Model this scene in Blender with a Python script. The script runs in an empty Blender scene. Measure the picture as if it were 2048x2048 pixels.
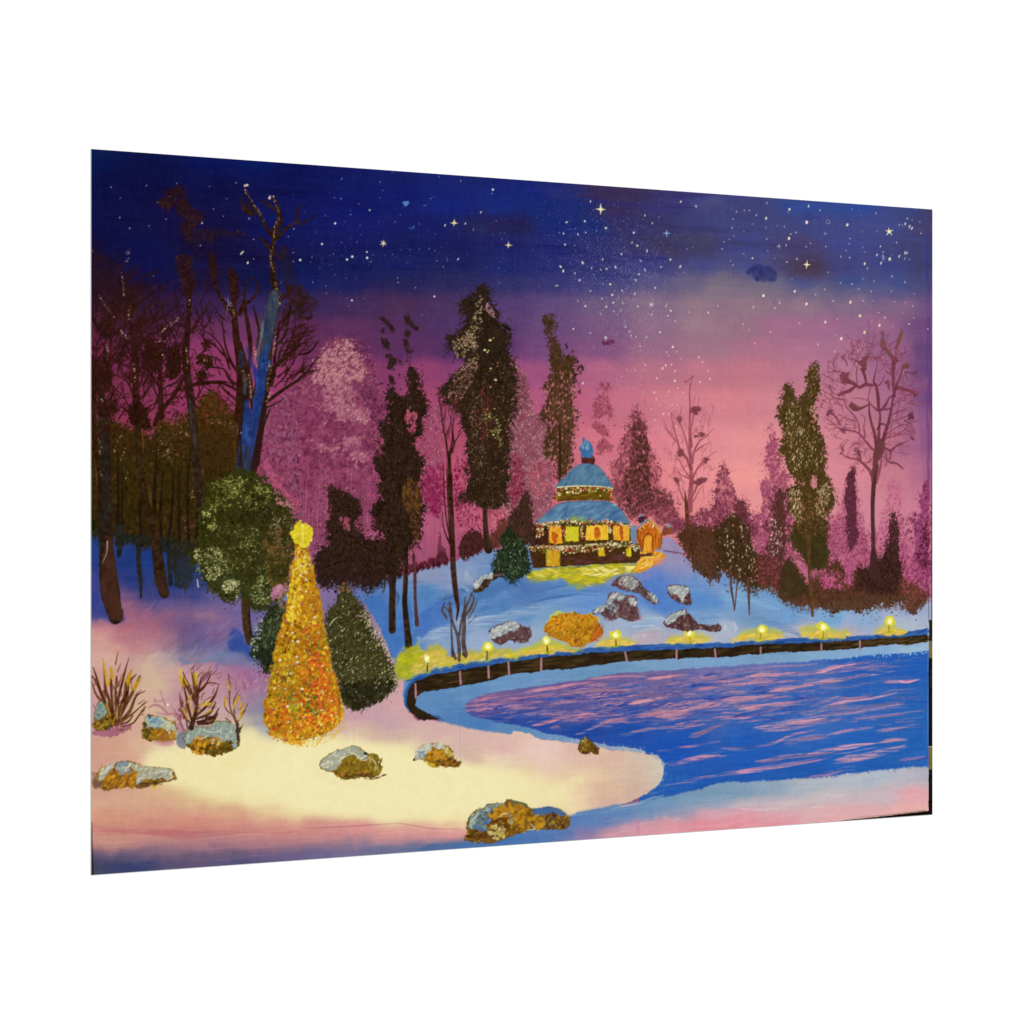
# A flat art print (4:3, oil-painting reproduction of a winter park at dusk) hung on a white wall.
# The picture is painted procedurally (numpy brush strokes) into the vertices of a dense sheet.
import bpy, math
import numpy as np

PW, PH = 0.6096, 0.4572            # real size of the printed picture in metres
NX, NY = 1361, 1021                # vertices of the printed sheet
W, H = NX, NY
KR = 0.1998                        # how much farther the right edge is than the left one

# ------------------------------------------------------------------ brush engine
img = np.zeros((H, W, 3), np.float32)
lab = np.zeros((H, W), np.int16)
PARTS = [('picture', None)]
CUR = [0]
RS = np.random.default_rng(7)


def P(name, label=None):
    """start a new painted figure: everything brushed from now on belongs to it"""
    PARTS.append((name, label))
    CUR[0] = len(PARTS) - 1


def back(i=0):
    CUR[0] = i


TILE = {'A1': (180, 280), 'A2': (600, 280), 'A3': (1020, 280), 'A4': (1440, 380),
        'B1': (180, 600), 'B2': (600, 600), 'B3': (1020, 600), 'B4': (1440, 640),
        'C1': (180, 1000), 'C2': (600, 960), 'C3': (1020, 860), 'C4': (1440, 940),
        'D1': (180, 1340), 'D2': (600, 1300), 'D3': (1020, 1260), 'D4': (1440, 1240)}


def K(s):
    """measured points: 'B1 x,y x,y C1 x,y' with a sheet section name before its points"""
    out, t = [], None
    for w in s.split():
        if w in TILE:
            t = TILE[w]
        else:
            a, b = w.split(',')
            out.append((t[0] + float(a) / 4.6, t[1] + float(b) / 4.6))
    return np.array(out, float)


def M(p):
    """measured point -> column, row on the printed sheet"""
    p = np.atleast_2d(np.asarray(p, float))
    dx = p[:, 0] - 1024.0
    t = (dx + 840.0) / (1847.8 - KR * dx)
    v = (p[:, 1] - 1024.0) * (1 + KR * t) / 1451.8 + 0.5
    return np.stack([t * (W - 1), v * (H - 1)], 1)


def sc(x):
    t = (x - 184.0) / (1847.8 - KR * (x - 1024.0))
    return (H - 1) * (1 + KR * t) / 1451.8


def catmull(p, closed=False, n=6):
    p = np.asarray(p, float)
    m = len(p)
    if m < 3:
        return p
    if closed:
        q = np.vstack([p[-1], p, p[0], p[1]])
        segs = m
    else:
        q = np.vstack([2 * p[0] - p[1], p, 2 * p[-1] - p[-2]])
        segs = m - 1
    out = []
    ts = np.linspace(0, 1, n, endpoint=False)[:, None]
    for i in range(segs):
        a, b, c, d = q[i], q[i + 1], q[i + 2], q[i + 3]
        out.append(0.5 * (2 * b + (c - a) * ts + (2 * a - 5 * b + 4 * c - d) * ts ** 2 + (3 * b - a - 3 * c + d) * ts ** 3))
    out = np.vstack(out)
    if not closed:
        out = np.vstack([out, p[-1]])
    return out


def noise(sx, sy, seed, octaves=3):
    """value noise, feature size sx by sy cells, range about -1..1"""
    r = np.random.default_rng(seed)
    tot = np.zeros((H, W), np.float32)
    amp, s = 1.0, 0.0
    for o in range(octaves):
        gx, gy = max(2, int(W / sx) + 3), max(2, int(H / sy) + 3)
        g = r.uniform(-1, 1, (gy, gx)).astype(np.float32)
        xs = np.arange(W) / sx
        ys = np.arange(H) / sy
        xi, yi = np.minimum(xs.astype(int), gx - 2), np.minimum(ys.astype(int), gy - 2)
        fx, fy = xs - xi, ys - yi
        fx, fy = (fx * fx * (3 - 2 * fx)).astype(np.float32), (fy * fy * (3 - 2 * fy)).astype(np.float32)
        a = g[yi][:, xi] * (1 - fx) + g[yi][:, xi + 1] * fx
        b = g[yi + 1][:, xi] * (1 - fx) + g[yi + 1][:, xi + 1] * fx
        tot += amp * (a * (1 - fy)[:, None] + b * fy[:, None])
        s += amp
        amp *= 0.6
        sx, sy = max(1.0, sx / 2), max(1.0, sy / 2)
    return tot / s * 1.6


N_A = noise(26, 26, 1)
N_B = noise(26, 26, 2)
N_F = noise(5, 5, 3, 2)
N_G = noise(5, 5, 4, 2)
N_H = noise(42, 2.6, 5, 3)      # long horizontal bristle marks
N_V = noise(2.6, 38, 6, 3)      # vertical bristle marks
_r = np.random.default_rng(31)
for _y in range(0, H, 2):
    N_H[_y:_y + 2] = np.roll(N_H[_y:_y + 2], int(_r.integers(0, W)), 1)
for _x in range(0, W, 2):
    N_V[:, _x:_x + 2] = np.roll(N_V[:, _x:_x + 2], int(_r.integers(0, H)), 0)
N_H = (N_H + np.roll(N_H, 1, 0)) * 0.62
N_V = (N_V + np.roll(N_V, 1, 1)) * 0.62
N_L = noise(13, 17, 13, 2)
N_M = noise(9, 9, 8, 3)
N_X = noise(2.4, 2.4, 11, 1)
N_Y = noise(2.4, 2.4, 12, 1)
N_BIG = noise(110, 60, 9, 4)
TEX = {'x': N_X, 'h': N_H, 'v': N_V, 'f': N_F, 'm': N_M, 'a': N_A}


def inside(px, py, X, Y):
    """even-odd test of arrays X, Y against polygon px, py"""
    r = np.zeros(X.shape, bool)
    j = len(px) - 1
    for i in range(len(px)):
        y1, y2 = py[i], py[j]
        if y1 != y2:
            c = (y1 > Y) != (y2 > Y)
            if c.any():
                r ^= c & (X < (px[j] - px[i]) * (Y - y1) / (y2 - y1) + px[i])
        j = i
    return r


def blur(a, r):
    if r < 1:
        return a
    for _ in range(2):
        for ax in (0, 1):
            p = [(0, 0), (0, 0)]
            p[ax] = (r + 1, r)
            c = np.cumsum(np.pad(a, p, mode='edge'), axis=ax, dtype=np.float64)
            n = 2 * r + 1
            if ax == 0:
                a = (c[n:] - c[:-n]) / n
            else:
                a = (c[:, n:] - c[:, :-n]) / n
            a = a.astype(np.float32)
    return a


def put(y0, y1, x0, x1, cov, col):
    a = cov[..., None]
    s = img[y0:y1, x0:x1]
    s *= (1 - a)
    s += a * np.asarray(col, np.float32)
    lab[y0:y1, x0:x1][cov > 0.5] = CUR[0]


def mask(pts, rough=0.0, fine=0.0, soft=0, spline=True, pad=6, grit=0.0):
    """coverage of a polygon given in measured points"""
    q = M(pts)
    if spline and len(q) > 3:
        q = catmull(q, True, 5)
    pad = int(pad + rough + soft * 2)
    x0, x1 = int(max(0, q[:, 0].min() - pad)), int(min(W, q[:, 0].max() + pad + 1))
    y0, y1 = int(max(0, q[:, 1].min() - pad)), int(min(H, q[:, 1].max() + pad + 1))
    if x1 <= x0 or y1 <= y0:
        return None
    Y, X = np.mgrid[y0:y1, x0:x1].astype(np.float32)
    if rough or fine:
        s = (slice(y0, y1), slice(x0, x1))
        X = X + N_A[s] * rough + N_F[s] * fine
        Y = Y + N_B[s] * rough + N_G[s] * fine
        if grit:
            X = X + N_X[s] * grit
            Y = Y + N_Y[s] * grit
    ss = 2 if (x1 - x0) * (y1 - y0) < 120000 else 1
    c = np.zeros(X.shape, np.float32)
    for oy in ([-.25, .25] if ss == 2 else [0]):
        for ox in ([-.25, .25] if ss == 2 else [0]):
            c += inside(q[:, 0], q[:, 1], X + ox, Y + oy)
    c /= ss * ss
    if ss == 1 and soft == 0:
        c = (c * 2 + np.roll(c, 1, 0) + np.roll(c, -1, 0) + np.roll(c, 1, 1) + np.roll(c, -1, 1)) / 6
    if soft:
        c = blur(c, int(soft))
    return y0, y1, x0, x1, c


def poly(pts, col, a=1.0, rough=1.2, fine=0.6, soft=0, spline=True, tex=None, ta=0.5, var=6, grit=0.0):
    if isinstance(pts, str):
        pts = K(pts)
    m = mask(pts, rough, fine, soft, spline, grit=grit)
    if m is None:
        return
    y0, y1, x0, x1, c = m
    s = (slice(y0, y1), slice(x0, x1))
    if tex:
        c = c * np.clip(1 - ta + ta * (TEX[tex][s] * 1.6 + 0.5), 0, 1)
    c = c * a
    col = np.asarray(col, np.float32) + (N_M[s] * var)[..., None]
    put(y0, y1, x0, x1, c, col)


def field(ctrl, ax=1.0, ay=1.0, e=14.0, pw=2.0):
    """smooth colour field through measured colour samples [(x, y, (r, g, b)), ...]"""
    st = 8
    gx, gy = np.arange(0, W + st, st), np.arange(0, H + st, st)
    X, Y = np.meshgrid(gx, gy)
    num = np.zeros(X.shape + (3,))
    den = np.zeros(X.shape)
    for x, y, c in ctrl:
        p = M((x, y))[0]
        d = ((X - p[0]) * ax) ** 2 + ((Y - p[1]) * ay) ** 2
        w = 1 / (d + e * e) ** pw
        num += w[..., None] * np.array(c, float)
        den += w
    f = (num / den[..., None]).astype(np.float32)
    xs, ys = np.arange(W) / st, np.arange(H) / st
    xi, yi = xs.astype(int), ys.astype(int)
    fx, fy = (xs - xi)[None, :, None].astype(np.float32), (ys - yi)[:, None, None].astype(np.float32)
    xi1, yi1 = np.minimum(xi + 1, f.shape[1] - 1), np.minimum(yi + 1, f.shape[0] - 1)
    return (f[yi][:, xi] * (1 - fx) + f[yi][:, xi1] * fx) * (1 - fy) + (f[yi1][:, xi] * (1 - fx) + f[yi1][:, xi1] * fx) * fy


def region(pts, ctrl, rough=2.0, fine=0.8, soft=0, var=2, hv=3.0, vv=1.5, **kw):
    m = mask(K(pts) if isinstance(pts, str) else pts, rough, fine, soft)
    y0, y1, x0, x1, c = m
    f = field(ctrl, **kw)
    # the paint is pulled about a little by the brush
    Y, X = np.mgrid[y0:y1, x0:x1]
    X = np.clip(X + N_BIG[y0:y1, x0:x1] * 14, 0, W - 1).astype(int)
    Y = np.clip(Y + N_A[y0:y1, x0:x1] * 4, 0, H - 1).astype(int)
    col = f[Y, X] + (N_H[y0:y1, x0:x1] * hv * 0.6 + N_V[y0:y1, x0:x1] * vv + N_M[y0:y1, x0:x1] * var)[..., None]
    put(y0, y1, x0, x1, c, col)


def leafy(pts, col, a=1.0, rough=5, var=9, band=6, hole=0.0, tex=None, ta=.45, spline=True):
    """ragged, porous patch of foliage: solid inside, breaking into specks at the rim"""
    if isinstance(pts, str):
        pts = K(pts)
    m = mask(pts, rough, 3.0, 0, spline, pad=18, grit=1.0)
    if m is None:
        return
    y0, y1, x0, x1, c = m
    s = (slice(y0, y1), slice(x0, x1))
    band = int(min(11, max(2, min(x1 - x0 - 36, y1 - y0 - 36) / 7)))
    d = blur(c.astype(np.float32), max(1, band // 2))
    lim = min(1.0, float(d.max()))
    v = (d / max(lim, .2) - 0.55) * 2.6 + (N_F[s] * 0.6 + N_X[s] * 0.55 + N_L[s] * 0.6) * np.clip(1.6 - d / max(lim, .2), .55, 1.1) + 0.16 - hole
    c = np.clip(v * 3.5, 0, 1) * a * np.clip(d * 12 - .8, 0, 1)
    if tex:
        c = c * np.clip(1 - ta + ta * (TEX[tex][s] * 1.6 + 0.5), 0, 1)
    put(y0, y1, x0, x1, c, np.asarray(col, np.float32) + (N_M[s] * var + N_X[s] * 4)[..., None])


def line(pts, w, col, a=1.0, spline=True, tex=None, ta=0.6, var=0, aw=0.5):
    """tapered stroke; w = one width or a list of widths along it (measured px)"""
    if isinstance(pts, str):
        pts = K(pts)
    pts = np.asarray(pts, float)
    q = M(pts)
    w = np.atleast_1d(np.asarray(w, float)) * sc(pts[:, 0].mean())
    if spline and len(q) > 2:
        q = catmull(q, False, 4)
    L = np.r_[0, np.cumsum(np.hypot(*(q[1:] - q[:-1]).T))]
    L = L / max(L[-1], 1e-6)
    R = np.interp(L, np.linspace(0, 1, len(w)), w) / 2
    pad = R.max() + 2
    x0, x1 = int(max(0, q[:, 0].min() - pad)), int(min(W, q[:, 0].max() + pad + 1))
    y0, y1 = int(max(0, q[:, 1].min() - pad)), int(min(H, q[:, 1].max() + pad + 1))
    if x1 <= x0 or y1 <= y0:
        return
    cov = np.zeros((y1 - y0, x1 - x0), np.float32)
    for i in range(len(q) - 1):
        ax_, ay_ = q[i]
        bx, by = q[i + 1]
        r = max(R[i], R[i + 1])
        sx0, sx1 = int(max(x0, min(ax_, bx) - r - 2)), int(min(x1, max(ax_, bx) + r + 3))
        sy0, sy1 = int(max(y0, min(ay_, by) - r - 2)), int(min(y1, max(ay_, by) + r + 3))
        if sx1 <= sx0 or sy1 <= sy0:
            continue
        X = np.arange(sx0, sx1, dtype=np.float32)[None, :]
        Y = np.arange(sy0, sy1, dtype=np.float32)[:, None]
        dx, dy = bx - ax_, by - ay_
        l2 = dx * dx + dy * dy + 1e-6
        t = np.clip(((X - ax_) * dx + (Y - ay_) * dy) / l2, 0, 1)
        d = np.hypot(X - ax_ - t * dx, Y - ay_ - t * dy)
        rr = R[i] + (R[i + 1] - R[i]) * t
        c = np.clip(rr - d + 0.5, 0, 1) * np.minimum(1, rr * 2 + 0.1)
        s = cov[sy0 - y0:sy1 - y0, sx0 - x0:sx1 - x0]
        np.maximum(s, c, out=s)
    s = (slice(y0, y1), slice(x0, x1))
    if tex:
        cov = cov * np.clip(1 - ta + ta * (TEX[tex][s] * 1.8 + 0.5), 0, 1)
    col = np.asarray(col, np.float32)
    if var:
        col = col + (N_F[s] * var)[..., None]
    put(y0, y1, x0, x1, cov * a, col)


def dab(x, y, a_, b_, ang, col, al):
    """one elliptical touch, raster units, angle in radians"""
    r = max(a_, b_) + 1.0
    x0, x1, y0, y1 = int(x - r), int(x + r + 2), int(y - r), int(y + r + 2)
    if x0 < 0 or y0 < 0 or x1 > W or y1 > H:
        x0, y0, x1, y1 = max(x0, 0), max(y0, 0), min(x1, W), min(y1, H)
        if x1 <= x0 or y1 <= y0:
            return
    X = np.arange(x0, x1, dtype=np.float32)[None, :] - x
    Y = np.arange(y0, y1, dtype=np.float32)[:, None] - y
    c, s = math.cos(ang), math.sin(ang)
    d = np.sqrt(((X * c + Y * s) / a_) ** 2 + ((Y * c - X * s) / b_) ** 2)
    m = min(a_, b_)
    cov = np.clip((1 - d) * m + 0.5, 0, 1) * (al * min(1.0, m * 1.6))
    g = img[y0:y1, x0:x1]
    cc = cov[..., None]
    g *= 1 - cc
    g += cc * col
    k = cov > 0.5
    if k.any():
        lab[y0:y1, x0:x1][k] = CUR[0]


def dabs(pts, n, size, cols, asp=(1.2, 2.5), ang=(0, 180), a=(0.6, 1.0), fuzz=1.5, jit=8, clump=None, seed=None, spline=True, grad=None):
    """scatter n touches over a polygon; size = half length in measured px; ang in degrees (0 = level, 90 = upright)"""
    r = np.random.default_rng(seed) if seed is not None else RS
    if isinstance(pts, str):
        pts = K(pts)
    m = mask(pts, 1.5, 1.0, 0, spline)
    if m is None:
        return
    y0, y1, x0, x1, c = m
    k = c > 0.5
    if clump:
        k &= TEX[clump[0]][y0:y1, x0:x1] > clump[1]
    ys, xs = np.nonzero(k)
    if len(xs) == 0:
        return
    if grad is not None:
        gx = (xs - xs.min()) / max(1, np.ptp(xs))
        gy = (ys - ys.min()) / max(1, np.ptp(ys))
        p = np.clip(grad(gx, gy), 0, None).astype(float)
        p /= p.sum()
        idx = r.choice(len(xs), n, p=p)
    else:
        idx = r.integers(0, len(xs), n)
    s = sc(np.asarray(pts)[:, 0].mean())
    fx = xs[idx] + x0 + r.normal(0, 1, n) * fuzz * s + r.uniform(-.5, .5, n)
    fy = ys[idx] + y0 + r.normal(0, 1, n) * fuzz * s + r.uniform(-.5, .5, n)
    A = r.uniform(size[0], size[1], n) * s
    B = A / r.uniform(asp[0], asp[1], n)
    T = -np.radians(r.uniform(ang[0], ang[1], n))
    al = r.uniform(a[0], a[1], n)
    cols = np.asarray(cols, np.float32)
    C = cols[r.integers(0, len(cols), n)] + r.normal(0, jit, (n, 1)).astype(np.float32)
    for i in range(n):
        dab(fx[i], fy[i], A[i], max(B[i], 0.35), T[i], C[i], al[i])


def dots(pts, size, col, a=0.95, seed=None, jit=10, asp=1.0, ang=0):
    """single touches at measured points; size = radius, number or (lo, hi)"""
    if isinstance(pts, str):
        pts = K(pts)
    for p in pts:
        s = sc(p[0])
        r = (RS.uniform(*size) if isinstance(size, tuple) else size) * s
        q = M(p)[0]
        dab(q[0], q[1], max(r, .5), max(r / asp, .4), -math.radians(ang + RS.normal(0, 6)), np.asarray(col, np.float32) + RS.normal(0, jit), a)


def beads(pts, n, size, cols, spread=1.5, a=(0.7, 1.0), jit=14, asp=(1, 2)):
    """a string of small touches along a path"""
    if isinstance(pts, str):
        pts = K(pts)
    q = catmull(pts, False, 8) if len(pts) > 2 else np.asarray(pts, float)
    L = np.r_[0, np.cumsum(np.hypot(*(q[1:] - q[:-1]).T))]
    t = RS.uniform(0, L[-1], n)
    x = np.interp(t, L, q[:, 0]) + RS.normal(0, spread, n)
    y = np.interp(t, L, q[:, 1]) + RS.normal(0, spread, n)
    cols = np.asarray(cols, np.float32)
    for i in range(n):
        s = sc(x[i])
        r = RS.uniform(*size) * s
        p = M((x[i], y[i]))[0]
        dab(p[0], p[1], r, max(.4, r / RS.uniform(*asp)), RS.uniform(0, 3.14), cols[RS.integers(len(cols))] + RS.normal(0, jit), RS.uniform(*a))


def twig(x, y, ang, ln, w, depth, col, a=1.0, bend=18, spread=32, shrink=0.7, kids=(2, 3), up=0.0, r=None):
    """a branch with smaller ones on it; angle in degrees, 90 = straight up"""
    r = r or RS
    n = 4
    pts = [(x, y)]
    an = ang
    for i in range(n):
        an += r.normal(0, bend) / n * 1.6 + up * (90 - an) * 0.1
        x += math.cos(math.radians(an)) * ln / n
        y -= math.sin(math.radians(an)) * ln / n
        pts.append((x, y))
    line(pts, [w, max(w * 0.55, 0.9)], col, a)
    if depth <= 0:
        return
    for k in range(r.integers(kids[0], kids[1] + 1)):
        i = r.integers(2, n + 1)
        s = r.choice([-1, 1])
        twig(pts[i][0], pts[i][1], an + s * r.uniform(0.4, 1.2) * spread, ln * shrink * r.uniform(.7, 1.15), max(w * 0.6, 0.9),
             depth - 1, col, a, bend, spread, shrink, kids, up, r)

# ------------------------------------------------------------------ sky
def rows(txt):
    out = []
    for ln in txt.strip().splitlines():
        y, rest = ln.split(':')
        for it in rest.split(';'):
            it = it.split()
            if it:
                out.append((float(it[0]), float(y), tuple(float(c) for c in it[1:4])))
    return out


SKY = rows('''
300: 190 12 34 95; 300 14 24 85
330: 190 10 26 92; 300 16 20 82; 420 14 26 102; 520 12 30 108; 600 16 22 94
355: 240 16 18 80; 420 18 20 86; 560 16 22 94; 650 20 28 104; 800 24 34 112; 950 28 40 118; 1000 26 36 118; 1100 34 42 122
385: 200 16 18 82; 300 18 16 76; 450 20 18 80; 600 18 24 100; 700 20 30 114; 800 22 32 120; 900 26 38 128; 1000 28 42 134; 1060 24 42 136; 1130 40 48 128; 1200 64 48 96; 1260 66 50 96; 1330 64 60 126; 1400 62 70 146; 1450 66 72 142; 1520 70 72 130; 1600 60 78 155; 1700 52 76 165
412: 700 20 28 116; 900 24 40 134; 1000 28 46 140; 1080 26 46 130; 1150 32 48 128; 1240 62 48 98; 1330 64 60 130; 1420 72 72 138; 1500 70 70 134; 1600 54 80 168; 1700 52 78 168; 1800 62 74 145; 1860 72 68 118
450: 200 18 18 80; 400 24 18 76; 560 18 26 106; 700 24 30 118; 850 26 32 112; 960 42 38 98; 1040 40 36 92; 1120 28 46 130; 1190 32 48 128; 1260 58 52 112; 1330 64 58 112; 1400 66 66 130; 1460 72 74 142; 1550 70 74 140; 1650 70 76 148; 1750 72 78 150; 1850 74 68 118
490: 200 16 18 78; 300 18 20 86; 400 28 18 66; 480 26 20 74; 560 20 24 96; 700 26 30 106; 800 26 32 104; 900 30 34 104; 1000 34 40 116; 1100 40 46 128; 1200 50 50 124; 1270 62 56 116; 1340 68 60 100; 1400 66 64 118; 1500 68 72 148; 1600 76 68 124; 1700 68 76 154; 1850 70 68 130
530: 200 22 16 66; 300 18 20 88; 400 28 20 70; 500 22 20 76; 600 18 28 98; 700 22 30 100; 800 28 36 112; 900 32 36 104; 1000 34 44 122; 1100 44 50 128; 1200 54 54 128; 1300 64 64 140; 1400 74 76 146; 1500 76 80 150; 1570 76 70 122; 1620 78 60 90; 1680 70 70 140; 1780 66 72 145; 1850 68 66 120
562: 200 38 18 50; 300 24 20 82; 400 32 22 68; 500 20 24 82; 600 20 34 108; 700 32 34 106; 800 40 38 98; 900 48 44 104; 1000 54 52 116; 1100 60 58 130; 1200 70 68 138; 1300 88 84 144; 1370 106 98 142; 1440 118 108 138; 1530 106 104 144; 1600 78 84 152; 1700 66 80 154; 1800 72 82 152; 1855 74 74 130
582: 1440 134 116 142; 1530 130 112 144; 1620 118 106 146; 1690 104 100 146; 1780 92 92 150; 1850 86 82 136
610: 200 60 24 60; 300 50 30 76; 400 60 34 84; 500 58 44 110; 600 56 42 96; 650 64 44 100; 700 70 48 100; 800 80 50 96; 900 80 56 108; 1000 90 66 126; 1100 102 78 136; 1200 114 92 140; 1300 136 108 146; 1400 150 120 148; 1500 150 118 146; 1600 150 118 148; 1700 138 108 148; 1800 136 102 148; 1855 110 82 140
650: 200 86 34 70; 300 80 35 80; 400 108 48 98; 500 108 58 110; 600 98 46 96; 700 98 52 104; 800 88 50 104; 900 84 56 114; 1000 94 64 122; 1100 108 78 136; 1200 124 90 142; 1300 146 108 148; 1400 158 122 150; 1480 154 114 146; 1560 168 108 152; 1650 164 106 154; 1750 158 104 152; 1855 112 76 136
700: 200 116 40 80; 300 120 45 90; 400 145 60 115; 500 148 68 122; 600 116 52 104; 700 98 48 98; 800 94 50 106; 900 84 50 108; 1000 90 56 118; 1100 118 76 136; 1200 132 86 142; 1300 152 106 146; 1400 160 116 148; 1500 176 112 150; 1600 178 114 156; 1700 174 112 154; 1800 156 100 150; 1855 100 70 130
738: 400 148 60 112; 550 148 62 112; 650 122 54 104; 750 134 60 114; 850 150 68 122; 950 140 70 128; 1050 160 84 138; 1150 172 92 142; 1200 182 102 146; 1300 186 112 146; 1400 196 118 150; 1500 198 118 148; 1600 192 118 154; 1700 184 118 158; 1800 164 102 152; 1857 104 72 132
800: 200 130 50 90; 400 150 58 108; 550 155 64 116; 700 158 70 120; 870 166 74 120; 950 170 80 126; 1050 182 90 138; 1150 194 98 142; 1250 204 112 146; 1350 216 126 150; 1450 218 126 142; 1550 212 130 150; 1650 202 124 154; 1720 192 118 154; 1800 172 106 152; 1857 116 74 134
880: 200 150 55 85; 400 172 66 108; 600 170 74 124; 870 176 76 116; 1000 196 92 134; 1200 214 112 142; 1300 224 124 146; 1400 230 136 148; 1500 230 140 144; 1560 224 138 146; 1650 214 130 152; 1750 202 122 154; 1830 172 102 150; 1857 130 82 140
950: 200 150 50 70; 400 170 62 100; 700 172 78 128; 900 190 86 124; 1100 212 108 136; 1300 230 130 140; 1400 236 140 146; 1500 238 146 142; 1600 228 138 148; 1700 218 132 152; 1800 202 122 154; 1857 180 105 150
1020: 300 80 55 25; 600 162 84 130; 800 178 88 134; 1000 190 90 126; 1300 222 126 134; 1400 226 132 138; 1500 232 142 144; 1600 224 136 152; 1750 212 132 160; 1857 205 120 160
1150: 200 60 45 60; 600 150 90 140; 900 160 80 120; 1300 190 110 140; 1700 190 100 140; 1857 200 110 160
''')
ALL = np.array([(150, 250), (1900, 250), (1900, 1800), (150, 1800)], float)
back(0)
region(ALL, SKY, ax=1.0, ay=2.3, e=16, pw=1.7, rough=0, fine=0, hv=3, vv=1.5, var=1.5)
# long horizontal drags of the wide brush in the dark part
for i in range(120):
    x, y = RS.uniform(200, 1800), RS.uniform(300, 560)
    c = RS.choice([-1, 1])
    p = M((x, y))[0]
    if not (0 < p[1] < H and 0 < p[0] < W):
        continue
    base = img[int(p[1]), int(p[0])].copy()
    ln = RS.uniform(80, 260)
    line([(x, y), (x + ln / 2, y + RS.normal(0, 3) + 5), (x + ln, y + RS.normal(0, 3) + 8)], [3, RS.uniform(8, 20), 3],
         base + np.array([4, 6, 12]) * c * RS.uniform(.3, .9), 0.45, tex='h', ta=1.0)
# smudges and small clouds
poly('A3 1640,620 1800,540 1930,530 1932,580 1800,600', (92, 94, 142), 0.5, soft=5, rough=6)
poly('A3 1550,900 1750,860 1900,880 1900,960 1740,1010 1600,960', (78, 72, 104), 0.55, soft=6, rough=6)
poly('A4 620,660 760,620 930,680 920,800 760,820 640,780', (76, 60, 84), 0.55, soft=7, rough=6)
poly('A4 900,870 1100,880 1100,930 960,930', (84, 84, 118), 0.35, soft=6)
poly('A2 1640,780 1710,770 1700,850 1640,860', (40, 62, 122), 0.4, soft=2, rough=3)
poly('A4 230,735 270,710 300,690 370,685 450,700 520,760 520,830 480,858 430,840 340,845 300,800 290,770 240,765', (46, 50, 116), 0.65, soft=1, rough=2, fine=1.5)
poly('A4 330,730 400,720 470,760 440,800 350,780', (58, 60, 128), 0.6, rough=2, soft=1)
dabs('A4 240,740 380,690 520,760 500,850 330,840', 40, (2, 5), [(38, 42, 108), (62, 64, 134)], a=(.3, .6), asp=(1.5, 3))
poly('A3 845,1870 870,1830 950,1840 960,1880 900,1890', (96, 36, 88), 0.8, rough=3, fine=2)
dabs('A3 840,1870 880,1820 960,1840 955,1900', 26, (1, 2.5), [(90, 34, 86), (150, 96, 140)], a=(.5, .9))
poly('A4 780,210 840,200 850,270 800,290', (54, 62, 140), 0.5, soft=2, rough=3)
# the cooler wide haze right of the middle and the edge of the canvas
line([(1855, 440), (1853, 560)], [5, 5], (40, 60, 165), 0.6, tex='v')
line([(1856, 560), (1856, 900), (1858, 1000)], [5, 12, 6], (96, 50, 130), 0.55, tex='v')
line([(1850, 600), (1846, 800), (1852, 960)], [16, 30, 14], (120, 80, 150), 0.30, tex='v', ta=.5)

# ------------------------------------------------------------------ stars
WHT, CRM, BLU = (196, 200, 226), (238, 226, 180), (110, 150, 210)


def star(p, size, col, rays=4, rot=0, a=.95):
    x, y = K(p)[0]
    for k in range(rays):
        an = math.radians(rot + 360 / rays * k + RS.normal(0, 4))
        ln = size * RS.uniform(.8, 1.15)
        line([(x, y), (x + ln * math.cos(an), y - ln * math.sin(an))], [size * .42, size * .08], col, a, spline=False)
    dots([(x, y)], size * .34, col, a, jit=2)


A1S = '200,435 525,420 803,400 1105,428 1348,395 628,575 910,628 1140,634 1262,540 1232,702 705,728 548,790 1020,970 1468,722 370,812 1508,914 1878,818 1828,888 1872,1035 1510,1094 1875,1118 285,535 590,1250 278,714'
dots(K('A1 ' + A1S), (1.0, 1.9), (152, 148, 176), .85)
dots(K('A1 1395,1045 1410,1030 1455,1130 1035,765'), (2.0, 2.7), (222, 220, 214), asp=1.6, ang=60)
A2S = '90,527 320,530 380,540 545,587 45,662 236,697 470,648 468,686 740,387 763,463 738,532 386,357 366,440 420,752 555,786 153,852 560,872 385,943 415,990 527,938 275,1063 308,1048 382,1062 205,1100 113,1078 100,1122 185,1180 325,1238 240,1342 120,1310 437,1455 595,1456 447,1528 530,1450 675,1056 655,1096 655,1122 780,1066 852,1052 890,1075 985,1128 1010,1008 935,1008 1098,1004 1190,1000 1240,1020 1302,988 1262,1112 1357,1108 1352,1084 1320,1165 1245,866 1095,897 1465,856 1098,772 1145,604 1168,597 1232,524 1205,538 1480,375 1280,338 1640,1212 1762,980 1857,912 1845,858 1880,855 1778,872 1768,768 1596,816 1595,830 1805,745 1888,725 1832,1316 1832,1180 1442,1426 900,1268 1120,1608 1065,1358 905,1310 877,752 725,752 925,690 850,300 1770,494 245,1410 372,1395 425,1272 510,1275'
for q in K('A2 ' + A2S):
    dots([q], (.8, 1.5), (150, 160, 208), RS.uniform(.55, .95), asp=RS.uniform(1, 1.8), ang=80)
dots(K('A2 643,645 326,767 205,957 620,1084 483,1073 435,1100 618,1030 480,1476 1237,1440 5,1104 1775,456'), (1.6, 2.5), (212, 218, 230))
dots(K('A2 1335,785 1522,768 1665,665 1455,1096'), 2.6, (190, 205, 235), asp=1.9, ang=60)
poly('A2 945,575 1005,570 985,600 960,605', (88, 140, 214), .85, rough=1, fine=1)
line(K('A2 1000,812 1035,808 1055,792'), [1, 4, 1], (66, 110, 190), .6)
line(K('A2 1035,830 1050,795'), [1, 3], (66, 110, 190), .6)
star('A2 770,950', 7, (228, 205, 150), 6, 20)
star('A2 1420,762', 8.5, (228, 208, 150), 4, 85)
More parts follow.
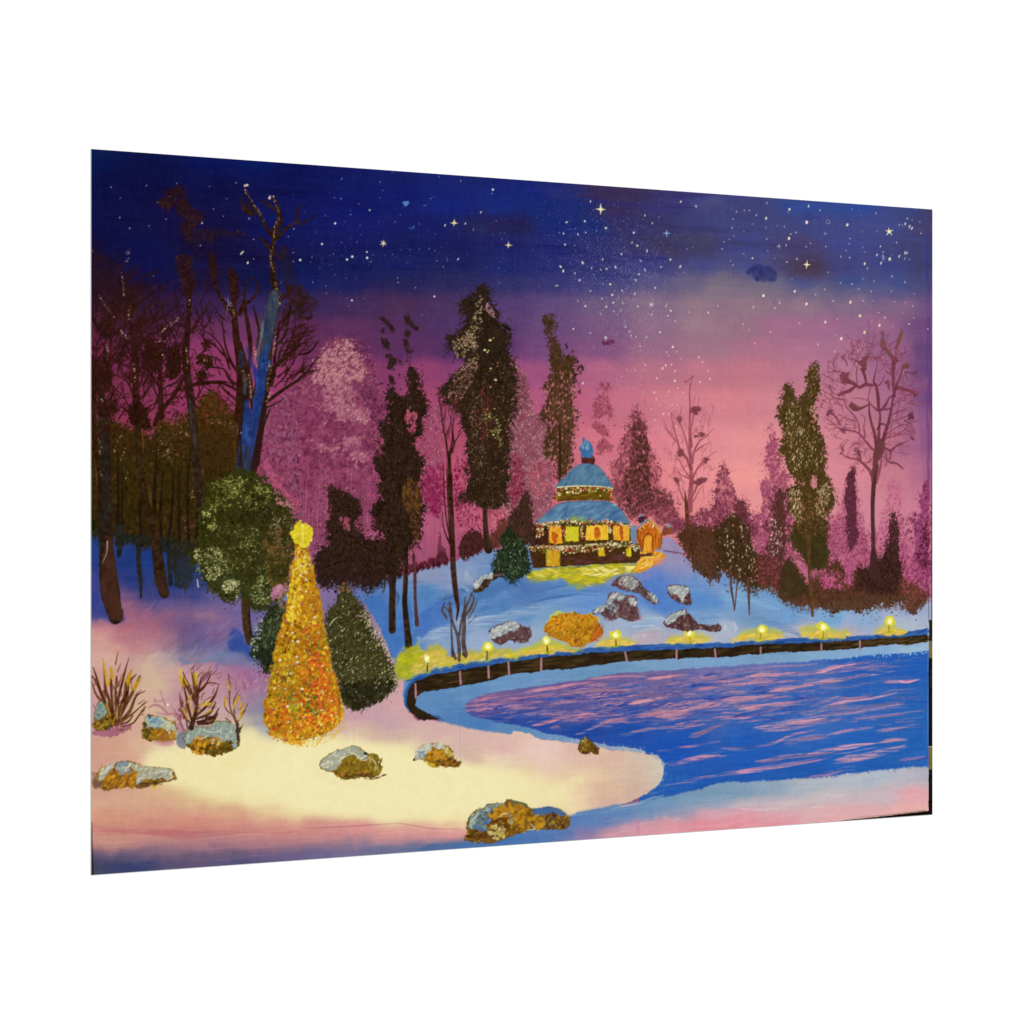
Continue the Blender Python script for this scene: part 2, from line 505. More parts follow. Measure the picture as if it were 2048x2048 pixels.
star('A2 1918,968', 7.5, (230, 210, 150), 4, 90)
star('A3 835,637', 11, (240, 226, 170), 4, 90)
star('A3 1440,857', 8, (122, 160, 222), 4, 90)
star('A3 1300,1515', 7, (206, 190, 214), 6, 10, .8)
star('A4 1553,382', 8.5, (244, 234, 180), 5, 20)
star('A4 795,687', 8, (242, 232, 180), 4, 80)
star('A4 540,517', 6.5, (160, 164, 190), 4, 90, .75)
star('A4 965,400', 5, (140, 146, 205), 4, 90, .7)
dots(K('A4 992,292'), 5, (112, 120, 176), .7)
dots(K('A4 990,290'), 2.2, (50, 54, 120), .9)
A3L = '740,565:2:3.2 1570,568:1.8:3.6 1710,610:1.5:3.4 688,747:1.2:3.2 520,757:1.5:3.4 882,810:1.3:3.6 1138,853:1:3.2 697,851:1:2 492,860:1.4:2.6 625,868:1.6:3.2 506,962:1.3:3 1170,972:1.2:3 1122,943:2:2.6 1240,695:2:2.8 1308,766:2:2.8 1025,1050:1.5:2.8 1260,1020:3:4.6 1200,1110:2.6:4 852,1100:2.4:3.4 1474,1100:1:3 1565,1165:1.6:4.2 1388,1168:1:2 465,1165:2:4 490,1205:1.6:4 668,1130:1.5:4 750,1178:1.3:2.6 835,1192:2:2.8 888,1185:1.5:3 970,1170:1.3:3.4 597,1226:1:2 640,1290:1.2:3.6 920,1327:1.3:3.2 1155,1290:2:3.4 1335,1360:1.3:3.2 430,1340:4:5 1030,1385:1.6:2.6 1146,1415:1.5:3.8 740,1388:1.4:2.6 625,1480:1.5:2 940,1425:1.4:3.2 845,1458:1.5:3 950,1497:1.6:3.4 693,1528:1:3 1175,1532:1:2.4 885,1535:1.7:3.6 955,1575:3:3 1020,1568:2:2.6 1478,1570:1.6:2.8 1435,1525:3:4 1303,1605:1.8:2.4 1452,1617:1.5:2.2 835,1600:3:2.8 1648,1583:1:1.8 1822,1587:1.3:2.4 1517,1665:1:2 1062,1718:1.5:3 1380,1768:1.2:3.4 582,1737:1.4:2.4 738,1775:1:2 1113,1802:1:1.9 1157,1810:1.2:2 1254,1815:1.5:2.6 880,1820:1.4:5 1497,1903:1.2:3.4 1910,1525:2:2.6 1035,1500:2:3 1240,1195:3:5 1185,1235:1.3:3'
for w in A3L.split():
    xy, asp, sz = w.split(':')
    q = K('A3 ' + xy)[0]
    dots([q], float(sz) * .76, CRM if RS.random() < .25 else (200, 202, 222), .92, asp=float(asp), ang=RS.choice([20, 60, 75, 110, 130]))
# the milky swarm
sw = K('A3 930,1000')[0]
for i in range(2300):
    x = sw[0] + RS.normal(0, 66)
    y = sw[1] + RS.normal(30, 62) + (x - sw[0]) * .12
    if RS.random() < .25:
        x, y = RS.normal(sw[0] + 60, 45), RS.normal(sw[1] + 120, 60)
    s = RS.choice([.5, .65, .8, 1.1], p=[.5, .3, .15, .05])
    dots([(x, y)], s, (170, 172, 216), RS.uniform(.3, .95), asp=RS.uniform(1, 2.2), ang=RS.uniform(40, 120), jit=16)
for i in range(620):
    t = RS.random()
    x, y = 1250 + RS.normal(0, 22 + 60 * t) + 80 * t, 620 + 300 * t + RS.normal(0, 20)
    dots([(x, y)], RS.choice([.5, .7, 1.0], p=[.6, .3, .1]), (208, 170, 196), RS.uniform(.3, .8), jit=14)
for i in range(900):
    x, y = RS.uniform(560, 1860), RS.uniform(330, 640)
    dots([(x, y)], RS.choice([.45, .65, .9], p=[.6, .3, .1]), (120, 126, 190), RS.uniform(.2, .6), jit=14)
for i in range(170):
    dots([(RS.uniform(620, 1010), RS.normal(520, 26))], RS.uniform(.5, .9), (96, 112, 178), RS.uniform(.3, .7), jit=12)
B3S = '1372,297 1497,432 1325,850 1458,842 1590,850 1542,810 1515,743 1348,720 1402,628 1485,592 1518,655 1240,597 1148,645 1768,570 1735,525 1817,652 1837,725 1745,757 1222,848 1348,912 1490,965 1540,968 1485,1015 1600,1050 1528,1162 1330,1105 1375,970 1432,600 1530,475 1442,480 1460,512 1572,538 672,765 1300,1005 1410,1048 1462,1048 1395,1185 1418,1220 1098,290 1198,425'
for q in K('B3 ' + B3S):
    dots([q], (1.2, 2.5), (232, 196, 196), .9, asp=RS.uniform(1, 1.6), ang=80)
A4S = '105,182 150,200 222,188 332,230 118,268 108,348 218,378 420,345 590,337 128,425 18,542 35,478 82,455 427,450 216,587 297,627 437,562 95,650 118,690 95,770 500,630 613,662 853,648 648,405 698,390 606,508 625,207 830,490 790,522 705,633 970,520 990,757 1105,855 1210,865 1108,612 1155,557 1185,495 1193,447 1303,383 1442,377 1430,212 1210,176 1297,228 1310,527 1300,575 1330,572 1190,622 1472,518 1312,817 1412,838 1275,910 1388,932 1573,933 1785,955 1698,848 1580,793 1960,700 1402,1020 1314,1018 1602,1028 1695,1035 1770,1067 1676,1132 1779,1174 1455,1127 1512,1172 1393,1207 1735,1232 1586,1257 1908,1278 1075,1188 1038,1020 875,962 961,915 540,1018 545,1042 457,1040 305,1078 503,1085 210,1235 462,1305 265,1288 318,1410 728,1226 897,1420 1052,1487 1064,1332 1268,1477 1368,1427 1490,1548 885,1610 848,1538 1720,262 1764,278 1833,292 1645,320 1672,322 1845,398 1620,483 1578,597 1498,570 1740,640 1696,630 660,815 1352,720 915,186 430,120 270,187 525,328 295,312'
for q in K('A4 ' + A4S):
    dots([q], (.9, 2.0), (206, 200, 216) if q[1] < 585 else (238, 208, 204), RS.uniform(.7, .95), asp=RS.uniform(1, 1.9), ang=RS.choice([80, 100, 150]))
dots(K('A4 422,260 1168,320 632,445 1558,635 1328,678 685,932 397,972 1285,1157 1463,1245 1326,1310 1113,1367 965,1215 793,1048 1197,1032 636,178 795,297'), (2.6, 3.8), (242, 228, 186), asp=1.3, ang=70)
dots(K('A4 812,148 1440,597 1700,578 1718,580 1645,610 1478,672 1700,310 1740,337 1762,352'), (2.6, 3.8), (206, 208, 220), .9, asp=2.0, ang=72)
poly('A4 1490,590 1512,610 1500,650 1488,630', (140, 150, 210), .8)
poly('A4 850,1690 880,1690 905,1700', (170, 120, 150), .2)

# ------------------------------------------------------------------ snow and water
P('painted_snow', 'blue, lavender and pink painted snow rising to the pavilion')
HILL = rows('''
1156: 861 135 145 186; 926 134 150 194
1188: 850 84 130 192; 970 80 122 184; 1002 96 136 200
1221: 752 72 112 184; 700 90 110 170
1232: 980 96 132 190
1253: 850 74 115 192
1275: 872 136 160 202; 948 150 168 206; 820 66 112 190
1295: 778 72 118 192
1264: 905 120 150 200; 1010 146 166 204
1175: 1042 86 122 182; 1303 88 124 204; 1411 104 140 202
1186: 1107 96 136 202; 660 120 118 170
1172: 643 140 125 170
1230: 1085 122 156 200; 1020 100 140 196
1197: 1172 98 142 210; 1400 90 136 206; 1240 100 138 208
1153: 1281 112 128 196; 1210 120 140 190
1115: 1346 146 140 186; 1390 140 140 186
1208: 1335 84 130 204
1243: 1303 136 164 206; 1400 120 154 204
1258: 1237 154 170 204; 1150 146 168 206
1270: 1063 150 168 200; 1300 180 165 180; 1200 160 170 200
1192: 1462 120 160 212
1212: 1505 112 152 206
1233: 1570 110 150 206; 1505 114 146 190
1240: 1657 122 166 216
1244: 1723 136 166 212; 1827 170 180 206
1223: 1831 150 164 206
1262: 1712 176 166 192; 1600 176 170 190
1268: 1451 168 176 202; 1400 180 180 190
''')
poly('C1 0,120 330,330 520,360 800,620 1000,560 1200,560 1500,800 1932,760 C2 180,900 400,930 700,940 920,870 1100,825 1340,765 1480,715 1700,650 1830,640 C3 200,1050 700,1090 1350,1060 1500,1130 1620,1160 1932,1300 C4 370,1050 560,1150 740,1250 900,1240 1932,1190 D4 1932,500 1000,700 D3 0,900 D2 0,300 D1 0,0', (100, 135, 195), rough=4, fine=1.5)
UP = '''C2 180,900 400,930 700,940 920,870 1100,825 1340,765 1480,715 1700,650 1830,640 C3 200,1050 700,1090 1350,1060 1500,1130 1620,1160 1932,1300 C4 370,1040 560,1150 740,1240 900,1230 1932,1170 D4 1932,300 0,420 D3 0,500 D2 1400,400 900,260 700,200 C2 180,1500'''
region(UP, HILL, rough=3, fine=1.2, e=9, pw=2.0, hv=5, var=3, ay=1.6)
for i in range(150):
    x, y = RS.uniform(700, 1850), RS.uniform(1130, 1290)
    if y < 1130 + max(0, (x - 1300)) * .3:
        continue
    q = M((x, y))[0].astype(int)
    b = img[q[1], q[0]] + RS.normal(0, 14)
    ln = RS.uniform(25, 90)
    line([(x - ln / 2, y + RS.uniform(-3, 8)), (x, y), (x + ln / 2, y + RS.uniform(-6, 4))], [1, RS.uniform(4, 14), 1], b, .4, tex='h', ta=.9)
for w in 'C2 1060,1440 1250,1200 1500,1080 1932,940 C3 200,1500:14,26,30,26,10:74,112,178:.55|C2 1100,1460 1400,1360 1700,1280 1932,1230 C3 300,1640:10,24,30,30,10:148,168,202:.6|C3 0,1620 250,1520 500,1460 800,1450 1000,1500:10,26,30,22,6:82,120,184:.55|C3 300,1640 600,1560 900,1560:8,16,8:128,160,208:.5|C3 1100,1780 1300,1740 1500,1800:10,26,10:158,178,208:.55|C4 0,1180 250,1180 500,1250 700,1330:8,20,20,8:126,166,212:.5|C4 380,1120 520,1210 760,1320 1100,1380:10,22,24,10:108,150,206:.5|C3 1680,1640 1932,1580:12,16:92,138,208:.5|C2 700,1320 800,1520 860,1600:14,26,10:60,108,184:.6|C2 1000,1450 1060,1300 1150,1180:8,18,8:92,136,198:.6|C2 620,1180 700,1120 800,1150:6,16,6:88,134,196:.5|C3 1750,1330 1932,1480:14,20:150,160,196:.4|C2 1500,960 1600,1050 1500,1080:10,18,8:134,150,190:.5'.split('|'):
    p, ws, c, al = w.split(':')
    c = np.array([float(v) for v in c.split(',')])
    q = K(p)
    line(q, [float(v) for v in ws.split(',')], c, float(al), tex='h', ta=.5)
    for k in range(7):
        line(q + np.array([RS.uniform(-12, 12), RS.normal(0, 8)]), [1, RS.uniform(3, 8), 1], c + RS.normal(0, 16), .45, tex='h', ta=.8)
poly('C2 1300,1150 1500,1060 1932,920 1932,1010 1600,1130', (78, 118, 178), .7, soft=2, rough=4)
poly('C2 1600,1230 1700,1160 1932,1090 1932,1200 1650,1250', (80, 122, 186), .7, soft=1, rough=3)
poly('C2 1100,1230 1180,1180 1320,1110 1400,1250 1250,1370 1100,1440', (72, 112, 190), .75, soft=1, rough=4)
poly('C2 600,1180 640,1120 760,1100 800,1300 880,1400 960,1200 1000,1100 1000,1450 870,1590 790,1510 720,1400 640,1270', (68, 112, 186), .8, soft=1, rough=4)
poly('C2 1080,1050 1140,1000 1240,1000 1220,1090 1150,1180 1080,1150', (86, 130, 192), .7, soft=1, rough=4)
poly('C3 1230,1400 1400,1380 1450,1440 1680,1640 1400,1660 1250,1600 1240,1500', (84, 122, 202), .6, soft=4, rough=5)
poly('C3 0,1440 300,1420 350,1500 200,1600 0,1640', (82, 118, 178), .55, soft=3, rough=5)
line('C4 300,1350 480,1410 700,1500 760,1560', [4, 12, 14, 4], (96, 130, 182), .7, tex='h')
dabs('C4 0,1400 130,1400 140,1470 0,1480', 26, (2.5, 6), [(196, 204, 218)], asp=(4, 6), ang=(84, 96), a=(.4, .8))
dabs('D3 870,0 1250,0 1250,70 870,90', 40, (2.5, 5), [(180, 192, 206), (196, 186, 120)], asp=(4, 6), ang=(84, 96), a=(.3, .6))
line('C2 1520,940 1530,840 1560,900', [1, 3, 1], (168, 180, 196), .8)
for k in range(8):
    line([K('C2 %d,%d' % (1530 + k * 9, 860 + k * 8))[0], K('C2 %d,%d' % (1535 + k * 9, 960 + k * 3))[0]], [2, 1], (158, 168, 190), .6)
line('C2 1380,1060 1480,1040 1525,990', [1, 2, 1], (92, 118, 160), .7)
SN = rows('''
1100: 193 46 78 150; 300 38 72 148; 420 40 74 150
1130: 193 48 76 150; 256 38 68 142; 300 40 76 152; 397 42 74 150; 450 60 80 150
1165: 197 84 74 130; 263 38 68 142; 330 40 74 148; 397 48 74 150; 520 95 90 150; 620 130 110 160
1190: 193 68 70 140; 245 118 88 130; 290 64 76 146; 330 60 76 146; 397 66 80 146; 440 92 90 146
1211: 195 50 66 140; 240 150 95 122; 262 156 98 124; 310 86 84 144; 345 96 84 136; 419 104 92 146; 517 98 96 156; 470 110 95 150
1230: 200 60 70 140; 256 160 98 124; 310 158 96 124; 345 150 96 126; 376 124 96 138; 430 168 116 134; 452 126 96 142; 505 110 98 156
1250: 200 206 130 136; 245 178 106 122; 310 170 104 126; 352 128 86 126; 376 108 84 130; 410 92 82 136; 440 130 100 150; 500 112 96 152
1272: 193 206 156 140; 245 184 118 126; 310 178 112 130; 350 150 104 130; 376 98 84 128; 419 94 84 138; 455 130 96 140; 500 90 96 150
1293: 223 206 150 140; 289 190 130 136; 345 168 124 136; 385 100 90 136; 430 100 96 150; 500 60 84 150
1315: 200 208 164 146; 289 196 150 142; 332 204 170 150; 352 150 140 160; 397 112 116 152; 441 110 124 176; 480 90 110 170; 515 100 110 160
1330: 200 205 165 150; 300 202 176 146; 350 196 166 150; 390 190 130 150; 430 182 124 148; 480 160 112 150; 520 140 110 155
1350: 245 198 146 138; 310 204 180 146; 343 202 158 150; 395 196 150 156; 450 176 122 150; 495 160 98 142; 530 150 105 150; 200 195 146 136
1370: 200 205 150 150; 315 206 184 142; 345 190 148 150; 420 196 146 160; 463 172 122 150; 500 165 110 148; 530 142 116 152
1392: 220 200 146 150; 300 208 172 148; 350 188 140 150; 450 184 140 160; 517 142 122 156; 500 150 122 156
1420: 200 196 150 150; 290 208 176 140; 330 206 170 150; 360 180 130 150; 440 196 160 160; 515 132 126 158
1445: 200 190 146 150; 270 206 162 138; 330 210 184 148; 470 200 180 150; 510 142 140 160
1460: 495 218 198 146; 235 205 152 136; 360 170 150 160; 530 150 160 170
1492: 202 202 148 130; 245 206 152 130; 290 210 166 136; 310 212 182 142; 345 214 190 144; 440 216 196 140; 550 222 206 146; 600 224 206 150
1525: 193 204 150 134; 280 210 160 136; 320 212 176 140; 376 216 196 138; 441 216 196 134; 528 218 198 134; 600 222 200 140
1560: 193 204 152 134; 376 216 192 130; 441 214 192 126; 550 220 200 134; 620 226 206 144
1590: 193 204 148 130; 250 208 158 134; 320 212 176 130; 397 214 192 130; 500 216 194 130; 593 224 204 138
1601: 223 206 160 136; 310 210 160 132; 380 212 172 130; 460 214 188 130
1623: 202 206 150 124; 310 206 146 124; 397 208 144 124; 470 212 160 128; 530 216 182 130; 593 224 200 138; 660 226 206 140
1640: 210 206 148 120; 310 200 136 122; 397 206 136 120; 500 206 142 126; 580 210 150 130; 640 206 146 132
1660: 245 192 122 116; 376 186 112 108; 463 192 124 118; 571 200 132 124; 665 206 132 132; 780 216 142 140; 883 216 148 142
1680: 223 200 152 126; 332 192 136 126; 441 172 122 130; 550 190 126 126; 622 184 130 134; 700 190 134 138; 790 180 130 146
1690: 200 190 130 124; 350 176 122 126; 450 150 108 130; 560 150 108 130; 665 128 112 146; 740 112 112 152; 796 100 110 150; 904 76 102 156; 960 72 112 172
1707: 192 110 92 120; 245 108 94 132; 354 118 94 122; 420 104 92 124; 506 108 92 130; 600 110 96 140; 680 108 104 150; 850 80 104 156
1727: 196 64 66 90; 267 50 64 116; 376 112 88 112; 400 92 84 118; 440 84 82 124; 500 90 88 130; 600 100 92 140
1742: 190 80 78 100; 245 48 62 112; 330 56 66 120; 420 70 76 122; 500 86 84 126
1372: 806 202 152 162; 789 200 168 164; 770 194 150 160
1398: 796 202 156 166; 740 196 156 168; 810 206 160 166
1430: 752 190 150 166; 700 196 152 168; 709 196 150 160; 820 204 160 164
1452: 774 190 156 166; 861 206 166 162; 730 200 164 156; 700 206 172 158
1474: 861 206 166 160; 940 210 172 166; 750 206 174 150; 700 222 196 150; 800 206 176 156
1496: 643 226 206 150; 709 228 206 150; 796 228 208 150; 870 216 184 156; 926 206 172 160; 1002 216 174 166; 1085 222 182 168; 1150 216 176 164
1521: 948 202 168 152; 991 224 196 160; 900 222 196 150; 1216 214 176 156; 1100 220 182 160; 1281 206 182 162; 1310 204 190 174
1552: 817 228 210 150; 709 228 208 145; 980 228 208 148; 904 228 210 148; 1063 224 192 150; 1172 220 186 146; 1281 206 176 156; 1318 200 188 174
1580: 709 228 208 144; 904 228 210 146; 1042 230 212 142; 1129 222 190 146; 1216 214 176 150; 1281 200 166 152
1602: 1002 230 208 146; 1150 226 196 150; 1216 208 170 154; 860 228 208 144; 760 226 206 142
1626: 730 226 206 140; 860 226 204 140; 950 226 200 145
1642: 730 212 150 140; 800 208 140 138; 900 220 160 144
''')
SN = [(x, y, (c[0], c[1], c[2]) if not (y < 1200 and c[2] > 135 and c[0] < 80) else (c[0] * .88, c[1] * .82, c[2] * .86)) for x, y, c in SN]
LOW = '''C1 0,100 300,300 700,400 1000,600 1300,850 1500,900 1700,900 1932,900 C2 180,960 600,1150 870,1650 D2 900,250 965,270 960,480 1080,640 1300,660 1600,720 1932,765 D3 300,1000 600,1038 900,1088 1250,1130 1370,1180 1412,1270 1400,1400 1300,1500 1000,1600 600,1700 0,1800 D2 1500,2600 0,2600 D1 -200,2600'''
SN = [(x, y, (min(238, c[0] + 6), c[1] + 10, c[2] + 14) if c[1] > 180 and c[0] > 210 else c) for x, y, c in SN]
region(LOW, SN, rough=2.5, fine=1.2, e=14, pw=1.75, hv=4, var=2, ay=1.9)
BOT = [c for c in SN if c[1] > 1570] + rows('''
1612: 250 208 158 134; 400 216 190 140; 600 230 214 152; 800 234 218 160
1632: 250 204 142 122; 600 224 202 148; 800 234 216 158; 900 234 216 158
1651: 250 200 134 118; 420 204 138 122; 600 204 138 130; 720 212 148 138; 800 224 190 145; 900 226 200 146
1662: 800 216 142 142; 720 214 138 136; 900 220 150 144
1674: 800 216 142 142; 900 218 146 142; 640 196 130 128
1690: 250 180 126 122; 600 140 114 134; 780 110 110 152
''')
region([(100, 1610), (350, 1612), (600, 1622), (800, 1640), (1000, 1650), (1000, 1900), (100, 1900)], BOT, rough=2, fine=1, soft=9, e=14, pw=2.0, hv=5, ax=.3, ay=2.6)


def cream():
    poly([(285, 1535), (335, 1500), (420, 1488), (500, 1470), (560, 1492), (640, 1486), (700, 1484), (850, 1506), (960, 1535), (1080, 1556), (1170, 1562), (1140, 1580), (1120, 1612), (960, 1640), (800, 1640), (660, 1627), (520, 1608), (430, 1592), (360, 1570), (300, 1552)], (237, 223, 166), .8, rough=6, soft=7, spline=True, var=2)
    poly([(560, 1500), (700, 1492), (860, 1512), (980, 1545), (1060, 1566), (980, 1610), (820, 1632), (660, 1618), (540, 1590), (470, 1560)], (239, 227, 172), .7, rough=6, soft=8, var=2)


cream()
for i in range(110):     # cloudy brush marks on the lavender bank
    x, y = RS.uniform(260, 520), RS.uniform(1200, 1330)
    q = M((x, y))[0].astype(int)
    b = img[q[1], q[0]] + RS.normal(0, 9)
    ln = RS.uniform(10, 34)
    an = RS.uniform(.2, 1.1)
    line([(x - ln * math.cos(an), y + ln * math.sin(an)), (x, y + 2), (x + ln * math.cos(an), y - ln * math.sin(an))], [1, RS.uniform(3, 9), 1], b, .5, tex='a', ta=.8)
poly('C1 20,1040 100,1060 200,1125 320,1110 280,1000 260,850 245,760 200,700 20,700', (56, 68, 140), .8, soft=2, rough=3)
poly('C1 820,1470 850,1440 950,1480 1100,1440 1250,1400 1290,1480 1100,1490 960,1500 870,1515', (110, 124, 160), .75, rough=2, fine=1)
poly('C1 1290,1240 1340,1190 1400,1210 1420,1290 1480,1380 1510,1450 1480,1480 1400,1420 1300,1380', (40, 70, 150), .75, rough=3, fine=1.5, soft=1)
poly('C1 1150,1480 1300,1420 1420,1400 1560,1520 1560,1570 1400,1510 1250,1530', (118, 118, 160), .6, rough=3, soft=2)
for k in range(34):
    x, y = RS.uniform(390, 470), RS.uniform(1245, 1325)
    line([(x, y), (x + RS.uniform(12, 34), y - RS.uniform(10, 26))], [1.6, .8], (150, 128, 160), RS.uniform(.2, .5))
for k in range(60):      # rough lilac scrub left of the lit tree
    x, y = RS.uniform(470, 535), RS.uniform(1340, 1395)
    line([(x, y), (x + RS.uniform(-8, 8), y - RS.uniform(6, 16))], [2.5, 1], [(166, 108, 150), (190, 140, 166), (150, 92, 138)][k % 3], .6)
poly('C1 760,1650 810,1620 830,1800 820,1932 700,1932 740,1800', (186, 140, 152), .45, soft=3, rough=4)
line('D2 0,1640 400,1625 800,1600 950,1598 1200,1640 1500,1650', [1, 2.5, 2.5, 2, 1], (178, 104, 116), .7)
line('D1 100,1475 700,1500 900,1520 1200,1500 1500,1490', [2, 8, 18, 10, 2], (176, 96, 102), .55, tex='h', ta=.5)
line('D1 1500,1490 1750,1500 1932,1480', [2, 4, 2], (186, 110, 112), .6)
line('D1 0,1440 300,1465 500,1490', [2, 6, 2], (186, 120, 116), .5)
for i in range(160):
    x = RS.uniform(200, 960)
    y = 1700 - (x - 190) * .02 + RS.normal(0, 12)
    q = M((x, y))[0].astype(int)
    if q[1] >= H:
        continue
    b = img[q[1], q[0]] + RS.normal(0, 7)
    ln = RS.uniform(15, 60)
    line([(x - ln, y + 2), (x, y), (x + ln, y - 2)], [1, RS.uniform(3, 8), 1], b, .4, tex='h', ta=.9)
for i in range(150):     # dry brush between lilac and cream
    x = RS.uniform(690, 870)
    line([(x, 1462 + RS.normal(0, 5)), (x + RS.normal(0, .6), 1476 + RS.uniform(0, 14))], [1.2, .8], (204, 174, 160), .35)
dabs('D2 100,970 200,950 240,1150 150,1170 100,1100', 30, (6, 14), [(186, 186, 150)], a=(.1, .25), ang=(80, 130))
poly('D2 100,1080 180,1060 330,1130 430,1190 370,1270 230,1200', (176, 180, 148), .6, soft=2)
poly('D2 370,1270 430,1190 500,1230 640,1190 640,1250 430,1285', (206, 190, 110), .7, soft=2)
poly('D2 440,1190 680,1170 660,1230 500,1250', (186, 170, 60), .6, soft=2)
poly('D1 1255,790 1400,740 1440,640 1475,740 1420,840 1280,890', (226, 196, 92), .5, soft=2, rough=4, fine=1)
poly('D2 1400,930 1620,1000 1570,1110 1400,1000', (206, 170, 160), .5, soft=2, rough=3)

P('painted_water', 'deep blue painted pond with pink reflections')
WATER = '''D2 1520,540 1530,495 1600,450 1700,408 1932,362 D3 300,508 700,450 1000,400 1300,378 1900,338 D4 600,390 1000,360 1300,330 1600,310 1932,285 2300,262 2300,1325 1932,1350 1600,1370 1300,1405 1000,1445 600,1465 300,1495 0,1500 D3 1700,1480 1400,1550 1200,1600 1180,1400 1000,1300 1250,1125 850,1050 600,1000 300,935 100,880 D2 1850,670 1700,640 1600,618 1550,590'''
ICE = '''D2 1010,420 1050,560 1150,590 1290,655 1600,730 1932,770 D3 300,1002 600,1042 900,1092 1250,1132 1330,1150 1400,1200 1440,1300 1400,1450 1250,1560 1350,1560 1932,1420 D4 0,1500 300,1495 1932,1350 2300,1325 2300,170 1932,190 1000,270 500,290 0,330 D3 1400,255 1000,285 600,335 0,395 D2 1700,275 1400,330 1150,370'''
ICEF = rows('''
1400: 883 92 134 190; 860 96 136 188
1375: 940 98 140 192
1365: 1020 106 146 196
1352: 1150 104 144 190; 1085 108 146 196
1335: 1250 108 146 188; 1300 118 154 196
1325: 1440 120 158 206; 1540 122 156 198
1310: 1660 128 164 208; 1750 132 168 214; 1850 150 180 214
1428: 900 84 126 186
1450: 950 78 122 186
1462: 1020 90 132 186
1478: 1100 106 144 190; 1180 130 156 192
1500: 1270 150 166 190
1540: 1330 150 170 196
''')
region(ICE, ICEF, rough=1.6, fine=.7, soft=1, hv=5, e=9)
for i in range(90):
    t = RS.random()
    x = 900 + 950 * t
    y = 1385 - 118 * t ** .75 + RS.uniform(-6, 22)
    line([(x - 20, y + 2), (x, y), (x + 20, y - 2)], [1, RS.uniform(2, 6), 1], [(124, 160, 202), (88, 128, 184)][i % 2], .35, tex='h', ta=.8)
WF0 = rows('''
1417: 935 66 86 160; 1000 60 80 160
1400: 960 110 92 140; 1010 122 98 146
1440: 1000 44 74 152; 1080 40 76 158
1365: 1100 120 96 146; 1200 110 94 148
1400: 1100 104 88 144; 1200 98 90 150; 1320 100 94 152
1430: 1140 82 86 154; 1250 60 84 158
1360: 1300 116 102 152; 1420 110 106 164
1460: 1150 36 74 156; 1250 34 80 168; 1350 36 86 176
1420: 1340 76 90 156; 1430 72 100 172
1345: 1500 104 112 172; 1600 80 108 180
1330: 1750 42 92 178; 1850 40 92 180
1380: 1500 80 104 176; 1600 60 100 180; 1750 48 98 180; 1850 44 96 178
1440: 1500 50 96 178; 1650 60 104 184; 1800 44 98 180
1500: 1340 32 84 178; 1500 38 92 182; 1700 40 96 182; 1850 42 98 180
1560: 1350 40 92 176; 1450 38 88 174; 1600 38 90 174; 1750 40 92 172
''')
region(WATER, WF0, rough=1.3, fine=.8, hv=7, e=10, ay=1.5)
WP = K(WATER)
wm = mask(WP, 1.3, 1.6)
save = img.copy()
PK, PD = (206, 138, 160), (150, 118, 156)


def wave(cx, cy, ln, w, col, a=.8, slope=-.12):
    n = 5
    xs = np.linspace(-ln / 2, ln / 2, n)
    line([(cx + x, cy + slope * x + RS.normal(0, 1.4) - 4 * math.cos(x / ln * 3)) for x in xs], [.8, w, w * .8, w * .5, .6], col, a, tex='h', ta=.75, var=8)


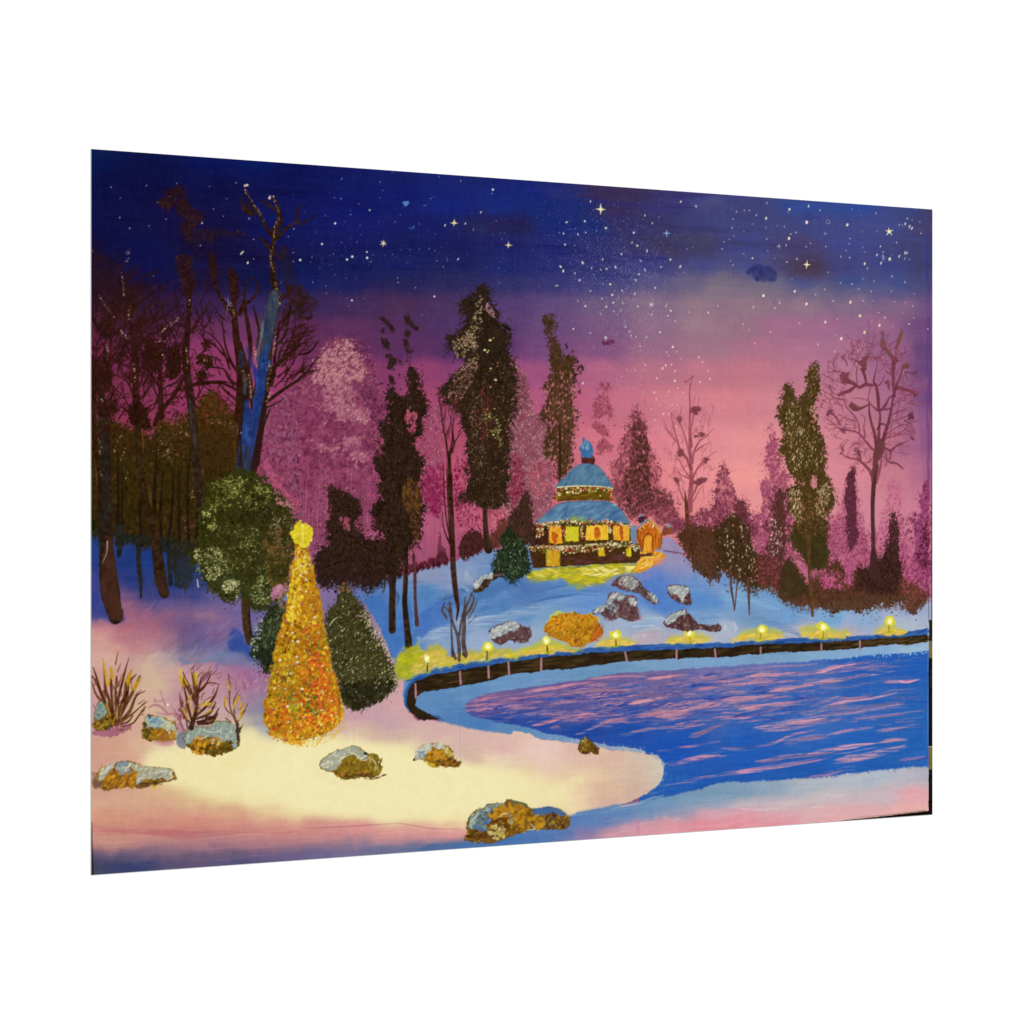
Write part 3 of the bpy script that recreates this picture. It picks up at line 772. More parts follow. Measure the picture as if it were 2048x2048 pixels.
for i in range(520):     # muted mauve reflections, thick on the upper left, thin on the right
    t = RS.random() ** 1.25
    x = 940 + 880 * t
    top = 1402 - (x - 940) * .13 if x < 1300 else 1350 - (x - 1300) * .06
    bot = 1425 + (x - 940) * .12 if x < 1150 else 1450
    y = RS.uniform(top, bot)
    wave(x, y, RS.uniform(30, 110), RS.uniform(2.5, 8), [PD, (128, 110, 158), (172, 126, 152), (104, 100, 160)][i % 4], RS.uniform(.3, .65), slope=-.06 if x < 1300 else -.14)
for i in range(130):
    x, y = RS.uniform(1000, 1700), RS.uniform(1350, 1440)
    wave(x, y, RS.uniform(40, 100), RS.uniform(3, 9), (34, 76, 164), RS.uniform(.25, .6), slope=-.1)
WV = '''D3 30,600 200,570 450,530:5:200,140,160 | D3 150,560 400,530 700,480 1000,450:8:206,134,152 | D3 700,455 1000,425 1250,430:6:200,136,156
D3 0,640 300,600 450,620:4:180,120,150 | D3 110,670 210,665 330,655:6:206,134,156 | D3 1090,685 1200,660 1280,645 1400,620:9:212,150,160
D3 1260,455 1400,440 1560,415 1640,410:9:214,140,154 | D3 500,600 800,560 1100,560:7:156,118,146 | D3 1690,560 1850,530 1932,530:10:196,130,152
D3 620,780 720,770 800,780:6:214,136,160 | D3 200,880 350,850 450,820 530,810:9:196,130,150 | D3 340,700 480,660 600,650:6:160,118,146
D3 950,820 1200,790 1400,760 1700,730 1932,680:9:196,136,158 | D3 1330,800 1500,790 1650,740 1932,650:14:190,130,152 | D3 600,960 700,930 800,880 930,880:7:160,124,160
D3 1000,960 1100,950 1300,900 1500,890 1700,860:8:160,128,162 | D3 1440,930 1700,880 1800,860:7:190,136,164 | D3 1630,980 1730,960 1860,900 1932,880:14:150,122,160
D3 1340,1120 1450,1110 1600,1080 1932,1030:7:196,128,160 | D3 1455,1245 1550,1235 1700,1190 1932,1150:9:186,126,160 | D3 1600,1190 1800,1165 1932,1155:9:190,130,162
D3 1560,1400 1700,1370 1932,1330:9:130,112,168 | D3 1380,1440 1550,1410 1700,1400:4:110,120,180 | D3 370,900 440,890 460,910:6:190,128,156
D3 1440,560 1500,540 1640,545:6:150,116,152 | D3 1000,660 1200,600 1500,600:6:140,112,152 | D3 0,720 200,715 330,700:4:190,130,156
D4 240,520 370,505 520,500 700,480:9:206,146,166 | D4 870,490 960,470 1040,440 1250,400:9:210,146,172 | D4 0,610 300,580 480,570:8:186,136,160
D4 450,660 650,620 850,590 1000,570 1200,540:12:206,150,170 | D4 0,740 150,720 350,710 500,690:10:200,140,162 | D4 80,770 300,730 450,700:10:160,130,160
D4 20,850 120,850 350,800 550,770 800,750 850,745:12:204,146,168 | D4 900,750 1000,740 1060,735:4:150,134,180 | D4 980,790 1150,750 1300,740 1500,700 1640,670:8:186,144,180
D4 380,880 500,870 650,850:7:128,124,178 | D4 640,870 850,850 1000,810 1300,800 1550,790:14:130,124,168 | D4 950,880 1100,870 1250,850 1400,820 1700,770:13:140,126,170
D4 300,990 450,985 650,950 800,930 970,900:14:208,150,172 | D4 400,1020 650,1000 900,950 1100,920:8:150,128,172 | D4 0,920 150,910 300,890:9:190,140,170
D4 1250,910 1450,890 1600,870 1880,830:9:140,126,176 | D4 340,1160 500,1130 650,1060 870,1010:8:176,136,172 | D4 560,1150 700,1120 850,1090 1000,1080:14:150,128,170
D4 980,1060 1150,1020 1300,1000 1430,990:8:190,144,176 | D4 1430,1015 1560,1005 1700,980 1830,960:9:160,132,176 | D4 0,1180 200,1190 350,1170 500,1120:9:110,112,172
D4 320,1300 450,1290 600,1260 800,1240 1000,1220 1100,1190:13:160,126,164 | D4 800,1230 1000,1190 1150,1160 1400,1130:9:190,140,172 | D4 1020,1190 1150,1180 1300,1150 1420,1130:11:206,148,176
D4 1450,1130 1600,1100 1720,1100:10:196,142,170 | D4 1050,1290 1300,1260 1500,1210 1650,1170 1730,1130:22:160,132,172 | D4 0,1430 300,1385 500,1355 800,1310 1000,1270:11:170,130,168
D4 150,1400 300,1380 400,1375:8:206,140,168 | D4 1180,1290 1350,1260 1450,1230:7:200,144,168 | D4 820,1440 950,1430 1100,1390 1220,1380:9:140,118,168
D4 1640,1290 1750,1280 1900,1250:11:110,106,168 | D4 1500,570 1680,565 1830,540:9:176,134,176 | D4 1640,560 1720,575 1830,545:5:212,150,176
D4 1100,480 1250,450 1400,430 1550,420:7:150,126,176 | D4 850,590 1000,610 1250,600 1400,570:13:96,112,176 | D4 0,560 120,550 250,530:6:190,136,160
D4 650,510 800,500 950,490:6:150,126,170 | D4 300,440 500,425 700,420 900,400:7:140,122,170 | D4 1380,510 1500,490 1610,470:4:180,160,196
D4 0,500 150,470 400,455:8:128,116,164 | D4 0,680 120,660 260,660:8:160,130,164 | D4 0,1255 50,1250:10:196,134,160 | D2 1600,540 1750,500 1932,470:9:150,100,146 | D2 1600,520 1700,440 1932,420:7:170,112,146 | D2 1560,560 1700,590 1900,560:7:90,84,150 | D2 1750,500 1932,440:5:206,134,160'''
for i in range(260):     # thin pink and blue licks on the left two thirds
    t = RS.random()
    x = 950 + 620 * t
    y = RS.uniform(1398 - (x - 940) * .12 if x < 1300 else 1352, 1420 + (x - 940) * .1 if x < 1200 else 1448)
    wave(x, y, RS.uniform(24, 80), RS.uniform(1.2, 3.4), [(206, 134, 150), (184, 122, 146), (48, 64, 150), (176, 124, 150), (62, 60, 140)][i % 5], RS.uniform(.5, .9), slope=-.09)
for it in WV.replace('\n', '|').split('|'):
    it = it.strip()
    if not it:
        continue
    p, w, c = it.split(':')
    c = tuple(float(v) for v in c.split(','))
    q = K(p)
    w = float(w) * .62
    line(q, [1, w * 1.25, w, w, w * .6, .8], c, .92, tex='h', ta=.45, var=9)
    for k in range(3):
        line(q + np.array([RS.uniform(-6, 6), RS.normal(0, w * .45)]), [.8, w * .3, w * .35, .8], np.array(c) + RS.choice([-30, 16]), .6, tex='h', ta=.6)
# keep the brushwork inside the pond
y0, y1, x0, x1, c = wm
k = np.zeros((H, W), np.float32)
k[y0:y1, x0:x1] = c
img[:] = save * (1 - k[..., None]) + img * k[..., None]
lab[(k < .5) & (lab == CUR[0])] = CUR[0] - 1
dabs('D4 1000,350 1600,305 1900,285 1900,310 1300,345', 60, (1, 2.4), [(160, 190, 222)], a=(.4, .8), asp=(1, 2))
line('D2 1525,590 1600,620 1800,650 1932,655', [1, 1.5, 1.5], (120, 120, 170), .6)
line('D2 1520,560 1528,500 1600,450', [1, 1.6, 1.2], (110, 100, 160), .7)

back(1)   # the near shore, part of the snow
# lit tip of the spit
SPIT = '''D3 0,968 300,1004 600,1044 850,1085 1100,1128 1300,1152 1385,1200 1412,1290 1385,1400 1300,1480 1150,1560 900,1640 600,1700 0,1720'''
region(SPIT, SN, rough=1.5, fine=1.0, e=14, pw=1.75, hv=4, ay=1.9)
cream()
line('D3 1200,1120 1340,1150 1400,1220 1415,1290 1380,1400 1300,1480', [1, 4, 5, 6, 5, 2], (196, 190, 190), .6, tex='f')
line('D3 1100,1110 1250,1135 1370,1190 1425,1290 1405,1400', [1, 5, 8, 7, 2], (130, 150, 186), .5, tex='f')
for k in range(40):
    x, y = RS.uniform(1230, 1320), RS.uniform(1520, 1595)
    line([(x - 20, y + 6), (x, y + 2), (x + 20, y - 4)], [1, 3, 1], (214, 190, 164), .3, tex='h')
line('D3 500,1640 600,1660 660,1665 800,1640', [1, 5, 3, 1], (232, 208, 156), .8)
SHORE = '''D2 700,2500 1100,1840 1400,1790 1932,1700 D3 540,1700 800,1640 1200,1580 1400,1540 1700,1480 D4 0,1500 300,1493 600,1465 1000,1445 1300,1405 1600,1370 1932,1345 2300,1318 2300,2600 0,2600 D3 0,2800 D2 1000,2800'''
SH = rows('''
1692: 860 82 106 156; 960 74 114 172
1680: 1040 78 116 180; 1000 72 112 176
1667: 1063 84 118 182; 1120 90 120 180; 1170 120 120 172
1640: 1110 80 122 186; 1194 92 126 186; 1240 120 134 184
1671: 1216 214 150 164; 1180 150 126 172; 1300 220 150 164
1651: 1281 214 152 166; 1390 222 138 152; 1340 220 150 160; 1460 222 140 152
1625: 1303 108 142 186; 1240 92 130 186; 1360 140 150 186
1603: 1390 122 152 186; 1300 104 142 188; 1330 112 148 188
1585: 1420 118 150 184; 1483 122 152 186; 1350 110 146 186
1577: 1540 140 162 190; 1614 168 176 192
1560: 1700 176 182 198; 1650 172 180 196
1548: 1766 172 182 202; 1831 182 180 196
1545: 1850 170 166 186
1612: 1440 150 160 190; 1483 190 176 186; 1570 196 180 186
1590: 1657 196 182 188; 1766 196 176 186; 1842 224 162 168
1628: 1420 214 160 176; 1483 222 152 164; 1560 216 160 172; 1640 218 170 174; 1720 220 166 170; 1810 230 170 166
1645: 1500 224 146 156; 1570 224 150 160; 1650 220 160 164; 1740 216 166 162; 1800 214 164 156
1660: 1480 220 140 148
''')
region(SHORE, SH, rough=1.6, fine=.8, soft=1, e=11, hv=5, ax=.55, ay=1.9)
line('D3 900,1640 1100,1615 1230,1580 1330,1530', [2, 8, 9, 3], (112, 146, 188), .85, tex='f', ta=.3)
for i in range(150):
    x = RS.uniform(1050, 1840)
    y = 1690 - (x - 900) * .105 + RS.uniform(-46, 30)
    q = M((x, y))[0].astype(int)
    if not (0 <= q[1] < H):
        continue
    b = img[q[1], q[0]] + RS.normal(0, 11)
    ln = RS.uniform(30, 90)
    line([(x - ln / 2, y + ln * .06 + 2), (x, y), (x + ln / 2, y - ln * .07)], [.8, RS.uniform(1.5, 5), .8], b, .5, tex='h', ta=.7)
for p in ['D3 1400,1720 1500,1750 1600,1700', 'D4 120,1720 300,1745 600,1730', 'D3 900,1660 1050,1620 1230,1590']:
    line(p, [1, 4, 1], (214, 196, 200) if p[1] == '4' else (222, 180, 186), .6, tex='h')
line('D3 1165,1760 1175,1830 1170,1885', [10, 9, 7], (196, 128, 158), .55, tex='v', ta=.4)
dabs('D4 1000,1435 1400,1395 1900,1340 1900,1360 1400,1410 1000,1450', 60, (1, 2), [(52, 92, 168), (198, 206, 214)], a=(.4, .8), asp=(1, 2), ang=(80, 100))
dabs('D3 400,990 1150,1080 1150,1105 400,1020', 90, (1.5, 3.5), [(150, 176, 206), (210, 186, 190)], a=(.3, .6), asp=(3, 5), ang=(84, 96))
dabs('D3 1300,1340 1600,1330 1560,1480 1430,1460', 30, (.7, 1.4), [(110, 146, 200)], a=(.4, .8))
line('D1 22,1400 22,1600 24,1932', [1.5, 4, 9], (44, 34, 36), .85)

P('painted_retaining_wall', 'dark brown painted wall round the pond, capped in blue')
poly('''D2 955,480 960,390 1000,290 1070,238 1200,188 1450,130 1700,98 1932,68 D3 300,213 700,165 1050,143 1400,128 1900,123 D4 400,185 700,165 1100,158 1400,140 1650,113 1905,78 1905,150 1300,200 900,225 0,262 D3 1100,215 700,235 300,270 0,320 D2 1700,170 1250,250 1100,310 1060,500 1010,560 985,540''', (42, 86, 158), spline=False, rough=1.3, fine=.8, tex='h', ta=.12, var=8)
poly('''D2 985,430 1010,350 1060,288 1250,222 1500,180 1750,140 1932,110 D3 300,250 700,215 1100,195 1932,165 D4 400,220 900,205 1300,180 1700,155 1905,130 1905,205 1500,235 1000,280 500,300 0,345 D3 1400,265 1000,300 600,350 300,375 0,410 D2 1700,290 1400,345 1150,385 1075,430 1062,510 1150,570 1230,615 1290,640 1150,652 1085,632 1010,565 980,490''', (46, 34, 18), spline=False, rough=1.0, fine=.9, var=5)
dabs('''D2 1010,350 1500,190 1932,120 D3 700,225 1932,175 D4 900,215 1900,140 1900,195 900,275 0,330 D3 1000,290 0,400 D2 1400,330 1080,410''', 420, (5, 18), [(72, 56, 28), (32, 24, 12), (60, 44, 22), (84, 66, 34)], asp=(5, 10), ang=(2, 9), a=(.25, .6), fuzz=0)
dabs('D4 1300,190 1905,135 1905,200 1300,245', 60, (6, 16), [(104, 84, 48), (50, 36, 20)], asp=(6, 10), ang=(3, 8), a=(.4, .7), fuzz=0)
dabs('''D2 1000,290 1200,190 1700,100 1932,72 D3 700,170 1400,130 1932,125 D4 700,168 1300,145 1900,85 1900,125 1300,175 0,245 D3 700,205 0,290 D2 1500,170 1060,280''', 200, (5, 14), [(30, 70, 150), (66, 108, 176), (52, 96, 168)], asp=(4, 8), ang=(2, 10), a=(.3, .7), fuzz=0)
line('D2 962,480 965,390 1005,300 1075,243', [1, 2.5, 2.5, 2], (96, 140, 196), .7)
line('D2 1200,600 1280,620 1330,650', [3, 6, 1], (48, 70, 120), .5)
for w in 'D2 1063,312 1068,438|D2 1472,200 1480,312|D2 1733,150 1738,255|D2 1918,112 1924,225|D3 288,262 286,370|D3 1058,206 1074,280|D3 1530,185 1532,258|D3 1882,178 1890,255|D4 371,254 372,305|D4 930,222 929,284|D4 1283,193 1284,278'.split('|'):
    line(w, [4, 4.4], (172, 122, 138), .92, spline=False, var=8)

# ------------------------------------------------------------------ far pink trees and thickets
DK, DK2, OL, OL2 = (38, 26, 14), (62, 42, 24), (74, 54, 18), (96, 68, 22)


def foliage(pts, base, cols, n, size=(1.6, 4), a=.9, edge=.35, ang=(30, 150), hi=None, nh=0, hs=(1.0, 2.4), hclump=None, hpts=None, asp=(1.3, 2.6), fuzz=3.0, rough=5, tex=None, hang=(40, 140), hgrad=None, grad=None):
    """a painted crown: ragged ground colour, many leaf touches, a ragged rim and light touches"""
    if isinstance(pts, str):
        pts = K(pts)
    leafy(pts, base, a, rough=rough, var=7, tex=tex)
    dabs(pts, int(n * 1.7), (size[0] * .55, size[1] * .72), cols, asp=asp, ang=ang, a=(.45, .95), fuzz=fuzz * .9, grad=grad, jit=10)
    q = catmull(pts, True, 4)
    k = max(6, int(n * edge * 1.5))
    i = RS.integers(0, len(q) - 1, k)
    t = RS.random(k)
    for j in range(k):
        p = q[i[j]] * (1 - t[j]) + q[i[j] + 1] * t[j] + RS.normal(0, fuzz * RS.choice([.8, 1.3, 2.2]), 2)
        dots([p], RS.uniform(size[0] * .35, size[1] * .45), cols[RS.integers(len(cols))], RS.uniform(.5, .95), asp=RS.uniform(1, 2), ang=RS.uniform(20, 160))
    if hi:
        dabs(hpts if hpts is not None else pts, nh, hs, hi, asp=(1.1, 2.4), ang=hang, a=(.55, .98), fuzz=1.2, clump=hclump, jit=12, grad=hgrad)


def sprays(pts, n, col, ln=(5, 14), down=0.5, w=2.0, a=.85):
    """short brush flicks leaving the rim of a crown, drooping a little"""
    if isinstance(pts, str):
        pts = K(pts)
    q = catmull(pts, True, 5)
    cx = q[:, 0].mean()
    for k in range(n):
        p = q[RS.integers(len(q))] + RS.normal(0, 1.5, 2)
        s_ = 1 if p[0] > cx else -1
        l_ = RS.uniform(*ln)
        an = RS.normal(down, .7)
        x0_, y0_ = p[0] - s_ * 3, p[1]
        line([(x0_, y0_), (x0_ + s_ * l_ * .6, y0_ + l_ * .5 * an), (x0_ + s_ * l_, y0_ + l_ * an)], [w, w * .8, .7], np.array(col) + RS.normal(0, 7), a)
        if k % 2:
            dots([(x0_ + s_ * l_ * RS.uniform(.5, 1.2), y0_ + l_ * an * RS.uniform(.5, 1.2))], RS.uniform(.8, 1.8), col, .85, asp=1.4)


def strokes(pts, n, cols, ln=(10, 30), w=(1.2, 3), a=(.3, .7)):
    """upright pulled strokes inside a crown"""
    m_ = mask(K(pts) if isinstance(pts, str) else pts, 2, 1, 0)
    ys, xs = np.nonzero(m_[4] > .9)
    pp = K(pts) if isinstance(pts, str) else np.asarray(pts)
    lo, hi_ = pp.min(0), pp.max(0)
    for k in range(n):
        i_ = RS.integers(len(xs))
        x_ = lo[0] + (hi_[0] - lo[0]) * (xs[i_] / max(1, m_[4].shape[1]))
        y_ = lo[1] + (hi_[1] - lo[1]) * (ys[i_] / max(1, m_[4].shape[0]))
        l_ = RS.uniform(*ln)
        line([(x_, y_ - l_ / 2), (x_ + RS.normal(0, 2), y_), (x_ + RS.normal(0, 3), y_ + l_ / 2)], [.8, RS.uniform(*w), .8], cols[k % len(cols)], RS.uniform(*a))


P('painted_frosted_tree', 'tall frosted pink painted tree at the left middle')
FT = 'B2 0,720 100,600 180,480 260,400 400,350 520,390 620,500 690,640 740,880 800,1020 760,1120 720,1300 700,1450 740,1650 780,1932 C2 720,300 650,500 200,620 100,600 60,400 0,380 C1 1932,100 1800,60 B1 1850,1900 1700,1700 1560,1560 1540,1400 1600,1100 1700,950 1850,840 1932,780'
foliage(FT, (122, 58, 92), [(140, 76, 110), (106, 46, 82), (154, 90, 118), (128, 62, 98)], 2600, (2, 5), rough=8, tex='m', ang=(0, 180))
dabs('B2 150,560 400,380 560,480 600,700 400,760 200,800 100,760', 600, (1.8, 4), [(190, 130, 140), (176, 112, 132), (196, 142, 146)], clump=('m', -.35), ang=(10, 80), a=(.4, .85), fuzz=4)
dabs('B2 20,800 300,760 640,900 600,1500 200,1400 0,1200', 1000, (1.8, 4), [(182, 122, 142), (166, 100, 132)], clump=('a', 0.05), ang=(0, 90), a=(.35, .8), fuzz=4)
dabs('B2 0,1050 500,1100 720,1300 700,1650 0,1700', 700, (2, 5), [(112, 44, 84), (124, 54, 94)], clump=('m', .1), ang=(20, 160), a=(.35, .8))
dabs('B1 1600,1100 1800,900 1932,850 1932,1700 1800,1650 1600,1450', 500, (2, 5), [(104, 44, 84), (142, 78, 116), (150, 92, 126)], clump=('m', -.1), a=(.4, .85), ang=(20, 160))
dabs('B1 1560,1400 1640,1500 1800,1750 1932,1850 1932,1932 1850,1932 1680,1700', 160, (3, 7), [(176, 84, 124), (164, 74, 116)], a=(.3, .7))
dabs('B2 550,800 720,850 780,1040 700,1150', 160, (2, 4), [(96, 40, 84), (110, 50, 90)], a=(.5, .9))
dabs('B2 250,300 480,350 600,460 700,700 640,600 480,370', 130, (1.2, 3), [(84, 34, 84), (104, 48, 96)], a=(.3, .8), fuzz=4)
dabs('B2 530,1070 610,1090 640,1110 590,1140 540,1110', 16, (1.5, 3), [(190, 136, 140)])
for i in range(170):      # wet vertical pulls below the crown
    x = RS.uniform(600, 760)
    y = RS.uniform(930, 1040)
    line([(x, y), (x + RS.normal(0, 1.5), y + RS.uniform(25, 80))], [1.5, RS.uniform(1.5, 5), 1], [(186, 96, 138), (132, 58, 106), (206, 116, 148), (150, 76, 122)][i % 4], RS.uniform(.3, .7), tex='v', ta=.5)

back(0)
for i in range(330):      # pink pulled paint between the trunks
    x = RS.uniform(745, 1045)
    y = RS.uniform(900, 1070)
    if x > 940 and y > 1060:
        continue
    line([(x, y), (x + RS.normal(0, 1.5), y + RS.uniform(20, 60))], [1.2, RS.uniform(1.5, 4), 1], [(196, 100, 140), (150, 60, 108), (214, 116, 150), (128, 48, 92)][i % 4], RS.uniform(.3, .75), tex='v', ta=.5)
P('painted_shrub', 'magenta painted shrub behind the slender bare tree')
foliage('B2 1140,1100 1180,1000 1260,960 1300,1100 1310,1250 1320,1500 1300,1932 C2 1280,320 1180,300 1140,150 B2 1130,1600 1150,1450 1070,1350 1120,1220', (142, 72, 108), [(160, 90, 124), (122, 56, 92), (176, 104, 130)], 420, (1.5, 3.5), a=.6, hi=[(196, 140, 150), (190, 180, 140)], nh=70, hs=(.7, 1.6))
dabs('B2 1140,1600 1320,1550 1330,1932 1140,1932', 240, (1.5, 4), [(138, 30, 86), (154, 44, 98)], a=(.5, .9), ang=(30, 150))
dabs('C2 1140,0 1320,0 1290,330 1200,300', 200, (1.5, 4), [(138, 32, 86), (120, 40, 80)], a=(.4, .9), ang=(30, 150))
dabs('B2 1430,1450 1560,1500 1600,1800 1500,1932 1430,1900', 260, (1.5, 4), [(140, 32, 84), (186, 90, 130), (112, 30, 62)], a=(.5, .9), ang=(30, 150))
dabs('C2 1430,0 1620,250 1680,420 1480,480 1430,300', 260, (1.2, 3.4), [(150, 50, 98), (200, 104, 140), (120, 34, 72)], a=(.5, .9), ang=(60, 120))
dabs('C2 1760,200 1932,150 1932,330 1790,460', 160, (1.2, 3.4), [(150, 60, 98), (206, 120, 146)], a=(.5, .9), ang=(60, 120))
P('painted_underwood', 'low reddish brown painted brush line behind the snowy slope')
dabs('C2 900,880 1000,800 1150,760 1250,700 1320,660 1350,760 1200,800 1080,840', 300, (2, 5), [(72, 26, 34), (104, 36, 66), (60, 30, 30)], a=(.5, .95), ang=(40, 140))
poly('C2 1260,720 1290,480 1310,600 1340,640 1340,740', (96, 44, 66), .7, rough=2, fine=2)
foliage('C2 1480,700 1490,560 1540,480 1640,455 1700,520 1680,640 1600,680 1520,730', (62, 32, 28), [(50, 28, 22), (84, 42, 44), (70, 34, 34)], 200, (1.5, 3.5), ang=(60, 120))
foliage('C2 1780,520 1830,400 1932,320 C3 60,700 80,800 60,960 C2 1932,620 1840,620 1760,600', (88, 48, 38), [(74, 40, 32), (104, 58, 42)], 160, (1.5, 3.5), ang=(60, 120))

P('painted_frosted_tree', 'frosted pink and beige painted tree left of the pavilion roof')
foliage('B3 -60,500 40,560 130,700 180,880 240,1050 330,1150 380,1320 400,1500 420,1700 330,1932 C3 200,850 0,900 C2 1900,200 B3 -80,1932 -60,1200', (132, 76, 98), [(164, 108, 124), (110, 58, 80), (186, 130, 138), (146, 88, 110)], 1500, (1.2, 3.2), hi=[(206, 160, 150), (190, 138, 140)], nh=620, hs=(.8, 1.8), hclump=('m', -.2), rough=6)
dabs('B3 0,1450 120,1500 100,1800 0,1900', 220, (1.5, 3.5), [(140, 36, 80), (120, 30, 64)], a=(.4, .8))
dabs('B3 200,1500 420,1500 420,1700 300,1800 200,1750', 200, (1.2, 3), [(190, 76, 110), (206, 100, 126)], a=(.3, .8), ang=(60, 120))
dabs('B3 20,700 140,720 180,950 60,1000', 150, (1.2, 2.6), [(96, 56, 66), (84, 60, 40)], a=(.4, .8))

# ------------------------------------------------------------------ tall dark trees of the middle
P('painted_poplar', 'dark painted poplar with loose leaf clumps above, second of the middle trees')
PB = '''B2 820,870 850,810 890,880 960,920 1000,850 985,700 1030,615 1055,680 1090,700 1110,800 1160,920 1150,1030 1110,1100 1130,1200 1060,1260 1050,1330 1100,1430 1150,1480 1120,1600 1140,1932 C2 1130,250 1110,450 1095,600 1030,610 1005,540 1000,700 950,800 900,860 830,880 820,640 720,500 680,400 690,280 760,200 B2 740,1932 770,1860 720,1720 750,1660 700,1500 720,1380 730,1200 750,1120 820,1090 810,950'''
foliage(PB, DK, [(38, 26, 14), (50, 32, 18), (32, 24, 12), (60, 40, 22)], 1500, (1.6, 4.5), ang=(50, 130), hi=[(120, 84, 60), (150, 90, 90)], nh=110, hs=(.7, 1.5), rough=6, fuzz=3.5)
sprays(PB, 170, (38, 26, 16), (4, 12), .1)
strokes(PB, 120, [(28, 20, 12), (70, 44, 30), (24, 20, 10)])
dabs('B2 980,1000 1060,1040 1050,1230 980,1150', 40, (2, 5), [(186, 84, 122)], a=(.5, .9), ang=(60, 120))
dabs('B2 940,1700 1060,1640 1120,1932 980,1932', 150, (1.5, 4), [(96, 66, 24), (110, 80, 30)], a=(.4, .8), ang=(60, 120))
dabs('C2 1000,50 1110,200 1090,560 1010,400', 170, (1.2, 3), [(96, 62, 34), (70, 50, 26), (130, 80, 60)], a=(.4, .9), ang=(60, 120))
for p in 'B2 730,165 770,160 850,250 870,290 840,300 790,245|B2 745,270 775,265 770,310|B2 755,380 800,370 830,420 830,460 800,460 760,420|B2 790,480 860,530 925,570 920,610 880,590 830,640 810,600|B2 820,720 850,705 875,750 860,780 830,750|B2 830,800 900,860 890,900 820,880|B2 970,170 1000,110 1020,180 1090,240 1060,270 1010,240 980,220|B2 965,280 1015,300 1005,340 970,330|B2 950,390 1000,360 1005,430 970,440|B2 970,450 1035,460 1030,480 985,480'.split('|'):
    foliage(p, (44, 30, 24), [(40, 28, 20), (60, 38, 32)], 26, (1.2, 2.6), rough=2, fuzz=1.4, edge=.8)
line('B2 985,470 990,540 1005,590', [1.5, 1], (56, 40, 34), .7)
line('B2 1015,490 1015,600', [1.5, 1], (56, 40, 34), .6)
line('B2 760,300 755,380', [1, 1], (56, 34, 44), .5)
dots(K('B2 915,690 740,770 760,765 720,780 925,820 865,640 850,640 690,700'), (1.5, 2.6), (64, 34, 50), .8)
for w in 'C2 860,250 868,600 855,900 850,1200 850,1380:17,15,14,13,15:50,34,20|C2 975,450 975,900 965,1100 980,1300 1000,1500 1010,1700 1012,1780:9,10,9,11,12,16,8:46,32,18|C2 1045,690 1058,850 1062,1100 1078,1330:6,7,6,9:84,48,46'.split('|'):
    p, ws, c = w.split(':')
    line(p, [float(v) for v in ws.split(',')], tuple(float(v) for v in c.split(',')), .97, var=12)
line('C2 960,780 955,900 950,1050', [3, 3], (96, 58, 52), .6)
line('C2 840,900 825,1150 822,1350', [2, 3], (76, 52, 30), .6)
line('C2 870,1000 905,1080 895,1150', [3, 8, 2], (60, 60, 84), .5)
poly('C2 985,1500 1015,1480 1050,1680 1040,1760 1000,1790 970,1720', (50, 44, 16), .9)

P('painted_conifer', 'tallest dark painted conifer, flecked with pale highlights, in the middle')
CN = [tuple(p) for p in K('A2 1640,1380 1690,1335 1730,1400 1745,1500 1800,1570 1810,1640 1760,1690 1850,1680 1932,1760 B2 1932,480')] + [(1030, 741), (1032, 795), (1024, 860), (1018, 930), (1012, 1000)] + \
     [tuple(p) for p in K('C2 1880,180 1780,260 1700,260 1620,220 1500,170 B2 1490,1800 1570,1740 1530,1580 1580,1560 1540,1450 1560,1300 1500,1150 1510,1040 1430,1000 1340,930 1300,830 1350,790 1390,730 1450,670 1540,580 1450,490 1390,440 1370,350 1420,320 A2 1540,1700 1500,1600 1480,1500 1560,1450')]
CN = np.array(CN)
foliage(CN, (42, 30, 16), [(38, 28, 12), (50, 38, 18), (60, 46, 22), (34, 26, 14)], 2600, (1.6, 4), ang=(30, 150), rough=6, fuzz=3.5)
sprays(CN, 260, (42, 30, 18), (5, 16), .35)
strokes(CN, 150, [(30, 22, 12), (66, 50, 26), (26, 20, 10)])
dabs('A2 1640,1460 1690,1460 1660,1750 1600,1900 1430,1890 1560,1720', 170, (.9, 2), [(190, 160, 140), (170, 140, 116), (206, 180, 140)], a=(.5, .95), clump=('f', -.3))
dabs('A2 1710,1500 1780,1560 1790,1640 1720,1580', 80, (.8, 2), [(160, 120, 140), (176, 136, 140)], a=(.5, .9))
dabs('B2 1430,360 1600,300 1640,500 1600,620 1500,620 1400,440', 190, (.9, 2.1), [(186, 158, 124), (160, 130, 100), (206, 180, 140)], a=(.5, .95), clump=('m', -.5))
dabs('B2 1480,600 1640,600 1560,800 1450,950 1360,880 1400,760', 380, (.8, 1.9), [(160, 116, 104), (186, 140, 126), (110, 76, 60)], a=(.5, .95), clump=('m', -.6), ang=(20, 100))
dabs('B2 1650,700 1932,650 1932,1900 1620,1800 1560,1300', 420, (.7, 1.7), [(140, 112, 70), (120, 92, 60), (160, 140, 90), (150, 90, 84)], a=(.4, .9))
dabs('B2 1540,900 1680,900 1700,1500 1580,1500', 260, (.7, 1.7), [(164, 130, 110), (130, 100, 76)], a=(.4, .9), clump=('m', -.3), ang=(40, 110))
dabs('B2 1700,1000 1850,1150 1850,1330 1720,1260', 150, (.8, 2), [(176, 170, 110), (140, 130, 70)], a=(.4, .9), clump=('m', 0))
dabs('B2 1620,850 1750,850 1760,1300 1650,1300', 90, (1.5, 4), [(104, 44, 44), (90, 40, 34)], a=(.4, .8), ang=(70, 110))
dots(K('B2 1780,350 1750,370 1700,460 1725,480 1735,465 1755,800 1800,735 1755,630 1790,1000 1780,1240'), (1.4, 3), (216, 210, 140), .95, asp=1.4)
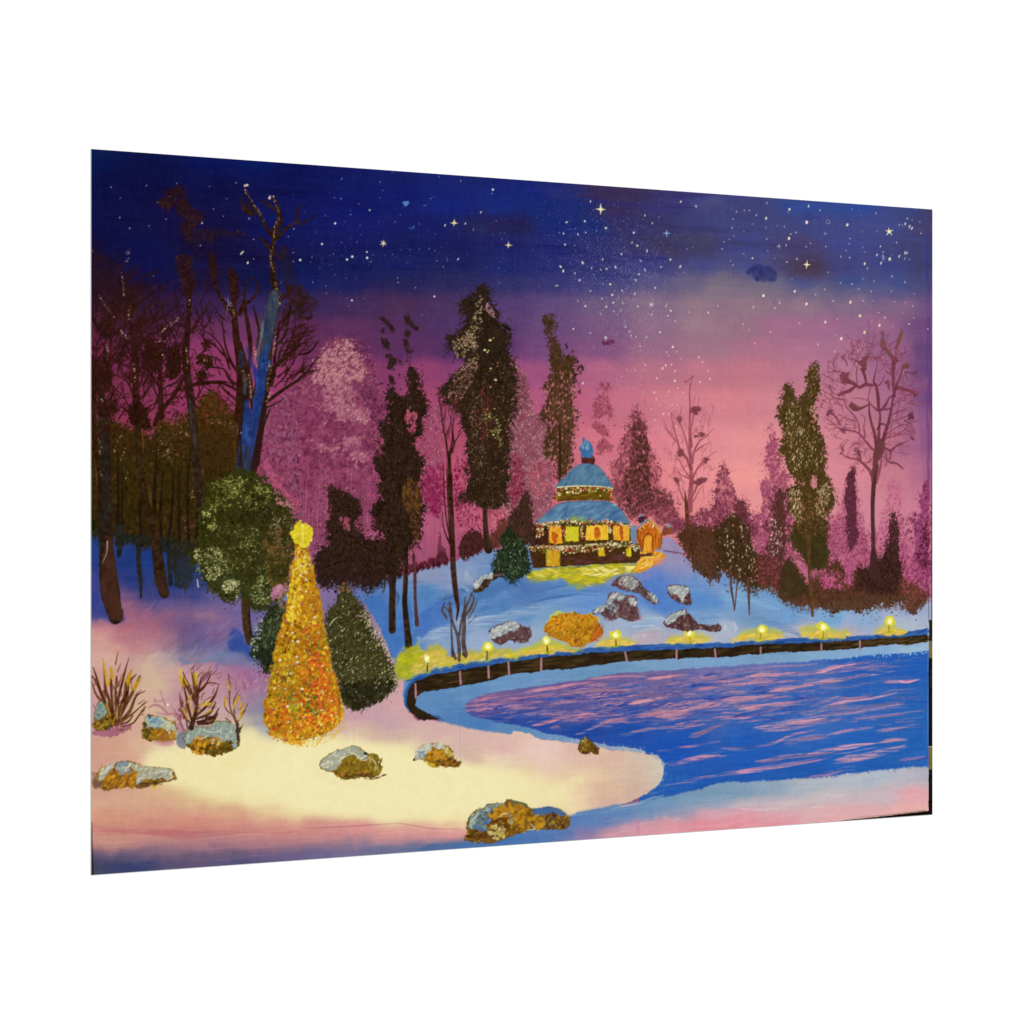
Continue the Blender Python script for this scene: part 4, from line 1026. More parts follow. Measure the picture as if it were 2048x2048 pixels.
line('C2 1700,220 1705,400 1720,560 1735,640', [9, 10, 12, 17], (52, 36, 22), .95, var=12)
line('C2 1715,250 1725,450 1745,600', [2, 3, 4], (86, 56, 42), .5)

P('painted_bare_tree', 'slender bare painted tree leaning over the blue slope')
SL = (58, 32, 20)
for w in 'C2 1385,-50 1395,300 1405,600 1410,800 1435,1050 1455,1180 1440,1290:8,9,10,11,12,10,3|B2 1385,1900 1378,1600 1375,1450 1395,1350 1410,1250:8,11,9,6,3|B2 1370,1480 1345,1300 1315,1150 1295,1000 1268,850:5,4,3.4,2.5,1|B2 1400,1400 1430,1300 1470,1240 1510,1190:5,3,2,1|B2 1405,1300 1395,1150 1375,1050 1350,940:3,2,1.5,1|B2 1345,1250 1380,1150 1400,1050 1430,1000:3,2,2,1|B2 1310,1120 1340,1040 1330,940:2,1.5,1|B2 1420,1330 1410,1200 1420,1050 1450,1000:3,2,2,1|C2 1400,620 1350,520 1320,420 1310,280:6,3,2,1|C2 1385,560 1340,300 1325,0 1320,-150 :4,2.5,2.5,2|C2 1380,500 1360,200 1350,-100:3,2,2|C2 1395,700 1380,500 1345,350:3,2,1'.split('|'):
    p, ws = w.split(':')
    line(p, [float(v) for v in ws.split(',')], SL, .95, var=12)
for k in range(16):
    p = K('B2 %d,%d' % (RS.uniform(1300, 1440), RS.uniform(1000, 1300)))[0]
    twig(p[0], p[1], RS.uniform(60, 120), RS.uniform(12, 26), 1.6, 1, (92, 42, 50), .8)
line('C2 1425,800 1450,1000 1468,1150', [3, 3, 2], (80, 52, 48), .6)

P('painted_bush', 'large dark painted bush hanging over the snow right of the lit tree top')
foliage('C2 270,150 285,70 370,90 385,200 400,130 460,135 530,180 545,300 555,480 640,570 690,560 740,540 830,560 850,700 900,860 830,890 780,950 700,980 650,1040 590,1000 520,960 470,920 400,1000 300,980 210,980 160,900 130,740 190,650 260,600 270,400', (44, 28, 18), [(40, 26, 16), (58, 34, 26), (34, 24, 16), (50, 36, 18)], 1100, (2, 5), ang=(30, 150), rough=7, hi=[(120, 66, 80)], nh=60, hs=(.7, 1.4), fuzz=4)
foliage('B2 260,1720 300,1730 350,1780 380,1850 420,1780 470,1800 540,1850 540,1932 C2 540,300 460,250 380,300 280,300 265,100', (46, 28, 20), [(40, 28, 16), (66, 38, 34)], 200, (1.8, 4), rough=7)
sprays('C2 545,300 555,480 640,570 690,560 850,700 900,860 830,890 700,980 590,1000 470,920 300,980 160,900 130,740 260,600 270,400', 110, (42, 28, 20), (4, 12), .4)
dabs('C2 380,350 460,350 450,470 390,440', 24, (2, 5), [(176, 92, 124), (150, 74, 106)], a=(.5, .9), ang=(60, 120))
for i in range(46):
    x = RS.uniform(648, 790)
    line([(x, RS.uniform(1150, 1168)), (x + RS.normal(0, 2), RS.uniform(1172, 1184))], [2.5, 1], (48, 30, 34), .7)

P('painted_poplar', 'tall narrow painted tree rising left above the pavilion')
TT = 'B3 315,190 345,145 400,140 425,240 405,330 450,420 500,520 560,520 620,560 605,700 590,800 600,900 585,990 625,1060 595,1190 575,1300 570,1500 500,1600 440,1640 430,1500 350,1450 330,1300 345,1150 290,1110 290,1020 340,930 350,820 310,800 365,720 375,600 380,460 345,330'
foliage(TT, (74, 52, 30), [(62, 42, 24), (84, 60, 34), (54, 38, 20), (96, 60, 44)], 800, (1.4, 3.4), ang=(50, 130), rough=5, fuzz=3)
sprays(TT, 120, (62, 42, 26), (3, 10), 0)
strokes(TT, 60, [(46, 32, 18), (90, 62, 40)])
dabs('B3 340,700 590,700 620,1300 560,1550 350,1450 320,1100', 190, (1.4, 3.6), [(196, 106, 128), (186, 116, 126), (160, 110, 84)], a=(.5, .95), ang=(60, 110))
dabs('B3 420,450 600,600 580,800 420,700', 110, (1.2, 3), [(56, 44, 18)], a=(.5, .9))
for p in 'B3 640,600 665,585 690,610 670,640 645,630|B3 640,660 665,660 655,690|B3 620,830 650,820 650,860 625,860|B3 590,700 600,690 605,710|B3 515,400 525,400 525,450 515,450|B3 565,470 580,470 580,490'.split('|'):
    foliage(p, (60, 40, 34), [(60, 38, 34)], 8, (1, 2), rough=1.5, fuzz=1, edge=.8)
dots(K('B3 675,1130 630,1180 625,1245 635,770 630,800 600,1360 640,1370 690,1310'), (1, 2), (110, 56, 66), .8)
line('B3 455,1150 460,1400 462,1600 450,1690', [4, 6, 6, 4], (56, 38, 18), .95)
dots(K('B3 670,765'), 2.6, (214, 210, 222), .95, asp=1.4, ang=70)

P('painted_tree', 'faint broken pink painted tree right of the pavilion spire')
for p, n in (('B3 790,830 820,770 850,750 850,800 830,830', 20), ('B3 850,840 880,760 930,810 900,820 880,850', 20), ('B3 760,1040 770,940 840,865 900,900 930,1000 945,1070 880,1050 830,1090 770,1080', 150), ('B3 750,1150 780,1115 830,1140 880,1180 900,1250 860,1250 800,1200', 70), ('B3 800,1370 820,1310 880,1290 940,1340 920,1400 880,1380 850,1430', 60)):
    foliage(p, (150, 72, 96), [(132, 60, 84), (118, 52, 78), (176, 90, 110)], n, (1.2, 2.8), a=.7, rough=3, fuzz=2, tex='f')
dots(K('B3 960,1155 905,1100 930,1100 920,1260 860,1250 850,1300 770,1310 850,1430'), (1.2, 2.2), (150, 66, 90), .8)

P('painted_conifer', 'purple brown painted conifer right of the pavilion')
foliage('B3 1165,965 1190,1060 1240,1130 1255,1190 1230,1240 1290,1350 1340,1450 1385,1590 1330,1650 1400,1760 1470,1820 1510,1932 C3 1530,760 1560,900 1400,880 1300,800 1180,830 1090,800 980,690 960,560 B3 975,1800 960,1720 925,1620 935,1500 1000,1470 1010,1380 1040,1250 1080,1150 1110,1150 1130,1060', (122, 62, 78), [(106, 50, 66), (132, 68, 84), (92, 46, 52), (140, 72, 96)], 1300, (1.4, 3.6), ang=(40, 140), rough=5, fuzz=3.5, tex='f')
dabs('B3 1130,1150 1200,1120 1280,1400 1300,1932 1060,1932 1060,1650 1110,1500', 700, (1.6, 4), [(78, 46, 34), (90, 52, 42), (66, 42, 26)], a=(.5, .95), ang=(50, 130))
dabs('B3 1040,1300 1110,1200 1080,1500 1000,1700 960,1650', 120, (1.2, 3), [(206, 108, 130), (176, 90, 116)], a=(.4, .9), ang=(60, 120))
dabs('B3 1290,1400 1380,1600 1340,1800 1290,1700', 110, (1.2, 3), [(200, 104, 126)], a=(.4, .9), ang=(60, 120))
dabs('C3 1090,560 1500,560 1540,860 1300,820 1150,760', 280, (1.2, 3), [(150, 70, 106), (186, 92, 126), (96, 46, 66)], a=(.4, .9))
dabs('C3 1200,500 1420,560 1480,640 1380,720 1200,680', 200, (1.6, 3.6), [(84, 48, 44), (96, 56, 52)], a=(.5, .9))

# ------------------------------------------------------------------ right hand thicket, far to near
back(0)
dabs('C4 0,300 350,500 550,500 1000,450 1400,550 1932,400 1932,1150 1400,1050 1000,1100 700,900 0,800', 2400, (2, 5), [(160, 76, 122), (176, 90, 132), (136, 58, 102), (196, 112, 146), (120, 52, 84)], a=(.35, .85), ang=(40, 140), fuzz=6)
P('painted_tree', 'faint pink painted tree by the right edge')
foliage('B4 1545,1500 1600,1470 1640,1560 1650,1750 1680,1932 C4 1750,700 1780,1000 1500,1000 1480,600 1500,400 B4 1480,1820 1540,1700', (196, 100, 146), [(178, 86, 136), (210, 118, 158), (160, 70, 124)], 420, (1.4, 3.4), a=.5, rough=5, tex='f')
P('painted_tree', 'purple painted tree cut by the right edge')
foliage('B4 1925,1510 1870,1560 1830,1660 1850,1750 1800,1850 1790,1932 C4 1800,560 1780,800 1810,1000 1880,1100 1922,1100', (146, 66, 118), [(126, 54, 104), (160, 78, 130), (106, 40, 84)], 520, (1.6, 4), rough=4, tex='f')
dabs('C4 1880,500 1920,520 1920,900 1880,900 1800,820', 130, (1.6, 4), [(84, 34, 56), (96, 36, 66)], a=(.5, .9))
P('painted_tree', 'slim magenta painted tree left of the tall green one')
foliage('B4 455,965 480,1040 510,1110 560,1260 600,1400 640,1520 680,1700 720,1932 C4 700,650 600,900 400,800 320,700 300,500 B4 350,1780 410,1680 385,1520 430,1440 415,1300 445,1120', (158, 78, 116), [(140, 64, 104), (170, 90, 128), (120, 50, 84)], 800, (1.4, 3.6), rough=5, tex='f', fuzz=3)
dabs('B4 480,1560 540,1560 640,1700 640,1932 400,1932 440,1780', 240, (1.8, 4), [(92, 46, 60), (104, 52, 66), (80, 44, 46)], a=(.5, .9))
P('painted_tree', 'purple painted tree right of the bare pink one')
foliage('B4 0,1340 50,1370 90,1500 140,1640 170,1680 220,1650 260,1720 300,1850 340,1932 C4 330,600 200,700 0,700 C3 1932,1000 1560,1000 1530,780 1600,860 1720,770 1800,740 1860,700 1890,520 B4 -20,1450', (126, 60, 92), [(112, 52, 78), (142, 70, 104), (92, 42, 60)], 1000, (1.4, 3.6), rough=5, fuzz=3.4, tex='f')
dabs('B4 0,1450 80,1450 140,1650 100,1750 0,1700', 160, (1.2, 3), [(206, 120, 136), (176, 90, 116)], a=(.4, .8), ang=(70, 120))

P('painted_bare_tree', 'bare pink painted tree with dark nests, right of the pavilion')
BP = (144, 72, 88)
for w in 'B3 1650,1932 1665,1700 1662,1500 1650,1250 1655,1000 1650,850 1665,760 1690,690:14,11,8,6,5,4,3,1|B3 1665,1560 1620,1450 1570,1400 1540,1300 1500,1150 1480,1040:7,6,5,3,2,1|B3 1655,1450 1620,1300 1580,1180 1550,1110:5,4,3,2|B3 1550,1110 1565,1050 1580,980:3,1,1|B3 1675,1500 1690,1400 1740,1300 1800,1260 1870,1180:5,4,3,2,1|B3 1700,1400 1760,1350 1840,1310:3,2,1|B3 1670,1350 1665,1200 1690,1050 1700,1000:4,3,3,2|B3 1690,1030 1690,940 1700,890:2,1,1|B3 1720,1000 1730,930 1745,890:2,1,1|B3 1660,1700 1720,1550 1780,1480 1850,1420 1900,1390:4,3,2,1.5,1|B3 1660,1640 1600,1560 1560,1480 1510,1420:3,2.5,2,1|B3 1640,1640 1560,1600 1530,1560 1510,1530:3,2,1,1|B3 1600,1850 1560,1750 1540,1680 1450,1600:4,3,2,1|B3 1540,1680 1520,1600 1500,1540:2,1.5,1|B3 1680,1800 1730,1700 1760,1640 1810,1650:4,3,3,1|B3 1690,1850 1740,1750 1780,1700:3,2,1|B3 1700,1760 1720,1680 1760,1620:3,2,1|B3 1520,1290 1470,1240 1420,1160 1415,1100:3,2,1.5,1|B3 1500,1250 1450,1200 1430,1130:2,1.5,1|B3 1740,1280 1720,1200 1710,1170:2,1,1|B3 1760,1230 1780,1150 1790,1100:2,1,1|B3 1655,780 1600,750 1640,740 1690,690:2,2,3,1|B3 1690,1620 1720,1560 1800,1480:2,2,1'.split('|'):
    p, ws = w.split(':')
    line(p, [float(v) for v in ws.split(',')], np.array(BP) + RS.normal(0, 6), .88, var=8)
for p in 'B3 1650,1010 1690,975 1740,975 1760,1005 1720,1045 1680,1050|B3 1515,1090 1545,1070 1575,1090 1570,1130 1550,1140 1530,1120|B3 1740,1230 1760,1205 1810,1225 1810,1250 1770,1265|B3 1535,1400 1570,1360 1600,1400 1590,1440 1545,1445|B3 1780,1470 1825,1450 1830,1480 1800,1510|B3 1520,1660 1545,1640 1550,1690 1530,1700|B3 1700,1660 1750,1630 1800,1640 1800,1680 1720,1700|B3 1690,1250 1730,1245 1720,1270'.split('|'):
    foliage(p, (118, 62, 76), [(110, 56, 72), (134, 72, 84)], 16, (1, 2.4), rough=1.5, fuzz=1, edge=.5)
for k in range(60):
    p = K('B3 %d,%d' % (RS.uniform(1450, 1880), RS.uniform(1050, 1850)))[0]
    twig(p[0], p[1], RS.uniform(50, 130), RS.uniform(8, 22), 1.2, 1, (160, 84, 100), .7)
line('C3 1608,560 1625,750 1640,900 1670,1100 1690,1300', [2, 9, 8, 7, 4], (92, 54, 34), .95, var=16)

P('painted_bare_tree', 'big bare painted tree against the pink sky near the right edge')
BR = (146, 80, 110)
LB = '''C4 1410,910 1405,600 1400,350 1410,150 1430,-40:14,9,9,10,12:84,46,54 | B4 1420,1400 1430,1280 1450,1180 1470,1120:11,12,16,14:112,62,70
B4 1440,1170 1420,1050 1390,950 1370,850 1370,760:10,8,6,5,3:120,66,76 | B4 1455,1150 1460,1000 1470,880 1450,800:8,6,5,4:124,66,80
B4 1490,1130 1530,1000 1560,880 1580,780 1590,700 1620,620:9,7,6,5,5,5:118,62,84 | B4 1455,830 1450,700 1430,600 1410,560 1440,420 1435,370 1390,300:6,8,7,4,2,1.5,1:130,66,90
B4 1600,700 1590,560 1590,430 1600,380:7,7,8,10:130,64,96 | B4 1590,360 1540,290 1490,240:9,9,7:130,80,80 | B4 1615,340 1615,270 1640,200 1670,110:4,4,9,7:140,88,80
B4 1620,620 1700,640 1760,660 1810,690:8,7,6,3:140,66,96 | B4 1620,600 1660,500 1680,440 1720,420:6,4,4,10:136,74,90 | B4 1600,560 1570,500 1530,480 1515,440:5,4,3,1:146,74,106
B4 1400,600 1330,595 1280,620 1220,580 1150,560:6,7,6,8,10:134,68,90 | B4 1240,610 1190,650 1130,670 1090,690:5,8,7,6:134,66,90 | B4 1340,580 1330,520 1310,460:5,6,8:130,66,86
B4 1300,400 1260,380 1200,350:3,4,2:140,74,96 | B4 1260,580 1250,500 1260,430:3,3,2:146,76,100 | B4 1380,620 1360,720 1380,770 1440,830:3,2,3,5:150,76,100
B4 1360,780 1300,810 1240,820 1200,790:4,5,9,9:128,74,76 | B4 1360,740 1280,720 1200,720:2,2,1:160,84,116 | B4 1480,830 1520,780 1550,720 1590,690:6,6,4,3:134,66,96
B4 1480,820 1540,820 1580,800:5,4,3:140,68,100 | B4 1400,1190 1340,1120 1280,1050 1220,1020 1150,1010 1110,1010:6,5,4,3,3,5:150,76,100 | B4 1330,1080 1320,980 1330,900 1290,870:3,2.5,2,1:152,78,104
B4 1280,1050 1270,950 1220,870 1160,800 1140,740 1060,720 1000,680:4,3,3,3,3,3,2:156,80,116 | B4 1240,930 1150,900 1080,860:2.5,2,1:160,84,116 | B4 1100,960 1060,890 1010,850:3,3,7:146,74,100
B4 1390,1420 1370,1380 1290,1300 1240,1280 1160,1260 1120,1230:9,6,5,4,3,2:146,76,92 | B4 1290,1300 1280,1220 1240,1170:5,4,2:140,72,92 | B4 1440,1500 1460,1400 1480,1300 1475,1260:3,6,6,2:166,84,106
B4 1520,1180 1570,1200 1630,1150 1740,1110:5,5,3,1.5:140,72,96 | B4 1570,1200 1560,1280:4,3:134,68,90 | B4 1520,1270 1560,1310 1620,1320 1680,1370:3,4,4,3:128,66,80
B4 1520,1090 1600,1070 1700,1050 1780,1060:2.5,2,2,1:156,78,112 | B4 1530,1050 1600,1000 1700,960 1800,1010:2.5,2,2,1:156,78,112 | B4 1560,900 1600,860 1680,830 1720,810:3,3,3,1:150,76,110
B4 1580,800 1640,740 1720,690:2.5,2,1:156,80,116 | B4 1750,760 1800,790 1860,770:2,3,1:160,80,120 | B4 1700,780 1740,750 1800,730:2,2,1:160,80,120 | B4 1540,980 1580,930 1680,900 1740,870:2.5,2,2,2:150,76,110
B4 1690,920 1740,950 1770,960:2,3,1:120,60,90 | B4 1440,1010 1470,960 1510,960 1520,980:3,4,4,2:110,58,76 | B4 1480,1130 1500,1050 1530,960:3,3,2:120,64,80 | B4 1640,1060 1700,1010 1800,1020:1.5,1.5,1:150,80,110
B4 1640,1190 1750,1240:1.5,1:160,84,116 | B4 1500,1260 1530,1250:2,1:150,80,110 | B4 1440,610 1480,580 1510,510:3,3,1:146,72,100 | B4 1450,480 1500,440 1530,370:1.5,1.5,1:156,80,116
B4 1200,370 1180,330 1230,280 1210,210:1.5,2,2,1:146,76,120 | B4 1260,380 1280,300 1250,200 1310,180:1.5,1.5,1,1:140,74,126 | B4 1360,300 1350,200 1365,80 1355,0:1.5,1.5,1,1:120,64,110
B4 1050,470 1000,480 990,400 1010,370:2,2,2,1:146,76,110 | B4 1050,440 1040,390 1090,300:2,2,1.5:146,76,116 | B4 1110,470 1060,470 1000,430:2,2,1:150,76,110 | B4 1120,340 1150,370 1170,420:3,3,2:140,72,110
B4 1160,600 1080,560 1010,540 990,480:2,2,1.5,1:150,76,110 | B4 1130,690 1050,680 1000,620 960,580:2,2,2,1:150,76,116 | B4 1020,650 1000,600 1060,640:2,2,1:146,70,110 | B4 1000,680 960,660 940,640:2,2,1:150,76,110
B4 980,760 940,740 930,800 900,730:2,2,1.5,1:150,76,110 | B4 1100,1150 1160,1100 1190,1110:1.5,1.5,1:170,90,116 | B4 1200,1140 1280,1140 1330,1130:1,2,1:180,96,120 | B4 1320,1310 1370,1310 1400,1280:1,2,1:176,92,116
B4 1780,520 1860,540:1,1:130,72,110 | B4 1720,540 1700,480 1760,490:2,3,2:130,70,100 | B4 1660,320 1700,290 1690,240:2,2,1:130,72,120 | B4 1700,310 1770,330:1,1:130,72,120 | B4 1500,200 1485,110 1520,150:3,3,2:130,76,110'''
for it in LB.replace('\n', '|').split('|'):
    it = it.strip()
    if it:
        p, ws, c = it.split(':')
        line(p, [float(v) for v in ws.split(',')], tuple(float(v) * .86 for v in c.split(',')), .92, var=7)
for p, c in (('B4 1455,220 1490,165 1520,180 1530,250 1570,320 1530,290 1480,260', (130, 84, 82)), ('B4 1605,210 1630,180 1650,100 1690,110 1680,230 1640,240', (138, 88, 84)), ('B4 1255,400 1300,350 1350,300 1365,330 1345,420 1340,470 1300,480 1265,430', (124, 68, 72)), ('B4 1090,510 1130,480 1200,470 1180,520 1230,560 1170,560 1130,600 1090,560', (136, 70, 90)), ('B4 1660,430 1720,380 1750,440 1720,460', (134, 82, 76)), ('B4 1580,340 1640,350 1620,390 1590,400', (130, 66, 92)), ('B4 1185,790 1220,760 1270,790 1240,830 1195,820', (124, 72, 74)), ('B4 975,850 1010,815 1055,830 1020,870 1000,915 990,870', (140, 68, 96)), ('B4 1720,890 1750,830 1785,880 1780,950 1740,930', (110, 56, 90)), ('B4 1105,1010 1130,980 1155,1010 1130,1040', (150, 80, 110)), ('B4 1115,1160 1145,1160 1120,1230 1100,1220', (150, 82, 104)), ('B4 1740,1050 1790,1110 1770,1110', (124, 62, 90)), ('B4 1770,650 1815,660 1810,700 1780,690', (136, 66, 100)), ('B4 1525,560 1540,540 1560,600 1550,650 1530,600', (140, 70, 96)), ('B4 1250,1180 1280,1210 1290,1290 1270,1260', (136, 72, 92)), ('B4 1750,480 1795,470 1780,510', (130, 74, 104))):
    q = K(p)
    q = q.mean(0) + (q - q.mean(0)) * .86
    foliage(q, np.array(c) * .88, [np.array(c) * .8, np.array(c) * .98], 14, (1, 2.4), a=.9, rough=1.5, fuzz=1.2, edge=.9)
for k in range(230):
    an = RS.uniform(0, 2 * math.pi)
    rr = RS.uniform(.55, 1.0)
    x, y = 1745 + 88 * rr * math.cos(an), 800 + 130 * rr * math.sin(an)
    twig(x, y, math.degrees(math.atan2(-(y - 880), x - 1745)) + RS.normal(0, 34), RS.uniform(8, 22), 1.2, 1, (132 + RS.normal(0, 8), 66, 94), .8, bend=50)
poly('B4 1430,1150 1480,1130 1520,1140 1490,1250 1440,1320 1420,1380 1405,1500 1385,1450 1400,1340', (110, 62, 64), .95, rough=1)

P('painted_tree', 'slim dark purple painted tree left of the big bare one')
foliage('B4 1225,1335 1200,1420 1165,1500 1150,1600 1120,1680 1100,1780 1040,1870 1000,1932 C4 980,500 1000,700 1150,780 1350,900 1370,700 1290,500 B4 1290,1800 1260,1650 1240,1500', (158, 76, 118), [(140, 62, 106), (176, 92, 134), (120, 52, 86), (200, 104, 150)], 900, (1.4, 3.6), rough=6, a=.6, tex='f', fuzz=4)
foliage('B4 1225,1350 1235,1400 1235,1500 1250,1650 1245,1800 1250,1932 C4 1260,560 1220,720 1180,720 1160,500 B4 1160,1750 1150,1600 1180,1450', (96, 46, 70), [(86, 40, 60), (110, 54, 80), (74, 40, 50)], 380, (1.5, 3.6), rough=3, fuzz=2)

P('painted_thicket', 'brown and olive painted thicket along the right of the snow')
foliage('''C3 1545,1000 1600,900 1700,900 1800,900 1932,880 C4 100,700 350,760 450,780 560,860 650,800 720,930 800,1060 850,1000 950,900 1050,800 1130,950 1190,1060 1250,900 1400,900 1460,860 1500,800 1650,870 1700,1020 1850,1100 1900,1150 1860,1240 1750,1300 1640,1250 1550,1270 1430,1290 1300,1320 1200,1270 1050,1300 930,1270 880,1250 750,1290 640,1250 560,1200 480,1120 370,1080 250,1080 150,1040 0,930 C3 1900,1370 1800,1350 1700,1250 1620,1150 1570,1060''', (74, 48, 28), [(68, 44, 24), (86, 56, 30), (98, 62, 38), (58, 42, 22), (108, 58, 54)], 2600, (1.4, 3.6), ang=(30, 150), rough=6, fuzz=4)
dabs('C4 300,800 540,860 560,1100 420,1060 330,1000', 220, (1.5, 3.6), [(110, 48, 58), (84, 44, 40), (150, 66, 96)], a=(.5, .9))
poly('C4 590,850 640,800 700,900 760,1010 800,1080 700,1180 560,1180 540,1100', (58, 50, 26), .7, rough=3, fine=2, grit=2)
dabs('C4 900,900 1130,950 1200,1060 1100,1100 930,1080', 260, (1.3, 3.2), [(176, 80, 124), (110, 60, 60), (206, 100, 160)], a=(.4, .85))
dabs('C4 1150,820 1240,870 1220,1050 1160,1000', 90, (1.6, 4), [(180, 90, 138), (164, 74, 122)], a=(.4, .8))
dabs('C4 940,960 1050,1000 1000,1100 950,1080', 60, (1.6, 4), [(200, 92, 146)], a=(.4, .8))
dabs('C4 1650,1000 1900,1120 1850,1230 1700,1250', 260, (1.3, 3.2), [(120, 66, 56), (150, 76, 86), (96, 56, 40)], a=(.4, .9))
dabs('C4 1660,800 1860,860 1880,1080 1700,1010', 300, (1.4, 3.4), [(164, 76, 120), (196, 104, 146), (120, 50, 84)], a=(.4, .9))
for i in range(230):
    x = RS.uniform(1520, 1850)
    y = (1168 + (x - 1520) * .46 if x < 1601 else 1206 + (x - 1601) * .02) + RS.normal(0, 4)
    line([(x, y), (x + RS.normal(0, 2.5), y + RS.uniform(4, 12))], [1.8, .9], (96, 66, 46), RS.uniform(.5, .9))
P('painted_bush', 'darkest painted bush at the foot of the big bare tree')
foliage('C4 1250,930 1290,900 1390,900 1410,800 1440,800 1480,850 1510,700 1550,620 1560,480 1590,400 1630,470 1640,700 1670,900 1640,1000 1600,1150 1450,1130 1300,1100 1240,1060', (64, 36, 34), [(58, 34, 28), (74, 42, 38), (50, 32, 24)], 900, (1.6, 4), ang=(40, 140), rough=5, fuzz=3)
dabs('C4 1560,430 1620,430 1630,700 1560,680', 60, (1, 2.4), [(120, 60, 84)], a=(.4, .8))
line('C4 1410,780 1412,880 1420,960', [15, 19, 26], (70, 42, 42), .9)

P('painted_bush', 'olive painted bush with pale streaks and bare legs on the blue snow')
foliage('C4 40,460 80,410 140,420 200,400 240,470 280,560 290,680 330,760 350,900 330,1020 340,1120 300,1140 260,1050 180,1000 100,1010 40,900 -20,900 -60,700 -30,560', (62, 46, 24), [(56, 42, 20), (74, 54, 28), (50, 38, 18), (84, 50, 36)], 800, (1.4, 3.4), rough=5, fuzz=3, hi=[(206, 176, 160), (186, 150, 130)], nh=100, hs=(.8, 2.2), hang=(75, 100), hclump=('v', .1))
foliage('C4 140,400 160,300 230,290 260,380 270,440', (100, 52, 62), [(90, 46, 54), (120, 60, 76)], 130, (1.4, 3.2), rough=4)
for w in 'C4 95,900 100,1080 120,1200 130,1290:5,5,5,2|C4 165,960 150,1100 140,1220 132,1290:4,3,3,2|C4 255,1000 262,1150 268,1330:5,6,3'.split('|'):
    p, ws = w.split(':')
    line(p, [float(v) for v in ws.split(',')], (92, 62, 50), .95, var=10)
dots(K('C4 68,560 66,610 120,660 68,700 125,720 75,780 120,800 195,520 200,560 270,720 250,700 265,900 270,880 180,920 205,800 240,740'), (1.4, 2.8), (214, 184, 164), .9, asp=2.2, ang=88)
for i in range(50):
    x = RS.uniform(1450, 1525)
    y = RS.uniform(1165, 1185)
    dots([(x, y + (8 if x > 1500 else 0))], RS.uniform(1, 2.2), (84, 66, 50), .8, asp=1.5, ang=70)
P('painted_bush', 'dark painted bush streaked with white, beside the tall green tree')
foliage('C4 500,190 550,180 560,290 600,350 600,450 620,600 590,750 560,850 480,800 440,760 440,600 460,480 480,350', (82, 48, 44), [(74, 46, 36), (96, 54, 52), (66, 44, 28), (120, 60, 70)], 360, (1.4, 3.2), rough=5, fuzz=3, hi=[(214, 190, 176), (190, 160, 150)], nh=90, hs=(.8, 2.2), hang=(60, 100), hpts=K('C4 450,470 500,450 560,520 570,700 460,780'))

P('painted_poplar', 'tall olive green painted poplar with two tips and pale flecks')
GP = '''B4 600,600 630,590 680,650 690,720 740,760 765,820 760,720 790,600 815,480 845,415 890,400 905,480 900,620 870,800 890,960 945,1100 970,1280 950,1400 1000,1450 1045,1580 1035,1720 985,1800 990,1932 C4 960,500 990,620 980,880 900,900 830,900 720,780 640,620 680,500 B4 690,1820 640,1720 620,1600 650,1540 720,1520 760,1500 690,1460 640,1380 600,1250 550,1230 580,1100 600,1020 550,940 550,760 575,660'''
foliage(GP, (66, 54, 20), [(60, 50, 18), (78, 62, 24), (54, 44, 16), (86, 68, 28)], 1900, (1.4, 3.6), rough=4, fuzz=2.6, ang=(40, 140))
foliage('B4 850,1440 880,1450 885,1510 850,1550 825,1510', (214, 130, 142), [(214, 130, 142), (176, 110, 110)], 30, (1.4, 3), rough=3)
sprays(GP, 160, (66, 54, 22), (3, 8), 0, 1.6)
strokes(GP, 90, [(48, 40, 14), (84, 66, 26)])
poly('C4 640,610 720,600 800,640 900,600 985,640 975,860 860,890 740,780 660,700', (56, 50, 24), .6, rough=4, fine=2, grit=2)
FL = [(190, 160, 126), (160, 130, 96), (206, 178, 144)]
dabs('B4 620,780 700,760 760,900 760,1200 720,1400 640,1350 620,1150', 225, (.8, 2.6), FL, ang=(62, 100), a=(.6, .98), asp=(1.6, 3))
dabs('B4 760,1000 900,1000 940,1200 930,1360 780,1380', 105, (.8, 2.6), FL, ang=(70, 100), a=(.6, .98), asp=(1.8, 3.2))
dabs('B4 640,1580 740,1580 740,1830 680,1860 640,1700', 165, (.8, 2.6), FL, ang=(62, 100), a=(.6, .98), asp=(1.5, 3))
dabs('B4 880,1560 990,1500 1010,1600 960,1800 890,1780', 180, (.8, 2.6), FL, ang=(55, 100), a=(.6, .98), asp=(1.5, 3))
dabs('B4 820,800 880,820 900,1000 840,1000', 40, (1.2, 3), [(190, 150, 116), (206, 128, 130)], ang=(70, 110), a=(.5, .9))
dabs('B4 800,440 890,430 890,640 800,700', 40, (.9, 2), [(206, 130, 136), (176, 130, 90)], a=(.5, .9))
dabs('C4 700,200 980,300 970,560 720,560', 150, (.9, 2.2), [(190, 120, 110), (160, 110, 84)], a=(.4, .9))
line('C4 800,300 815,700 825,1000 840,1180 848,1340', [5, 8, 8, 8, 6], (86, 60, 32), .9, var=12)
line('C4 855,1200 852,1340', [4, 3], (110, 76, 40), .9)
dots(K('B4 850,350 840,340 862,372'), 1.6, (190, 120, 150), .8)

